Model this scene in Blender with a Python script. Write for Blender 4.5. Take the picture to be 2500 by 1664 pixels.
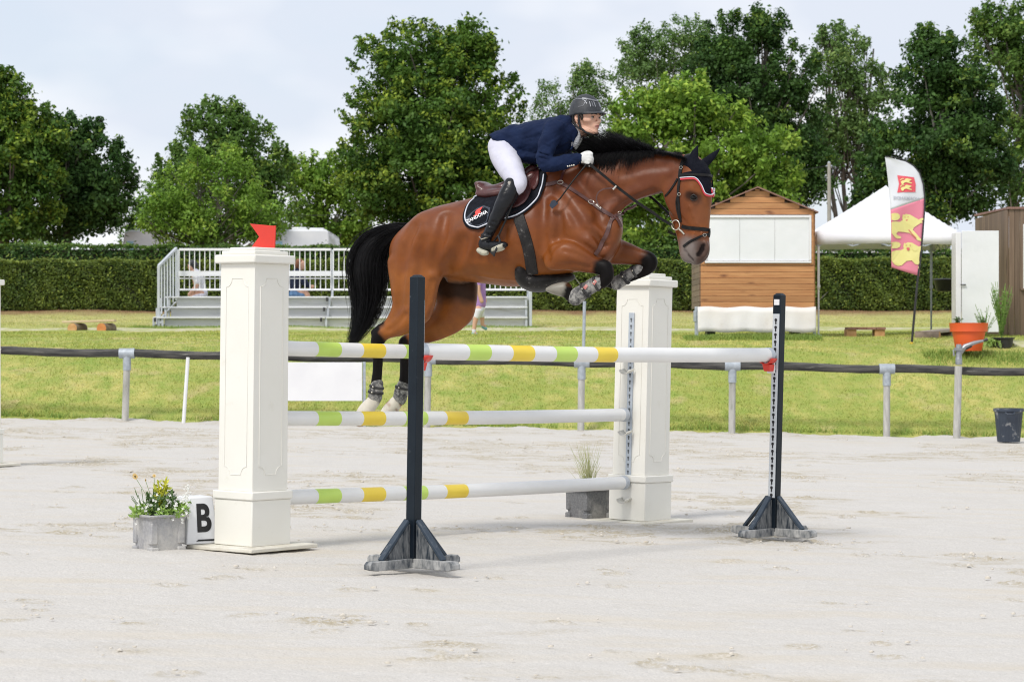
import bpy, bmesh, math, random
import numpy as np
from mathutils import Vector, Matrix, noise as mnoise
from mathutils.bvhtree import BVHTree

S = bpy.context.scene
for o in list(bpy.data.objects): bpy.data.objects.remove(o)
R = math.radians
random.seed(7); rng = np.random.default_rng(7)

# ------------------------------------------------------------------ camera
F = 5900.0; CXP = 1250.0; CYP = 832.0; CH = 1.40; K = 2500/2356
cam_d = bpy.data.cameras.new('camera'); cam = bpy.data.objects.new('camera', cam_d)
S.collection.objects.link(cam); S.camera = cam
cam.location = (0, 0, CH); cam.rotation_euler = (R(90), 0, 0)
cam_d.lens = F/2500*36; cam_d.sensor_width = 36; cam_d.clip_end = 3000; cam_d.clip_start = 0.1
cam_d.dof.use_dof = True; cam_d.dof.focus_distance = 16.6; cam_d.dof.aperture_fstop = 7.1

# ------------------------------------------------------------------ sky and sun
SUN_EL, SUN_AZ = R(50), R(-35)      # azimuth measured from behind the camera, towards the left
w = bpy.data.worlds.new('World'); S.world = w; w.use_nodes = True
nt = w.node_tree; nt.nodes.clear()
def N(t, kind, **kw):
    n = t.nodes.new(kind)
    for k, v in kw.items():
        if hasattr(n, k): setattr(n, k, v)
    return n
out = N(nt, 'ShaderNodeOutputWorld'); bg = N(nt, 'ShaderNodeBackground'); bg.inputs['Strength'].default_value = 0.15
sky = N(nt, 'ShaderNodeTexSky'); sky.sky_type = 'NISHITA'; sky.sun_disc = False
sun_dir = Vector((-math.sin(-SUN_AZ)*math.cos(SUN_EL), -math.cos(SUN_AZ)*math.cos(SUN_EL), math.sin(SUN_EL)))
sky.sun_elevation = SUN_EL; sky.sun_rotation = math.atan2(sun_dir.x, sun_dir.y)
sky.air_density = 1.0; sky.dust_density = 1.5; sky.altitude = 50
tc = N(nt, 'ShaderNodeTexCoord'); mp = N(nt, 'ShaderNodeMapping'); mp.inputs['Scale'].default_value = (1.0, 1.0, 2.2)
mp.inputs['Location'].default_value = (0.31, 0.1, 0.42)
nz = N(nt, 'ShaderNodeTexNoise'); nz.inputs['Scale'].default_value = 6.5; nz.inputs['Detail'].default_value = 5; nz.inputs['Roughness'].default_value = .52
rmp = N(nt, 'ShaderNodeValToRGB'); rmp.color_ramp.elements[0].position = .38; rmp.color_ramp.elements[1].position = .54
rmp.color_ramp.elements[0].color = (.80, .80, .80, 1)
mix = N(nt, 'ShaderNodeMix', data_type='RGBA')
nz2 = N(nt, 'ShaderNodeTexNoise'); nz2.inputs['Scale'].default_value = 5.2; nz2.inputs['Detail'].default_value = 4
cmix = N(nt, 'ShaderNodeMix', data_type='RGBA')
cmix.inputs[6].default_value = (4.75, 5.1, 5.75, 1); cmix.inputs[7].default_value = (6.35, 6.4, 6.6, 1)
r2_ = N(nt, 'ShaderNodeMapRange'); r2_.inputs[1].default_value = .42; r2_.inputs[2].default_value = .60
L = nt.links.new
L(tc.outputs['Generated'], mp.inputs[0]); L(mp.outputs[0], nz.inputs['Vector']); L(mp.outputs[0], nz2.inputs['Vector'])
L(nz.outputs['Fac'], rmp.inputs[0]); L(rmp.outputs[0], mix.inputs[0]); L(nz2.outputs['Fac'], r2_.inputs[0]); L(r2_.outputs[0], cmix.inputs[0])
L(sky.outputs[0], mix.inputs[6]); L(cmix.outputs[2], mix.inputs[7]); L(mix.outputs[2], bg.inputs[0]); L(bg.outputs[0], out.inputs[0])

sd = bpy.data.lights.new('sun', 'SUN'); so = bpy.data.objects.new('sun', sd); S.collection.objects.link(so)
sd.energy = 2.2; sd.angle = R(14); sd.color = (1, .955, .89)
so.rotation_euler = sun_dir.to_track_quat('Z', 'Y').to_euler(); so.location = sun_dir*60
S.view_settings.view_transform = 'Standard'; S.view_settings.look = 'None'; S.view_settings.gamma = 1
S.view_settings.exposure = 0.12
S.render.engine = 'CYCLES'
S.cycles.filter_width = 1.1
S.cycles.max_bounces = 6; S.cycles.transparent_max_bounces = 4

# ------------------------------------------------------------------ helpers
def P3(px, py, Y):                     # full-size photo point + depth -> metres
    return Vector(((px-CXP)*Y/F, Y, CH+(CYP-py)*Y/F))
def Q3(x, y, Y): return P3(x*K, y*K, Y)

def gz_arena(X): return -0.02*(X+1.3)
_py = [0, 39.2, 40.6, 42.4, 43.4, 45, 47, 52, 55, 60, 64, 70, 400]
_pz = [0, 0, .62, 1.22, 1.33, 1.47, 1.50, 1.60, 1.665, 1.92, 2.22, 2.35, 2.4]
def ground(X, Y):
    b = np.interp(Y, _py, _pz); k = np.clip(1-(Y-39.2)/4.5, 0, 1)
    return b + gz_arena(X)*k

_mats = {}
def prin(name):
    m = bpy.data.materials.new(name); m.use_nodes = True
    t = m.node_tree; b = t.nodes['Principled BSDF']
    return m, t, b
def setc(i, c): i.default_value = (c[0], c[1], c[2], 1)
def M(name, c1, c2=None, scale=6, rough=.6, bump=0, bscale=60, metal=0, stretch=(1,1,1), coat=0, detail=5, contrast=(.35,.65), spec=.5, c3=None, s3=2, t3=(.55,.75), sheen=0, sss=0):
    if name in _mats: return _mats[name]
    m, t, b = prin(name); L = t.links.new
    tc = N(t, 'ShaderNodeTexCoord'); mp = N(t, 'ShaderNodeMapping'); mp.inputs['Scale'].default_value = stretch
    L(tc.outputs['Object'], mp.inputs[0])
    setc(b.inputs['Base Color'], c1)
    if c2 is not None:
        n = N(t, 'ShaderNodeTexNoise'); n.inputs['Scale'].default_value = scale; n.inputs['Detail'].default_value = detail
        r = N(t, 'ShaderNodeMapRange'); r.inputs[1].default_value, r.inputs[2].default_value = contrast
        x = N(t, 'ShaderNodeMix', data_type='RGBA'); setc(x.inputs[6], c1); setc(x.inputs[7], c2)
        L(mp.outputs[0], n.inputs['Vector']); L(n.outputs['Fac'], r.inputs[0]); L(r.outputs[0], x.inputs[0])
        last = x.outputs[2]
        if c3 is not None:
            n3 = N(t, 'ShaderNodeTexNoise'); n3.inputs['Scale'].default_value = s3; n3.inputs['Detail'].default_value = 8; n3.inputs['Roughness'].default_value = .65
            r3 = N(t, 'ShaderNodeMapRange'); r3.inputs[1].default_value, r3.inputs[2].default_value = t3
            x3 = N(t, 'ShaderNodeMix', data_type='RGBA'); setc(x3.inputs[7], c3)
            L(mp.outputs[0], n3.inputs['Vector']); L(n3.outputs['Fac'], r3.inputs[0]); L(r3.outputs[0], x3.inputs[0]); L(last, x3.inputs[6]); last = x3.outputs[2]
        L(last, b.inputs['Base Color'])
    b.inputs['Roughness'].default_value = rough; b.inputs['Metallic'].default_value = metal
    b.inputs['Coat Weight'].default_value = coat; b.inputs['Specular IOR Level'].default_value = spec
    b.inputs['Sheen Weight'].default_value = sheen
    if sss: b.inputs['Subsurface Weight'].default_value = sss; b.inputs['Subsurface Radius'].default_value = (.01,.004,.002)
    if bump:
        n = N(t, 'ShaderNodeTexNoise'); n.inputs['Scale'].default_value = bscale; n.inputs['Detail'].default_value = 4
        bp = N(t, 'ShaderNodeBump'); bp.inputs['Strength'].default_value = 1; bp.inputs['Distance'].default_value = bump
        L(mp.outputs[0], n.inputs['Vector']); L(n.outputs['Fac'], bp.inputs['Height']); L(bp.outputs[0], b.inputs['Normal'])
    _mats[name] = m
    return m

def tag(o, label=None, cat=None, group=None, kind=None):
    if label: o['label'] = label
    if cat: o['category'] = cat
    if group: o['group'] = group
    if kind: o['kind'] = kind
    return o
def wloc(o):
    v = Vector((0, 0, 0))
    while o: v += o.location; o = o.parent
    return v
def root(name, loc, label, cat, group=None):
    o = bpy.data.objects.new(name, None); o.location = loc; o.empty_display_size = .1
    S.collection.objects.link(o); return tag(o, label, cat, group)

class MB:
    """collects shapes in world metres, builds one mesh object"""
    def __init__(s): s.v = []; s.f = []; s.m = []; s.mi = 0
    def add(s, vs, fs):
        n = len(s.v); s.v += [tuple(p) for p in vs]; s.f += [tuple(i+n for i in f) for f in fs]; s.m += [s.mi]*len(fs); return s
    def box(s, c, size, rot=None, taper=1.0):
        hx, hy, hz = size[0]/2, size[1]/2, size[2]/2; c = Vector(c); vs = []
        for z in (-1, 1):
            k = taper if z > 0 else 1
            for x, y in ((-1,-1),(1,-1),(1,1),(-1,1)):
                p = Vector((x*hx*k, y*hy*k, z*hz))
                if rot is not None: p = (rot if isinstance(rot, Matrix) else Matrix.Rotation(rot, 3, 'Z')) @ p
                vs.append(c+p)
        return s.add(vs, [(3,2,1,0),(4,5,6,7),(0,1,5,4),(1,2,6,5),(2,3,7,6),(3,0,4,7)])
    def bar(s, a, b, w, h, up=(0,0,1)):
        a, b = Vector(a), Vector(b); d = (b-a); l = d.length; d.normalize(); up = Vector(up)
        x = d.cross(up)
        if x.length < 1e-4: x = d.cross(Vector((0,1,0)))
        x.normalize(); u = x.cross(d)
        m = Matrix((x, d, u)).transposed()
        return s.box((a+b)/2, (w, l, h), m)
    def tube(s, pts, r, n=8, cap=True, flat=1.0):
        pts = [Vector(p) for p in pts]
        if not hasattr(r, '__len__'): r = [r]*len(pts)
        ref = None; vs = []; fs = []
        for i, p in enumerate(pts):
            d = (pts[min(i+1, len(pts)-1)]-pts[max(i-1, 0)])
            if d.length < 1e-9: d = Vector((0,0,1))
            d.normalize()
            if ref is None: ref = Vector((0,0,1)) if abs(d.z) < .9 else Vector((1,0,0))
            x = ref - d*ref.dot(d); x.normalize(); y = d.cross(x); ref = x
            for j in range(n):
                a = 2*math.pi*j/n; vs.append(p+(x*math.cos(a)+y*math.sin(a)*flat)*r[i])
            if i:
                b = (i-1)*n
                for j in range(n): fs.append((b+j, b+(j+1)%n, b+n+(j+1)%n, b+n+j))
        if cap: fs.append(tuple(range(n))[::-1]); fs.append(tuple(range(len(vs)-n, len(vs))))
        return s.add(vs, fs)
    def cyl(s, a, b, r0, r1=None, n=12): return s.tube([a, b], [r0, r0 if r1 is None else r1], n)
    def lathe(s, c, prof, n=24, rot=None, ribs=0, ribd=0):
        c = Vector(c); vs = []; fs = []
        for i, (r, z) in enumerate(prof):
            for j in range(n):
                a = 2*math.pi*j/n; rr = r*(1+(ribd if ribs and (j*ribs//n) % 2 else 0))
                p = Vector((rr*math.cos(a), rr*math.sin(a), z))
                if rot is not None: p = rot @ p
                vs.append(c+p)
            if i:
                b = (i-1)*n
                for j in range(n): fs.append((b+j, b+(j+1)%n, b+n+(j+1)%n, b+n+j))
        fs.append(tuple(range(n))[::-1]); fs.append(tuple(range(len(vs)-n, len(vs))))
        return s.add(vs, fs)
    def prism(s, poly, org, ax, ay, depth):
        """poly in 2d on axes ax, ay; extruded by vector depth"""
        org, ax, ay, depth = Vector(org), Vector(ax), Vector(ay), Vector(depth); n = len(poly)
        a = [org+ax*x+ay*y for x, y in poly]; b = [p+depth for p in a]
        return s.add(a+b, [tuple(range(n)), tuple(range(2*n-1, n-1, -1))]+[(i, i+n, (i+1)%n+n, (i+1)%n) for i in range(n)])
    def grid(s, P):
        """P: list of rows of points -> open sheet"""
        nr, nc = len(P), len(P[0]); vs = [p for r in P for p in r]
        return s.add(vs, [(i*nc+j, i*nc+j+1, (i+1)*nc+j+1, (i+1)*nc+j) for i in range(nr-1) for j in range(nc-1)])
    def sphere(s, c, r, nu=12, nv=8, sc=(1,1,1), rot=None):
        c = Vector(c); vs = []; fs = []
        for i in range(nv+1):
            t = math.pi*i/nv
            for j in range(nu):
                a = 2*math.pi*j/nu; p = Vector((math.sin(t)*math.cos(a)*sc[0], math.sin(t)*math.sin(a)*sc[1], math.cos(t)*sc[2]))*r
                if rot is not None: p = rot @ p
                vs.append(c+p)
            if i:
                b = (i-1)*nu
                for j in range(nu): fs.append((b+j, b+nu+j, b+nu+(j+1)%nu, b+(j+1)%nu))
        return s.add(vs, fs)
    def build(s, name, mats, parent=None, smooth=35, bevel=0, solid=0, origin=None, seg=2):
        me = bpy.data.meshes.new(name); base = wloc(parent) if parent else Vector((0,0,0))
        if parent is None:
            a = np.array(s.v); base = Vector(origin) if origin is not None else Vector(((a[:,0].min()+a[:,0].max())/2, (a[:,1].min()+a[:,1].max())/2, a[:,2].min()))
        me.from_pydata([(p[0]-base.x, p[1]-base.y, p[2]-base.z) for p in s.v], [], s.f)
        if not isinstance(mats, (list, tuple)): mats = [mats]
        for m in mats: me.materials.append(m)
        me.polygons.foreach_set('material_index', s.m)
        me.validate(); bmx = bmesh.new(); bmx.from_mesh(me); bmesh.ops.recalc_face_normals(bmx, faces=bmx.faces); bmx.to_mesh(me); bmx.free()
        return finish(me, name, parent, base, smooth, bevel, solid, seg)
def finish(me, name, parent, base, smooth=35, bevel=0, solid=0, seg=2):
    if smooth:
        me.shade_smooth()
        if smooth < 180: me.set_sharp_from_angle(angle=R(smooth))
    o = bpy.data.objects.new(name, me); S.collection.objects.link(o)
    if parent: o.parent = parent
    else: o.location = base
    if solid:
        md = o.modifiers.new('solid', 'SOLIDIFY'); md.thickness = abs(solid); md.offset = 1 if solid > 0 else -1
    if bevel:
        md = o.modifiers.new('bevel', 'BEVEL'); md.width = bevel; md.segments = seg; md.limit_method = 'ANGLE'; md.angle_limit = R(40)
    return o
def fastmesh(name, V, Fq, mat, parent=None, base=None, attrs=None, smooth=False):
    """V (n,3) world, Fq (m,k) equal size faces"""
    V = np.asarray(V, np.float32); Fq = np.asarray(Fq, np.int32); k = Fq.shape[1]
    if base is None: base = np.array([(V[:,0].min()+V[:,0].max())/2, (V[:,1].min()+V[:,1].max())/2, V[:,2].min()]) if parent is None else np.array(wloc(parent))
    me = bpy.data.meshes.new(name); me.vertices.add(len(V)); me.vertices.foreach_set('co', (V-np.asarray(base, np.float32)).ravel())
    me.loops.add(Fq.size); me.loops.foreach_set('vertex_index', Fq.ravel())
    me.polygons.add(len(Fq)); me.polygons.foreach_set('loop_start', np.arange(0, Fq.size, k, dtype=np.int32))
    if attrs:
        for nm, a in attrs.items():
            if a.ndim == 1:
                at = me.attributes.new(nm, 'FLOAT', 'POINT'); at.data.foreach_set('value', a.astype(np.float32))
            else:
                at = me.attributes.new(nm, 'FLOAT_COLOR', 'POINT'); c = np.ones((len(V), 4), np.float32); c[:, :3] = a; at.data.foreach_set('color', c.ravel())
    me.update(calc_edges=True)
    for m in (mat if isinstance(mat, (list, tuple)) else [mat]): me.materials.append(m)
    if smooth: me.shade_smooth()
    o = bpy.data.objects.new(name, me); S.collection.objects.link(o)
    if parent: o.parent = parent
    else: o.location = base
    return o

def text_mesh(body, size, spacing=1.0, bold=0.0):
    cu = bpy.data.curves.new('t', 'FONT'); cu.body = body; cu.size = size; cu.align_x = 'CENTER'; cu.align_y = 'CENTER'; cu.space_character = spacing; cu.offset = bold
    o = bpy.data.objects.new('t', cu); S.collection.objects.link(o); dg = bpy.context.evaluated_depsgraph_get()
    me = bpy.data.meshes.new_from_object(o.evaluated_get(dg)); vs = [v.co.copy() for v in me.vertices]; fs = [tuple(p.vertices) for p in me.polygons]
    bpy.data.objects.remove(o); bpy.data.curves.remove(cu); bpy.data.meshes.remove(me)
    return vs, fs

# ------------------------------------------------------------------ signed distance field modeller for bodies and cloth
def catmull(A, sub):
    A = np.asarray(A, float)
    if len(A) < 3 or sub <= 1: return A
    E = np.vstack([2*A[0]-A[1], A, 2*A[-1]-A[-2]]); out = []
    for i in range(1, len(E)-2):
        p0, p1, p2, p3 = E[i-1], E[i], E[i+1], E[i+2]
        for t in np.arange(sub)/sub:
            out.append(.5*((2*p1)+(-p0+p2)*t+(2*p0-5*p1+4*p2-p3)*t*t+(-p0+3*p1-3*p2+p3)*t**3))
    out.append(E[-2]); return np.array(out)
class SDF:
    def __init__(s, lo, hi, h):
        s.h = h; s.lo = np.array(lo, float); s.n = np.ceil((np.array(hi)-s.lo)/h).astype(int)+1
        s.D = np.full(s.n, 1.0, np.float32); s.ax = [s.lo[i]+h*np.arange(s.n[i]) for i in range(3)]
    def _rng(s, lo, hi):
        a = np.clip(np.floor((lo-s.lo)/s.h).astype(int), 0, s.n); b = np.clip(np.ceil((hi-s.lo)/s.h).astype(int)+1, 0, s.n)
        return [slice(a[i], b[i]) for i in range(3)]
    def chain(s, nodes, k=.03, sub=5, carve=False, paint=None):
        """nodes: (x,y,z,r,ry) r = radius in the x-z plane, ry = radius across (y)"""
        A = np.array([n if len(n) == 5 else tuple(n)+(n[3],) for n in nodes], float); A = catmull(A, sub); A[:,3:] = np.maximum(A[:,3:], .002)
        if len(A) == 1: A = np.vstack([A, A+1e-5])
        m = k+3*s.h; rr = np.maximum(A[:,3], A[:,4])[:,None]
        lo = (A[:,:3]-rr).min(0)-m; hi = (A[:,:3]+rr).max(0)+m
        SL = s._rng(lo, hi)
        if any(q.stop <= q.start for q in SL): return
        d = np.full([q.stop-q.start for q in SL], 1.0, np.float32)
        for i in range(len(A)-1):
            a, b = A[i], A[i+1]; R_ = max(a[3], b[3], a[4], b[4])+m
            q = s._rng(np.minimum(a[:3], b[:3])-R_, np.maximum(a[:3], b[:3])+R_); q = [slice(max(z.start, y.start), min(z.stop, y.stop)) for z, y in zip(q, SL)]
            if any(z.stop <= z.start for z in q): continue
            X = s.ax[0][q[0]][:,None,None]; Y = s.ax[1][q[1]][None,:,None]; Z = s.ax[2][q[2]][None,None,:]
            asp = (a[3]/a[4]+b[3]/b[4])/2; ba = b[:3]-a[:3]
            den = ba[0]**2+(ba[1]*asp)**2+ba[2]**2+1e-12
            t = np.clip(((X-a[0])*ba[0]+(Y-a[1])*ba[1]*asp*asp+(Z-a[2])*ba[2])/den, 0, 1)
            aspt = (a[3]/a[4])+(b[3]/b[4]-a[3]/a[4])*t
            dd = np.sqrt((X-a[0]-ba[0]*t)**2+((Y-a[1]-ba[1]*t)*aspt)**2+(Z-a[2]-ba[2]*t)**2)-(a[3]+(b[3]-a[3])*t)
            dd = np.where(aspt < 1, dd/np.maximum(aspt, .3), dd)*np.where(aspt < 1, np.maximum(aspt, .3), 1)
            o = tuple(slice(z.start-w_.start, z.stop-w_.start) for z, w_ in zip(q, SL))
            d[o] = np.minimum(d[o], dd)
        SL = tuple(SL); D = s.D[SL]
        if carve:
            e = -d; hh = np.clip(.5-.5*(e-D)/k, 0, 1); s.D[SL] = e*(1-hh)+D*hh+k*hh*(1-hh)
        else:
            hh = np.clip(.5+.5*(d-D)/k, 0, 1); s.D[SL] = d*(1-hh)+D*hh-k*hh*(1-hh)
    def mesh(s):
        D = s.D; D[0] = D[-1] = 1; D[:,0] = D[:,-1] = 1; D[:,:,0] = D[:,:,-1] = 1
        I = D < 0; c = np.zeros(tuple(s.n-1), np.uint8)
        for dx in (0,1):
            for dy in (0,1):
                for dz in (0,1): c += I[dx:dx+s.n[0]-1, dy:dy+s.n[1]-1, dz:dz+s.n[2]-1]
        act = np.argwhere((c > 0) & (c < 8)); idx = np.full(c.shape, -1, np.int32); idx[tuple(act.T)] = np.arange(len(act))
        acc = np.zeros((len(act), 3)); cnt = np.zeros(len(act))
        cor = [(i,j,k) for i in (0,1) for j in (0,1) for k in (0,1)]
        for a in cor:
            for ax in range(3):
                if a[ax]: continue
                b = list(a); b[ax] = 1
                va = D[tuple((act+a).T)]; vb = D[tuple((act+b).T)]; m = (va < 0) != (vb < 0)
                t = np.where(m, va/(va-vb+1e-20), 0); p = np.tile(np.array(a, float), (len(act), 1)); p[:,ax] += t
                acc += p*m[:,None]; cnt += m
        V = s.lo+(act+acc/cnt[:,None])*s.h; Fs = []
        for ax in range(3):
            u, v = (ax+1)%3, (ax+2)%3
            sl0 = [slice(None)]*3; sl1 = [slice(None)]*3; sl0[ax] = slice(0,-1); sl1[ax] = slice(1,None)
            a = I[tuple(sl0)]; b = I[tuple(sl1)]; e = np.argwhere(a != b); e = e[(e[:,u] > 0) & (e[:,v] > 0)]
            ins = a[tuple(e.T)]; q = []
            for du, dv in ((1,1),(0,1),(0,0),(1,0)):
                g = e.copy(); g[:,u] -= du; g[:,v] -= dv; q.append(idx[tuple(g.T)])
            q = np.array(q).T; q[~ins] = q[~ins][:,::-1]; Fs.append(q)
        Fs = np.vstack(Fs); Fs = Fs[(Fs >= 0).all(1)]
        # one relaxation pass removes grid ripple
        for _ in range(2):
            sm = np.zeros_like(V); cn = np.zeros(len(V))
            for i, j in ((0,1),(1,2),(2,3),(3,0)):
                np.add.at(sm, Fs[:,i], V[Fs[:,j]]); np.add.at(cn, Fs[:,i], 1); np.add.at(sm, Fs[:,j], V[Fs[:,i]]); np.add.at(cn, Fs[:,j], 1)
            V = V*.55+sm/cn[:,None]*.45
        return V, Fs
def vnormals(V, Fq):
    n = np.zeros_like(V); a = np.cross(V[Fq[:,2]]-V[Fq[:,0]], V[Fq[:,3]]-V[Fq[:,1]])
    for i in range(4): np.add.at(n, Fq[:,i], a)
    return n/(np.linalg.norm(n, axis=1)[:,None]+1e-12)
class Frame:
    """vertical plane of a figure: local x = heading, local y = away from the camera side, z up"""
    def __init__(s, ox, oy, oz, heading):
        s.o = np.array([ox, oy, oz]); c, sn = math.cos(heading), math.sin(heading)
        s.A = np.array([[c, sn, 0], [-sn, c, 0], [0, 0, 1]])     # world -> local rows
    def pix(s, px, py, wn=0.0):
        C = s.A @ (np.array([0, 0, CH])-s.o); d = s.A @ np.array([(px-CXP)/F, 1, (CYP-py)/F])
        t = (-wn-C[1])/d[1]; return C+d*t
    def scale(s, px, py, wn=0.0):
        p = s.A.T @ s.pix(px, py, wn)+s.o; return F/p[1]
    def node(s, px, py, wn, rpx, rl=None):
        p = s.pix(px, py, wn); r = rpx/s.scale(px, py, wn); return (p[0], p[1], p[2], r, r if rl is None else rl)
    def toW(s, V): return np.asarray(V) @ s.A + s.o
    def toL(s, V): return (np.asarray(V)-s.o) @ s.A.T
# ================================================================== GROUND
def node_mix(t, a, b, f):
    x = N(t, 'ShaderNodeMix', data_type='RGBA'); L = t.links.new
    for i, s in ((6, a), (7, b)):
        if isinstance(s, tuple): setc(x.inputs[i], s)
        else: L(s, x.inputs[i])
    if isinstance(f, float): x.inputs[0].default_value = f
    else: L(f, x.inputs[0])
    return x.outputs[2]
def noise_fac(t, vec, scale, lo, hi, detail=5, rough=.55):
    n = N(t, 'ShaderNodeTexNoise'); n.inputs['Scale'].default_value = scale; n.inputs['Detail'].default_value = detail; n.inputs['Roughness'].default_value = rough
    r = N(t, 'ShaderNodeMapRange'); r.inputs[1].default_value = lo; r.inputs[2].default_value = hi
    t.links.new(vec, n.inputs['Vector']); t.links.new(n.outputs['Fac'], r.inputs[0]); return r.outputs[0]
def mat_grass(name, blades=False):
    m, t, b = prin(name); L = t.links.new; g = N(t, 'ShaderNodeNewGeometry'); pos = g.outputs['Position']
    f1 = noise_fac(t, pos, .55, .40, .62, 6); f2 = noise_fac(t, pos, 3.5, .35, .7, 6); f3 = noise_fac(t, pos, 1.3, .56, .70, 7)
    c = node_mix(t, (.36, .385, .09), (.53, .49, .16), f1); c = node_mix(t, c, (.27, .36, .07), f2)
    c = node_mix(t, c, (.50, .44, .19), f3)
    # drier strip between the path and the hedge, worn earth under the hedge
    sx = N(t, 'ShaderNodeSeparateXYZ'); L(pos, sx.inputs[0])
    nn = noise_fac(t, pos, 1.5, .2, .8); ad = N(t, 'ShaderNodeMath', operation='MULTIPLY_ADD'); L(nn, ad.inputs[0]); ad.inputs[1].default_value = 2.0; L(sx.outputs[1], ad.inputs[2])
    r = N(t, 'ShaderNodeMapRange'); r.inputs[1].default_value = 53; r.inputs[2].default_value = 63; r.inputs[4].default_value = .5; L(ad.outputs[0], r.inputs[0])
    c = node_mix(t, c, (.55, .48, .23), r.outputs[0])
    r2 = N(t, 'ShaderNodeMapRange'); r2.inputs[1].default_value = 62.6; r2.inputs[2].default_value = 64.4; L(ad.outputs[0], r2.inputs[0])
    c = node_mix(t, c, (.28, .17, .09), r2.outputs[0])
    if blades:
        a = N(t, 'ShaderNodeAttribute', attribute_name='rnd'); r = N(t, 'ShaderNodeMapRange'); r.inputs[3].default_value = .65; r.inputs[4].default_value = 1.45
        L(a.outputs['Fac'], r.inputs[0]); mu = N(t, 'ShaderNodeMix', data_type='RGBA', blend_type='MULTIPLY'); mu.inputs[0].default_value = 1
        L(c, mu.inputs[6]); L(r.outputs[0], mu.inputs[7]); c = mu.outputs[2]
        b.inputs['Subsurface Weight'].default_value = 0
    else:
        n = N(t, 'ShaderNodeTexNoise'); n.inputs['Scale'].default_value = 30; n.inputs['Detail'].default_value = 5; L(pos, n.inputs['Vector'])
        bp = N(t, 'ShaderNodeBump'); bp.inputs['Distance'].default_value = .04; L(n.outputs['Fac'], bp.inputs['Height']); L(bp.outputs[0], b.inputs['Normal'])
    L(c, b.inputs['Base Color']); b.inputs['Roughness'].default_value = .75; b.inputs['Specular IOR Level'].default_value = .25
    return m
m_grass = mat_grass('grass_ground'); m_blade = mat_grass('grass_blades', True)

def sheet(name, X, Y, Zf, mat, kind='structure', smooth=True):
    XX, YY = np.meshgrid(X, Y, indexing='ij') if X.ndim == 1 else (X, Y); Z = Zf(XX, YY); nx, ny = XX.shape
    V = np.stack([XX, YY, Z], -1).reshape(-1, 3); i = np.arange(nx*ny).reshape(nx, ny)
    Fq = np.stack([i[:-1,:-1], i[1:,:-1], i[1:,1:], i[:-1,1:]], -1).reshape(-1, 4)
    o = fastmesh(name, V, Fq, mat, base=(0,0,0), smooth=smooth); tag(o, kind=kind); return o
ys = np.concatenate([[-60, -10, 8, 38, 39.0], np.arange(39.2, 47, .2), np.arange(47, 72, .6), [80, 100, 150, 300, 900, 2200]])
xs = np.concatenate([[-1500, -300, -80], np.arange(-40, 40.1, .8), [80, 300, 1500]])
def zg(X, Y):
    z = ground(X, np.minimum(Y, 400.)) - np.where(Y < 39.15, .06, 0)
    z += .03*np.sin(X*1.3+Y*.8)*np.sin(Y*1.1-X*.37)*(Y > 39.6)
    z = np.where((Y > 38.9) & (np.abs(X) < 41), z, z); return z
sheet('ground', xs, ys, zg, m_grass)

# riding arena: pale sand with scuffed patches
m, t, b = prin('arena_sand'); L = t.links.new; g = N(t, 'ShaderNodeNewGeometry'); pos = g.outputs['Position']
f1 = noise_fac(t, pos, .9, .35, .65, 5); f2 = noise_fac(t, pos, 14, .3, .7, 6, .65); f3 = noise_fac(t, pos, 90, .3, .7, 3)
c = node_mix(t, (.59, .565, .53), (.545, .52, .485), f1); c = node_mix(t, c, (.64, .615, .58), f2)
c = node_mix(t, c, (.50, .48, .45), f3)
mp_ = N(t, 'ShaderNodeMapping'); mp_.inputs['Scale'].default_value = (.35, 1.4, 1); L(pos, mp_.inputs[0])
f5 = noise_fac(t, mp_.outputs[0], 1.4, .50, .75, 7, .6); c = node_mix(t, c, (.56, .51, .43), f5)
a = N(t, 'ShaderNodeAttribute', attribute_name='scuff'); f6 = noise_fac(t, pos, 38, .38, .54, 5, .7); mm = N(t, 'ShaderNodeMath', operation='MULTIPLY'); L(a.outputs['Fac'], mm.inputs[0]); L(f6, mm.inputs[1]); c = node_mix(t, c, (.41, .36, .265), mm.outputs[0])
L(c, b.inputs['Base Color']); b.inputs['Roughness'].default_value = .9; b.inputs['Specular IOR Level'].default_value = .2
n = N(t, 'ShaderNodeTexNoise'); n.inputs['Scale'].default_value = 45; n.inputs['Detail'].default_value = 6; L(pos, n.inputs['Vector'])
bp = N(t, 'ShaderNodeBump'); bp.inputs['Distance'].default_value = .012; bp.inputs['Strength'].default_value = .7; L(n.outputs['Fac'], bp.inputs['Height']); L(bp.outputs[0], b.inputs['Normal'])
m_sand = m
ny_, nx_ = 820, 700
Yl = 8.2*(39.35/8.2)**(np.arange(ny_)/(ny_-1)); uu = np.linspace(-.34, .34, nx_)
XX = uu[:,None]*Yl[None,:]; YY = np.tile(Yl, (nx_, 1))
def fbm(X, Y, sc, seed=0, octs=4):
    """cheap value noise in numpy"""
    r = np.random.default_rng(seed); T = r.random((256, 256)); out = 0; amp = 1; tot = 0
    for o in range(octs):
        x = X*sc+o*17.3; y = Y*sc+o*9.1; xi = np.floor(x).astype(int); yi = np.floor(y).astype(int); fx = x-xi; fy = y-yi
        fx = fx*fx*(3-2*fx); fy = fy*fy*(3-2*fy); g = lambda i, j: T[i & 255, j & 255]
        out = out+amp*((g(xi,yi)*(1-fx)+g(xi+1,yi)*fx)*(1-fy)+(g(xi,yi+1)*(1-fx)+g(xi+1,yi+1)*fx)*fy); tot += amp; amp *= .5; sc *= 2.03
    return out/tot
patch = np.clip((fbm(XX, YY, .45, 3)-.50)/.12, 0, 1)*.9+.1
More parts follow.
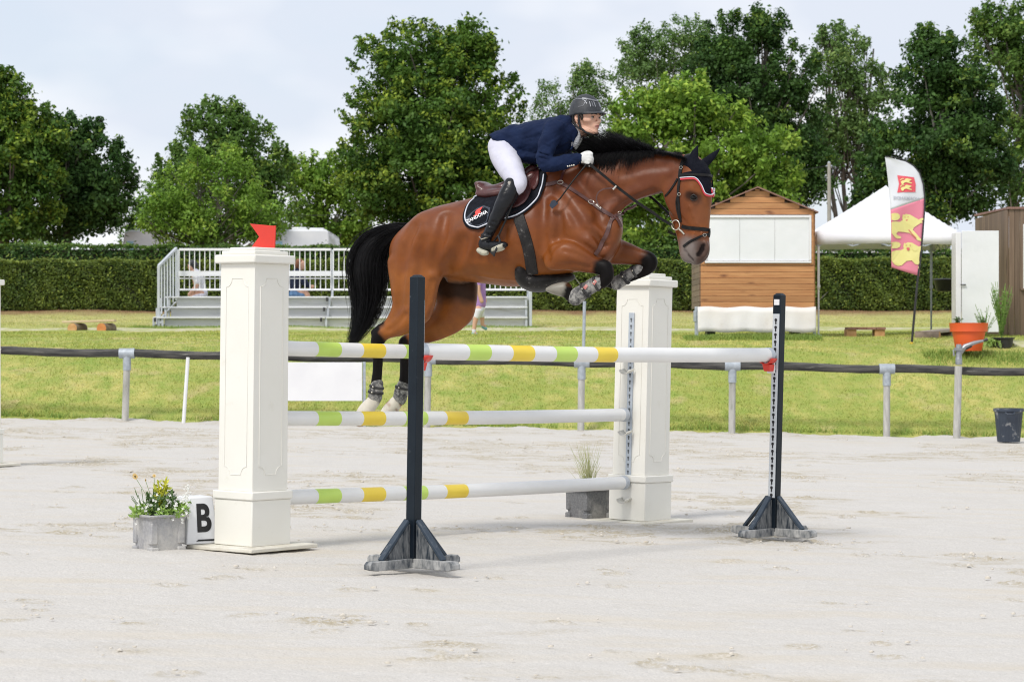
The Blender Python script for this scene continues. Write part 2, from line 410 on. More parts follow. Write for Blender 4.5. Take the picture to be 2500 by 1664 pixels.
H = (fbm(XX, YY, 2.2, 5)-.5)*.018 + (fbm(XX, YY, 9, 6)-.5)*.008 + (fbm(XX, YY, 26, 16)-.5)*.006 + (np.abs(fbm(XX, YY, 13, 17, 5)-.5)*.055+(fbm(XX, YY, 34, 18, 3)-.5)*.016)*np.clip((patch-.25)*1.4, 0, 1)*np.clip(fbm(XX, YY*1.5, 1.6, 19)*3.2-1.3, 0, 1)
SC = np.zeros_like(H)
# hoof prints: a dent with a pushed-up rim
r = np.random.default_rng(11); hp = []
tries = 0
while len(hp) < 900 and tries < 9000:
    tries += 1; y = 8.5+30.5*r.random()**1.0; x = (r.random()*2-1)*.27*y
    if r.random() < .10+.9*np.clip((fbm(np.array([x]), np.array([y]), .45, 3)[0]-.49)/.1, 0, 1): hp.append((x, y, r.uniform(.035, .075), r.random()*6.28, r.uniform(.4, .85)*(.55 if y < 14 else 1)))
for x, y, s_, an, dp in hp:
    j0, j1 = np.searchsorted(Yl, [y-.3, y+.3]); u0, u1 = np.searchsorted(uu, [(x-.3)/y, (x+.3)/y])
    if j1 <= j0 or u1 <= u0: continue
    X_, Y_ = XX[u0:u1, j0:j1]-x, YY[u0:u1, j0:j1]-y; ca, sa = math.cos(an), math.sin(an); A_ = X_*ca+Y_*sa; B_ = (-X_*sa+Y_*ca)*1.25
    q = np.sqrt(A_**2+B_**2)/s_; H[u0:u1, j0:j1] += dp*(-.018*np.exp(-(q**4))+.024*np.exp(-((q-1.35)/.35)**2)*(A_ > -.03)*(.4+fbm(XX[u0:u1,j0:j1], YY[u0:u1,j0:j1], 14, 8)))
    SC[u0:u1, j0:j1] = np.maximum(SC[u0:u1, j0:j1], .9*np.exp(-((q-1.2)/.6)**2)*fbm(XX[u0:u1,j0:j1], YY[u0:u1,j0:j1], 10, 9)*1.4)
SC = np.clip(SC+np.clip((fbm(XX, YY*1.6, 3.2, 12)-.56)/.1, 0, 1)*patch*.9+np.clip((patch-.25)*1.4, 0, 1)*np.clip(fbm(XX, YY*1.5, 1.6, 19)*3.2-1.3, 0, 1)*.55, 0, 1)
fade_ = np.clip((np.abs(uu)-.30)/.04, 0, 1)[:,None]*np.ones_like(H); fade_ = np.maximum(fade_, np.clip((9.0-YY)/.6, 0, 1)); Z = gz_arena(XX)+H*(1-fade_)-.034*fade_; edge = np.clip((YY-38.6)/.6, 0, 1); Z += edge*(fbm(XX, YY, 2.5, 4)-.35)*.10
V = np.stack([XX, YY, Z], -1).reshape(-1, 3); i = np.arange(nx_*ny_).reshape(nx_, ny_)
Fq = np.stack([i[:-1,:-1], i[1:,:-1], i[1:,1:], i[:-1,1:]], -1).reshape(-1, 4)
tag(fastmesh('arena_sand', V, Fq, m_sand, base=(0,0,0), attrs={'scuff': SC.ravel()}, smooth=True), kind='structure')
xs = np.linspace(-60, 60, 61)
o = sheet('arena_surround', xs, np.array([-40, 0, 8, 20, 30, 39.0]), lambda X, Y: gz_arena(X)-.035, m_sand)
# clods thrown out of the prints
cv = []; cf = []
ico = [(-1,0,.6),(1,0,.6),(0,-1,.5),(0,1,.6),(0,0,1),(.7,.7,0),(-.7,.7,0),(-.7,-.7,0),(.7,-.7,0)]
ift = [(4,1,3),(4,3,0),(4,0,2),(4,2,1),(1,5,3),(3,6,0),(0,7,2),(2,8,1),(1,8,5),(3,5,6),(0,6,7),(2,7,8)]
r = np.random.default_rng(5)
for x, y, s_, an, dp in hp:
    for _ in range(r.integers(1, 6)):
        a = r.normal(0, .14, 2); px, py = x+a[0], y+a[1]*.8
        if py > 39: continue
        s0 = abs(r.normal(0, .006))+.0035; n0 = len(cv)
        for q in ico: j = r.uniform(.7, 1.3, 3)*s0; cv.append((px+q[0]*j[0], py+q[1]*j[1], gz_arena(px)+.012+q[2]*j[2]*.8))
        cf += [tuple(k+n0 for k in f) for f in ift]
m_clod = M('sand_clods', (.54,.49,.41), (.62,.58,.52), 30, .9)
tag(fastmesh('sand_clods', np.array(cv), np.array(cf), m_clod, base=(0,0,0)), 'small damp sand clods kicked up around the hoof prints', 'sand clods', kind='stuff')

# gravel path across the lawn
m_path = M('gravel', (.52,.49,.36), (.40,.40,.18), 5, .95, .01, 60, c3=(.34,.38,.10), s3=1.6, t3=(.50,.60))
def path_sheet(name, pts, w):
    ys_ = np.linspace(-1, 1, 7); XX = np.array([[p[0]]*7 for p in pts]); YY = np.array([[p[1]+w*k*(1+.25*math.sin(i*1.7+k)) for k in ys_] for i, p in enumerate(pts)])
    sheet(name, XX, YY, lambda X, Y: ground(X, Y)+np.array([-.05,.02,.05,.05,.05,.02,-.05])[None,:]+.03*np.sin(X*1.3+Y*.8)*np.sin(Y*1.1-X*.37), m_path)
path_sheet('path', [(-16+i*.6, 54.2+.5*math.sin(i*.35)) for i in range(56)], 1.25)
path_sheet('path', [(9.0+i*.5, 43.6-.10*i) for i in range(16)], .55)

# ------------------------------------------------------------------ grass blades
def blades(name, n, fn, hmin, hmax, wid, label, seed=1, mat=None):
    r = np.random.default_rng(seed); X, Y = fn(r, n); n = len(X); z = ground(X, Y)+.03*np.sin(X*1.3+Y*.8)*np.sin(Y*1.1-X*.37)-.008
    a = r.random(n)*np.pi*2; h_ = r.uniform(hmin, hmax, n); l = r.normal(0, .4, (n, 2))*h_[:,None]; dx, dy = np.cos(a)*wid/2, np.sin(a)*wid/2
    V = np.empty((n, 3, 3)); V[:,0] = np.stack([X-dx, Y-dy, z], 1); V[:,1] = np.stack([X+dx, Y+dy, z], 1); V[:,2] = np.stack([X+l[:,0], Y+l[:,1], z+h_], 1)
    return tag(fastmesh(name, V.reshape(-1,3), np.arange(3*n).reshape(-1,3), mat or m_blade, base=(0,0,0), attrs={'rnd': np.repeat(r.random(n), 3)}), label, 'grass', kind='stuff')
def lawn(r, n):
    Y = 39.3+25.2*r.random(n)**1.5; X = (r.random(n)*2-1)*(.235*Y); k = ~((Y-54.2-.5*np.sin((X+16)/.6*.35) < 1.2) & (Y-54.2-.5*np.sin((X+16)/.6*.35) > -2.3) & (r.random(n) < .97)); k |= np.abs(X) > 40; return X[k], Y[k]
blades('lawn_grass', 330000, lawn, .015, .042, .016, 'short mown green and straw coloured grass of the lawn')
def tall(r, n):
    X = np.concatenate([r.uniform(-8.6, 0.6, n*6//10), r.uniform(3.2, 5.7, n*2//10), r.uniform(7.2, 9.8, n//10), r.uniform(-9.2, 9.2, n//10)])
    Y = np.concatenate([r.normal(54.5, .22, n*6//10), r.normal(44.6, .12, n*2//10), r.normal(42.3, .2, n//10), 39.25+np.abs(r.normal(0, .06, n//10))]); return X[:len(Y)], Y
m_tall = M('tall_grass', (.19,.30,.05), (.28,.36,.07), 3, .7)
blades('tall_grass', 26000, tall, .04, .12, .018, 'longer unmown green grass at the foot of the stand, stall and kerb', 3, m_tall)

# ================================================================== TREES AND HEDGES
def mat_leaf(name, dark, mid, tip, amount=.5, trans=.35):
    m, t, b = prin(name); L = t.links.new; g = N(t, 'ShaderNodeNewGeometry'); a = N(t, 'ShaderNodeAttribute', attribute_name='rnd')
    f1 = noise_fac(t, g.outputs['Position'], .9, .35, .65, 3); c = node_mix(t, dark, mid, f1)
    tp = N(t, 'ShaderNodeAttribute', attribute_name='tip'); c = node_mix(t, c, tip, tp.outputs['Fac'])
    r = N(t, 'ShaderNodeMapRange'); r.inputs[3].default_value = .68; r.inputs[4].default_value = 1.38; L(a.outputs['Fac'], r.inputs[0])
    mu = N(t, 'ShaderNodeMix', data_type='RGBA', blend_type='MULTIPLY'); mu.inputs[0].default_value = 1; L(c, mu.inputs[6]); L(r.outputs[0], mu.inputs[7])
    L(mu.outputs[2], b.inputs['Base Color']); b.inputs['Roughness'].default_value = .55; b.inputs['Specular IOR Level'].default_value = .3
    tr = N(t, 'ShaderNodeBsdfTranslucent'); L(mu.outputs[2], tr.inputs[0]); mx = N(t, 'ShaderNodeMixShader'); mx.inputs[0].default_value = trans
    L(b.outputs[0], mx.inputs[1]); L(tr.outputs[0], mx.inputs[2]); L(mx.outputs[0], t.nodes['Material Output'].inputs[0]); return m
leaf_dark = mat_leaf('leaf_dark', (.036,.092,.022), (.085,.175,.036), (.26,.38,.055))
leaf_oak = mat_leaf('leaf_oak', (.048,.122,.020), (.12,.225,.032), (.36,.46,.05))
leaf_lime = mat_leaf('leaf_lime', (.14,.27,.035), (.23,.38,.05), (.42,.55,.08))
leaf_mid = mat_leaf('leaf_mid', (.085,.175,.035), (.14,.25,.05), (.30,.40,.07))
leaf_pale = mat_leaf('leaf_pale', (.12,.22,.06), (.18,.30,.085), (.30,.40,.11))
leaf_hedge = mat_leaf('leaf_hedge', (.075,.125,.025), (.145,.20,.035), (.36,.43,.07))
m_bark = M('bark', (.10,.085,.07), (.20,.18,.15), 9, .9, .02, 25, stretch=(1,1,.3))
m_bark_grey = M('bark_grey', (.22,.21,.18), (.34,.33,.29), 7, .9, .015, 25, stretch=(1,1,.3))

def leaves_mesh(C, Nn, size, r, tipw):
    """C centres, Nn outward directions -> quads"""
    n = len(C); d = Nn*.8+r.normal(0, .75, (n, 3)); d[:,2] += .35; d /= np.linalg.norm(d, axis=1)[:,None]
    u = np.cross(d, r.normal(0, 1, (n, 3))); u /= np.linalg.norm(u, axis=1)[:,None]+1e-9; v = np.cross(d, u)
    s = size*r.uniform(.55, 1.35, n)[:,None]
    V = np.empty((n, 4, 3)); V[:,0] = C-u*s; V[:,1] = C+v*s*.55+d*s*.12; V[:,2] = C+u*s*1.05-d*s*.12; V[:,3] = C-v*s*.55+d*s*.12
    return V.reshape(-1, 3), {'rnd': np.repeat(r.random(n), 4), 'tip': np.repeat(tipw, 4)}
def tree(name, Y, blobs, trunk, leaf, label, seed, dens=1.0, size=.105, puff=.62, bark=None, tips=.35, group='trees behind the hedge', stems=1, depth=.8, airy=0., tr=.17, lpp=250):
    """blobs (cx,cy,rx,ry) in photo units at depth Y; trunk (x, base_y)"""
    r = np.random.default_rng(seed); s = Y*K/F; bark = bark or m_bark
    B = [(Q3(cx, cy, Y), rx*s*.975, ry*s*.965) for cx, cy, rx, ry in blobs]; dens *= 1.25; size *= .80; lpp = int(lpp*1.15)
    base = Q3(trunk[0], 640, Y); base.z = float(ground(base.x, Y)); t = root(name, base, label, 'tree', group)
    puffs = []
    for c, rx, ry in B:
        n = int(dens*rx*ry*min(rx, ry)*depth*4.19/(puff**3*4.19)*1.7)+8
        for _ in range(n):
            d = r.normal(0, 1, 3); d /= np.linalg.norm(d); q = r.random()**.42*(1+.12*math.sin(d[0]*5+seed)+.10*math.sin(d[2]*7+seed*2+d[1]*4))
            puffs.append((c.x+d[0]*rx*q*.93, c.y+d[1]*min(rx, ry)*depth*q, c.z+d[2]*ry*q*.93, q, puff*r.uniform(.55, 1.15)*(1.25-.5*q)))
    for c, rx, ry in B:                       # young shoots standing out of the outline
        for _ in range(int(9*rx*ry**.5)+6):
            d = r.normal(0, 1, 3); d[2] = abs(d[2])*1.2-.2; d /= np.linalg.norm(d); q = r.uniform(.93, 1.07)
            for k_ in range(3): puffs.append((c.x+d[0]*rx*(q+.05*k_), c.y+d[1]*min(rx, ry)*depth*q, c.z+d[2]*ry*q+.15*k_, 1.05, puff*(.40-.09*k_)))
    puffs = np.array(puffs); Cs = []; Ns = []; T = []
    cc = np.mean([[c.x, c.y, c.z] for c, _, _ in B], 0)
    for x, y, z, q, pr in puffs:
        n = int(lpp*(pr/puff)**2*(1-airy*r.random())); d = r.normal(0, 1, (n, 3)); d /= np.linalg.norm(d, axis=1)[:,None]
        rad = pr*(r.random(n)**.45)*(1+.25*r.normal(0, 1, n)); C = np.array([x, y, z])+d*rad[:,None]*[1.15, 1.15, .75]
        Cs.append(C); o = np.array([x, y, z])-cc; o = o/(np.linalg.norm(o)+1e-6); Ns.append(d*.6+o*.5)
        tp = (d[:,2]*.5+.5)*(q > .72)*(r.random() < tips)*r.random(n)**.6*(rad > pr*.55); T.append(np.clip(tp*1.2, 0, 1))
    C = np.vstack(Cs); V, at = leaves_mesh(C, np.vstack(Ns), size, r, np.concatenate(T)); n = len(C)
    fastmesh('crown', V, np.arange(4*n).reshape(-1, 4), leaf, parent=t, attrs=at)
    mb = MB(); top = cc.copy()
    for k in range(stems):
        off = (k-(stems-1)/2)*.5; p0 = Vector((base.x+off*.5, base.y, base.z-.1)); pts = []; zt = max(p[0].z-p[2]*.05 for p in B)
        for i in range(9): f = i/8; pts.append(Vector((p0.x+(cc[0]+off*2-p0.x)*f**1.5+.12*math.sin(i*1.3+seed), p0.y+.1*math.cos(i*1.7), p0.z+(zt-p0.z)*f)))
        mb.tube(pts, [tr*(1.25-.95*i/8)+(.08 if i == 0 else 0) for i in range(9)], 9)
        sel = r.choice(len(puffs), min(len(puffs), 26), replace=False)
        for j in sel:
            e = Vector(puffs[j][:3]); i0 = min(7, max(2, int((e.z-p0.z)/(zt-p0.z)*6))); a = pts[i0]; mid = (a+e)/2+Vector((0, 0, -.15*(e-a).length))
            q = [a*(1-f)**2+mid*2*f*(1-f)+e*f*f for f in (0,.25,.5,.75,1)]
            mb.tube(q, [tr*.38, tr*.28, tr*.2, tr*.13, .015], 5, cap=False)
    mb.build('trunk', bark, t, 60)
    return t
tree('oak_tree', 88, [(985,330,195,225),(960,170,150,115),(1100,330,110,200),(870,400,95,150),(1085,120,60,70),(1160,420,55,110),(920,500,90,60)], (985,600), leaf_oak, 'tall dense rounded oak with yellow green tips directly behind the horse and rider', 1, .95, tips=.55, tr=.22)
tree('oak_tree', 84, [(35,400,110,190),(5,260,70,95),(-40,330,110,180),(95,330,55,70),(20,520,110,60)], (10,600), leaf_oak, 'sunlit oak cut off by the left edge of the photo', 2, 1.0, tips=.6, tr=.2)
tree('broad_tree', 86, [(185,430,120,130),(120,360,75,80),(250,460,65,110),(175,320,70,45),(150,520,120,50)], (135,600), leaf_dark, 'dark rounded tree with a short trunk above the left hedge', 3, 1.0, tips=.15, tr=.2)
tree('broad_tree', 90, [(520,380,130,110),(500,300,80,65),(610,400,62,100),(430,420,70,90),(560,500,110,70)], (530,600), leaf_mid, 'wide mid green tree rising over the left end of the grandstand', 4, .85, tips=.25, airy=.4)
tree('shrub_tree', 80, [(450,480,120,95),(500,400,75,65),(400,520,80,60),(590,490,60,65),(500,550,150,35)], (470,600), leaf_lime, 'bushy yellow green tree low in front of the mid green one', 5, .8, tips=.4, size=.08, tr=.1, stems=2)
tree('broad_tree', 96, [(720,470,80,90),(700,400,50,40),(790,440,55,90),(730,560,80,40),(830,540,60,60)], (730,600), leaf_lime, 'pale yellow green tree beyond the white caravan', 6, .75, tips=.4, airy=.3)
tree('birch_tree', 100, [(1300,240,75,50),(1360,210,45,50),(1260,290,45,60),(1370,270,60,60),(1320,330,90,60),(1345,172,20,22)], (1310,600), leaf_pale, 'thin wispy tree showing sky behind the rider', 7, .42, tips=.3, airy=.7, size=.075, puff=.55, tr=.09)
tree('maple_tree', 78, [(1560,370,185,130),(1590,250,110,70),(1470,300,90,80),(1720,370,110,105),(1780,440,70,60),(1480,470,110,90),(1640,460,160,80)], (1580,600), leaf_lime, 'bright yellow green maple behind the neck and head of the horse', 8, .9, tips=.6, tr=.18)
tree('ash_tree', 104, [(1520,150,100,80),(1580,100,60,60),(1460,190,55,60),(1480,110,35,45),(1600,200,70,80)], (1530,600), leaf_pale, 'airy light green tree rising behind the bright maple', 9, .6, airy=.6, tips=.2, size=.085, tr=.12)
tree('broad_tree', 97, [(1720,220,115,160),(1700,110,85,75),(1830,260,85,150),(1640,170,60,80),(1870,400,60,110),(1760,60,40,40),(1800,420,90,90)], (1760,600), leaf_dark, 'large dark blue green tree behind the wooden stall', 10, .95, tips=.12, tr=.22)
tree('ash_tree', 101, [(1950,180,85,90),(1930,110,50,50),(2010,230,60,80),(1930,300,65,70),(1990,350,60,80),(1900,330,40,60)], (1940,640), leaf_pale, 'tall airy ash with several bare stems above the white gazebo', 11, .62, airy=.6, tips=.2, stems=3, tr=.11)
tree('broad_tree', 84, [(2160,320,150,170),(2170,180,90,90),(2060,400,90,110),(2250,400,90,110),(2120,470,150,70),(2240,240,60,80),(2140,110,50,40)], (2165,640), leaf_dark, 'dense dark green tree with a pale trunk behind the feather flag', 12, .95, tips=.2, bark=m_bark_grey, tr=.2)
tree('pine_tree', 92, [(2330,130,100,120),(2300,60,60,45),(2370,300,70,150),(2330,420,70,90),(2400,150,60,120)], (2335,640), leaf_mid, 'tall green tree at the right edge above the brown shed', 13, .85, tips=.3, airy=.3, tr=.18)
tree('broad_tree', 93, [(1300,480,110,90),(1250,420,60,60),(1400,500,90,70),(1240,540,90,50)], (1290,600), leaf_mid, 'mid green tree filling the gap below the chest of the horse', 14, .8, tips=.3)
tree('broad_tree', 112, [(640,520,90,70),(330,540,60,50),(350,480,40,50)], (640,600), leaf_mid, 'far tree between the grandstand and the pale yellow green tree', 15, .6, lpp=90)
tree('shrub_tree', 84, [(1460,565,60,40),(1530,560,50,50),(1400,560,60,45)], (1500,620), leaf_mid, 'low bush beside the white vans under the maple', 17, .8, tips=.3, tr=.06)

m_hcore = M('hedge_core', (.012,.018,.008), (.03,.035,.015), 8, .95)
def hedge(name, x0, x1, Yf, zb, z0, z1, depth, n, leaf, label, seed, size=.035, tips=.35):
    """zb base, z0/z1 top height at the two ends"""
    r = np.random.default_rng(seed); ctr = Vector(((x0+x1)/2, Yf+depth/2, zb)); t = root(name, ctr, label, 'hedge')
    mb = MB(); k = 60; topz = lambda x: z0+(z1-z0)*(x-x0)/(x1-x0)
    wob = lambda x, z: .04*np.sin(x*2.1)*np.sin(z*3+x)+.04*np.sin(x*5.3+z*4)+.05*np.sin(x*11+z*9)
    rows = []
    for i in range(k+1):
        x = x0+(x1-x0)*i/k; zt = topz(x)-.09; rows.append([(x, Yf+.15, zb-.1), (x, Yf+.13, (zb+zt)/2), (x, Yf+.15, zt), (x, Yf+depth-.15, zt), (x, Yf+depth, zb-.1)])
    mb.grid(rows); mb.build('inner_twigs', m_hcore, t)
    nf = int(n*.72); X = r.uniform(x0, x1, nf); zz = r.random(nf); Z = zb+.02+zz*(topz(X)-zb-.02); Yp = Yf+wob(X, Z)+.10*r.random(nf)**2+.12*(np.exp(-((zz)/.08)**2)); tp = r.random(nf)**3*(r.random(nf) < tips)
    f = np.stack([X, Yp, Z], 1); fn = np.tile([0, -1, .15], (nf, 1))
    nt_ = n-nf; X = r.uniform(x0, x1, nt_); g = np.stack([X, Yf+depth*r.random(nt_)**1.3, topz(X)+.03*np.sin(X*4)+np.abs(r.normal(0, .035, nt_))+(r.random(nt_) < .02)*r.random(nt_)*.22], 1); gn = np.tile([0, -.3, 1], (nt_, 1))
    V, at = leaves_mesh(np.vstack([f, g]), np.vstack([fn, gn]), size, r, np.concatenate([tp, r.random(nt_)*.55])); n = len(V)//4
    fastmesh('foliage', V, np.arange(4*n).reshape(-1, 4), leaf, parent=t, attrs=at)
    for _ in range(14):
        x = r.uniform(x0, x1); z = zb+r.uniform(0, .7); mb = MB(); mb.tube([(x, Yf+.08, z), (x+r.normal(0,.1), Yf-.02, z+.2), (x+r.normal(0,.2), Yf+.05, z+.45)], .007, 4); mb.build('twig', m_bark_grey, t)
    return t
hb = CH+(CYP-755)*64/F
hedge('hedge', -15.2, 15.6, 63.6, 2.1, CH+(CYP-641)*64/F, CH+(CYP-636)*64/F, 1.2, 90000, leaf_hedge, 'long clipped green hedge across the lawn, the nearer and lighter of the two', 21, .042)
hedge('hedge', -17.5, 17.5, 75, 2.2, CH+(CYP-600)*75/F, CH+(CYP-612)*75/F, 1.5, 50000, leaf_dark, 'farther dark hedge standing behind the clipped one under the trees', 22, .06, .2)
# far field edge beyond the trees
far = MB()
r_ = np.random.default_rng(77); Cf = np.stack([r_.uniform(-60, 60, 26000), r_.uniform(150, 158, 26000), r_.uniform(2.2, 8.6, 26000)], 1)
Cf[:,2] = 2.3+(Cf[:,2]-2.2)*(.55+.25*np.sin(Cf[:,0]*.35)+.2*np.sin(Cf[:,0]*.83+1))
V_, at_ = leaves_mesh(Cf, np.tile([0,-1,.3], (26000,1)), .30, r_, r_.random(26000)*.2)
tag(fastmesh('far_wood', V_, np.arange(len(V_)).reshape(-1,4), leaf_pale, attrs=at_), 'pale line of distant woodland glimpsed between the trunks', 'wood', kind='stuff')

# ================================================================== RAIL FENCE
m_rail = M('weathered_rail', (.030,.030,.030), (.11,.105,.095), 5, .85, .006, 30, stretch=(.5,5,5), c3=(.30,.29,.26), s3=3.5, t3=(.60,.72))
m_postw = M('grey_post', (.38,.37,.34), (.52,.51,.48), 8, .8, .004, 30, stretch=(3,3,.6), c3=(.20,.21,.17), s3=4)
m_galv = M('galvanised', (.34,.38,.42), (.44,.48,.52), 18, .5, .001, 60, metal=.25)
m_white = M('white_panel', (.80,.80,.81), (.74,.74,.76), 2, .5, c3=(.62,.61,.58), s3=5, t3=(.62,.8))
fx = [310-740, 310-370, 310, 680, 1045, 1420, 1788, 2165, 2540, 2910]
rl = lambda px: 856+(px)*(907-856)/2500.0
fence = root('rail_fence', P3(1250, 1040, 39), 'round dark wooden rail on pale posts along the edge of the sand', 'fence')
for i, px in enumerate(fx):
    p = P3(px, rl(px), 39); gz = float(gz_arena(p.x))
    mb = MB(); mb.tube([(p.x-.045+.006*i, 39, gz-.1), (p.x, 39, p.z-.12)], [.056, .055], 14); mb.build('post', m_postw, fence, 60)
    mb = MB(); mb.cyl((p.x, 39, p.z-.27), (p.x, 39, p.z+.02), .066, n=16); mb.cyl((p.x-.125, 39, p.z), (p.x+.125, 39, p.z), .083, n=16); mb.build('rail_bracket', m_galv, fence, 50)
    if i < len(fx)-1:
        q = P3(fx[i+1], rl(fx[i+1]), 39); r = np.random.default_rng(i)
        pts = [p.lerp(q, f)+Vector((0, 0, .012*math.sin(f*6+i))) for f in np.linspace(.03, .97, 14)]
        MB().tube(pts, [.066*r.uniform(.96, 1.06) for _ in pts], 12).build('rail', m_rail, fence, 60)
p = P3(456, 1018, 38.9); mb = MB(); mb.tube([(p.x-.05, 38.85, gz_arena(p.x)-.05), (p.x+.02, 38.9, P3(456, 872, 38.9).z)], .03, 8)
tag(mb.build('stake', m_white), 'slim white stake standing under the rail left of the tall pillar', 'stake')
p = P3(1424, 820, 39.1); mb = MB(); mb.tube([(p.x, 39.1, P3(1, 885, 39.1).z), (p.x+.02, 39.1, P3(1, 735, 39.1).z)], .026, 8)
tag(mb.build('pole', m_galv), 'thin grey metal tube rising above the rail below the front hooves', 'pole')
# white board hung below the rail
sb = root('notice_board', P3(800, 1010, 38.9), 'blank white board hung under the rail beside the left pillar', 'board')
a, b_ = P3(640, 884, 38.88), P3(884, 978, 38.88); mb = MB(); mb.box(((a.x+b_.x)/2, 38.88, (a.z+b_.z)/2), (b_.x-a.x, .02, a.z-b_.z)); mb.build('panel', m_white, sb, bevel=.003)
c = P3(889, 880, 38.92); mb = MB(); mb.box((c.x, 38.92, (c.z+gz_arena(c.x))/2-.02), (.05, .04, c.z-gz_arena(c.x))); mb.build('frame_post', m_galv, sb, bevel=.003)

# sprinkler gun on its standpipe
sp = root('sprinkler', P3(2340, 1063, 38.8), 'metal irrigation gun on a grey standpipe in front of the rail', 'sprinkler')
c = P3(2340, 900, 38.8); m_metal = M('bright_metal', (.36,.37,.38), (.26,.27,.28), 20, .4, metal=.7)
MB().tube([(c.x-.03, 38.8, gz_arena(c.x)-.05), (c.x, 38.8, P3(1, 893, 38.8).z)], .06, 14).build('standpipe', m_postw, sp, 60)
f_ = lambda x, y: P3(2050+x/3.92, 700+y/3.92, 38.8)
mb = MB(); q = f_(1140, 745); mb.lathe(q, [(.055,0),(.055,.10),(.05,.11),(.05,.22),(.085,.225),(.085,.27),(.05,.275),(.04,.33)], 16)
mb.build('swivel_body', m_metal, sp, 40)
mb = MB(); mb.tube([f_(1140,660), f_(1150,630), f_(1200,570), f_(1290,535), f_(1385,513)], [.045,.045,.042,.030,.018], 10)
mb.tube([f_(1095,660), f_(1090,610), f_(1130,585), f_(1170,580)], .018, 8); mb.build('barrel', m_metal, sp, 60)
m_blackp = M('black_plastic', (.02,.02,.022), (.03,.03,.033), 8, .45)
MB().tube([f_(1180,600), f_(1260,560)], .03, 8).build('hose_joint', m_blackp, sp, 60); MB().tube([f_(1375,516), f_(1415,500)], [.02, .028], 8).build('nozzle', m_blackp, sp, 60)

# ================================================================== GRANDSTAND
def B5(x, y, Y): return P3(380+x/4.53, 520+y/4.53, Y)
m_alu = M('grey_steel', (.56,.59,.63), (.48,.51,.55), 6, .5, metal=.15, c3=(.60,.62,.64), s3=3)
m_board = M('stand_board', (.66,.67,.70), (.74,.75,.77), 4, .75, .003, 40, stretch=(.4,4,4), c3=(.52,.51,.48), s3=3)
gs = root('grandstand', P3(850, 805, 56), 'small grey metal grandstand with white railings in front of the hedge', 'grandstand')
XL = B5(240, 0, 56.5).x; XR = P3(1289, 0, 56.5).x; zb_ = 1.66
zrow = [1.93, 2.17, 2.41]; yrow = [54.9, 55.4, 55.9]; xoff = [-.31, -.24, -.18]
secx = [XL, P3(626,0,56.5).x, P3(810,0,56.5).x, P3(1000,0,56.5).x, XR]
for k in range(3):
    x0 = XL+xoff[k]
    for j in range(4):
        a0 = (x0 if j == 0 else secx[j]+.012*k); a1 = secx[j+1]-.02
        MB().box(((a0+a1)/2, yrow[k], zrow[k]), (a1-a0, .32, .035)).build('seat', m_board, gs, bevel=.004)
        MB().box(((a0+a1)/2+.12*(j == 0), yrow[k]-.02, zrow[k]-.133), (a1-a0-.02-.24*(j == 0), .02, .225)).build('riser', m_board, gs, bevel=.003)
for j in range(4): MB().box(((secx[j]+secx[j+1])/2, 56.35, 2.40), (secx[j+1]-secx[j]-.02, .5, .04)).build('footboard', m_board, gs)
zt, zm, zl = B5(0, 403, 56.6).z, B5(0, 670, 56.6).z, B5(0, 846, 56.6).z
for j in range(4):
    fr = MB(); a0, a1 = secx[j]+.03, secx[j+1]-.03
    fr.bar((a0, 56.6, zt), (a1, 56.6, zt), .05, .055); fr.bar((a0, 56.6, zl), (a1, 56.6, zl), .05, .045); fr.bar((a0, 56.6, zm-.11), (a1, 56.6, zm-.11), .04, .03)
    fr.build('handrail', m_white, gs, bevel=.004)
    MB().box(((a0+a1)/2, 56.5, zm), (a1-a0, .03, .12)).build('back_board', m_board, gs, bevel=.003)
    n = max(2, round((a1-a0)/.122)); bb = MB()
    for i in range(n+1):
        x = a0+(a1-a0)*i/n; bb.bar((x, 56.62, zl+.02), (x, 56.62, zt-.02), .020, .020, up=(0,1,0))
    bb.build('baluster_panel', m_white, gs)
for x in secx: MB().box((x, 56.66, (zt+1.7)/2), (.055, .05, zt-1.7)).build('post', m_alu, gs, bevel=.004)
# side guard that climbs with the steps
sg = MB(); q = [(XL-.19, 54.8), (XL-.03, 56.5)]; zt0 = B5(0, 590, 55).z
for i in range(7):
    f = i/6; x = q[0][0]+(q[1][0]-q[0][0])*f; y = q[0][1]+(q[1][1]-q[0][1])*f; zz = zt0+(zt-zt0)*f
    sg.bar((x, y, 1.68 if i in (0,) else 1.95+.4*f), (x, y, zz), .035 if i else .06, .035, up=(0,1,0))
sg.bar((q[0][0], q[0][1], zt0), (q[1][0], q[1][1], zt+.02), .06, .06); sg.bar((q[0][0], q[0][1], 1.85), (q[1][0], q[1][1], 2.3), .04, .05)
sg.build('side_guard', m_alu, gs, bevel=.004)
sg = MB()
for i in range(4):
    f = i/3; sg.bar((XR+.05, 54.8+1.8*f, 1.68), (XR+.05, 54.8+1.8*f, 2.55+f*.05), .06, .05, up=(0,1,0))
sg.bar((XR+.05, 54.8, 2.55), (XR+.05, 56.6, 2.6), .06, .06); sg.build('side_guard', m_alu, gs, bevel=.004)
for x in (XL-.30, XL-.1, secx[1], secx[2], secx[3], XR-.05):
    lg = MB(); x = x if x > XL else x
    for k in range(3): lg.bar((x, yrow[k]-.1, 1.62), (x, yrow[k]-.1, zrow[k]-.02), .05, .05, up=(0,1,0))
    lg.bar((x, yrow[0]-.1, 1.75), (x, yrow[2]+.3, 1.8), .05, .05); lg.build('support_leg', m_alu, gs)
dk = M('rubber_clip', (.03,.03,.03), rough=.7)
for x in (secx[1], secx[2], XL-.15):
    for k in range(3): MB().box((x-.05-.03*(2-k), yrow[k]-.172, zrow[k]-.05), (.05, .02, .09)).build('bracket', dk, gs)

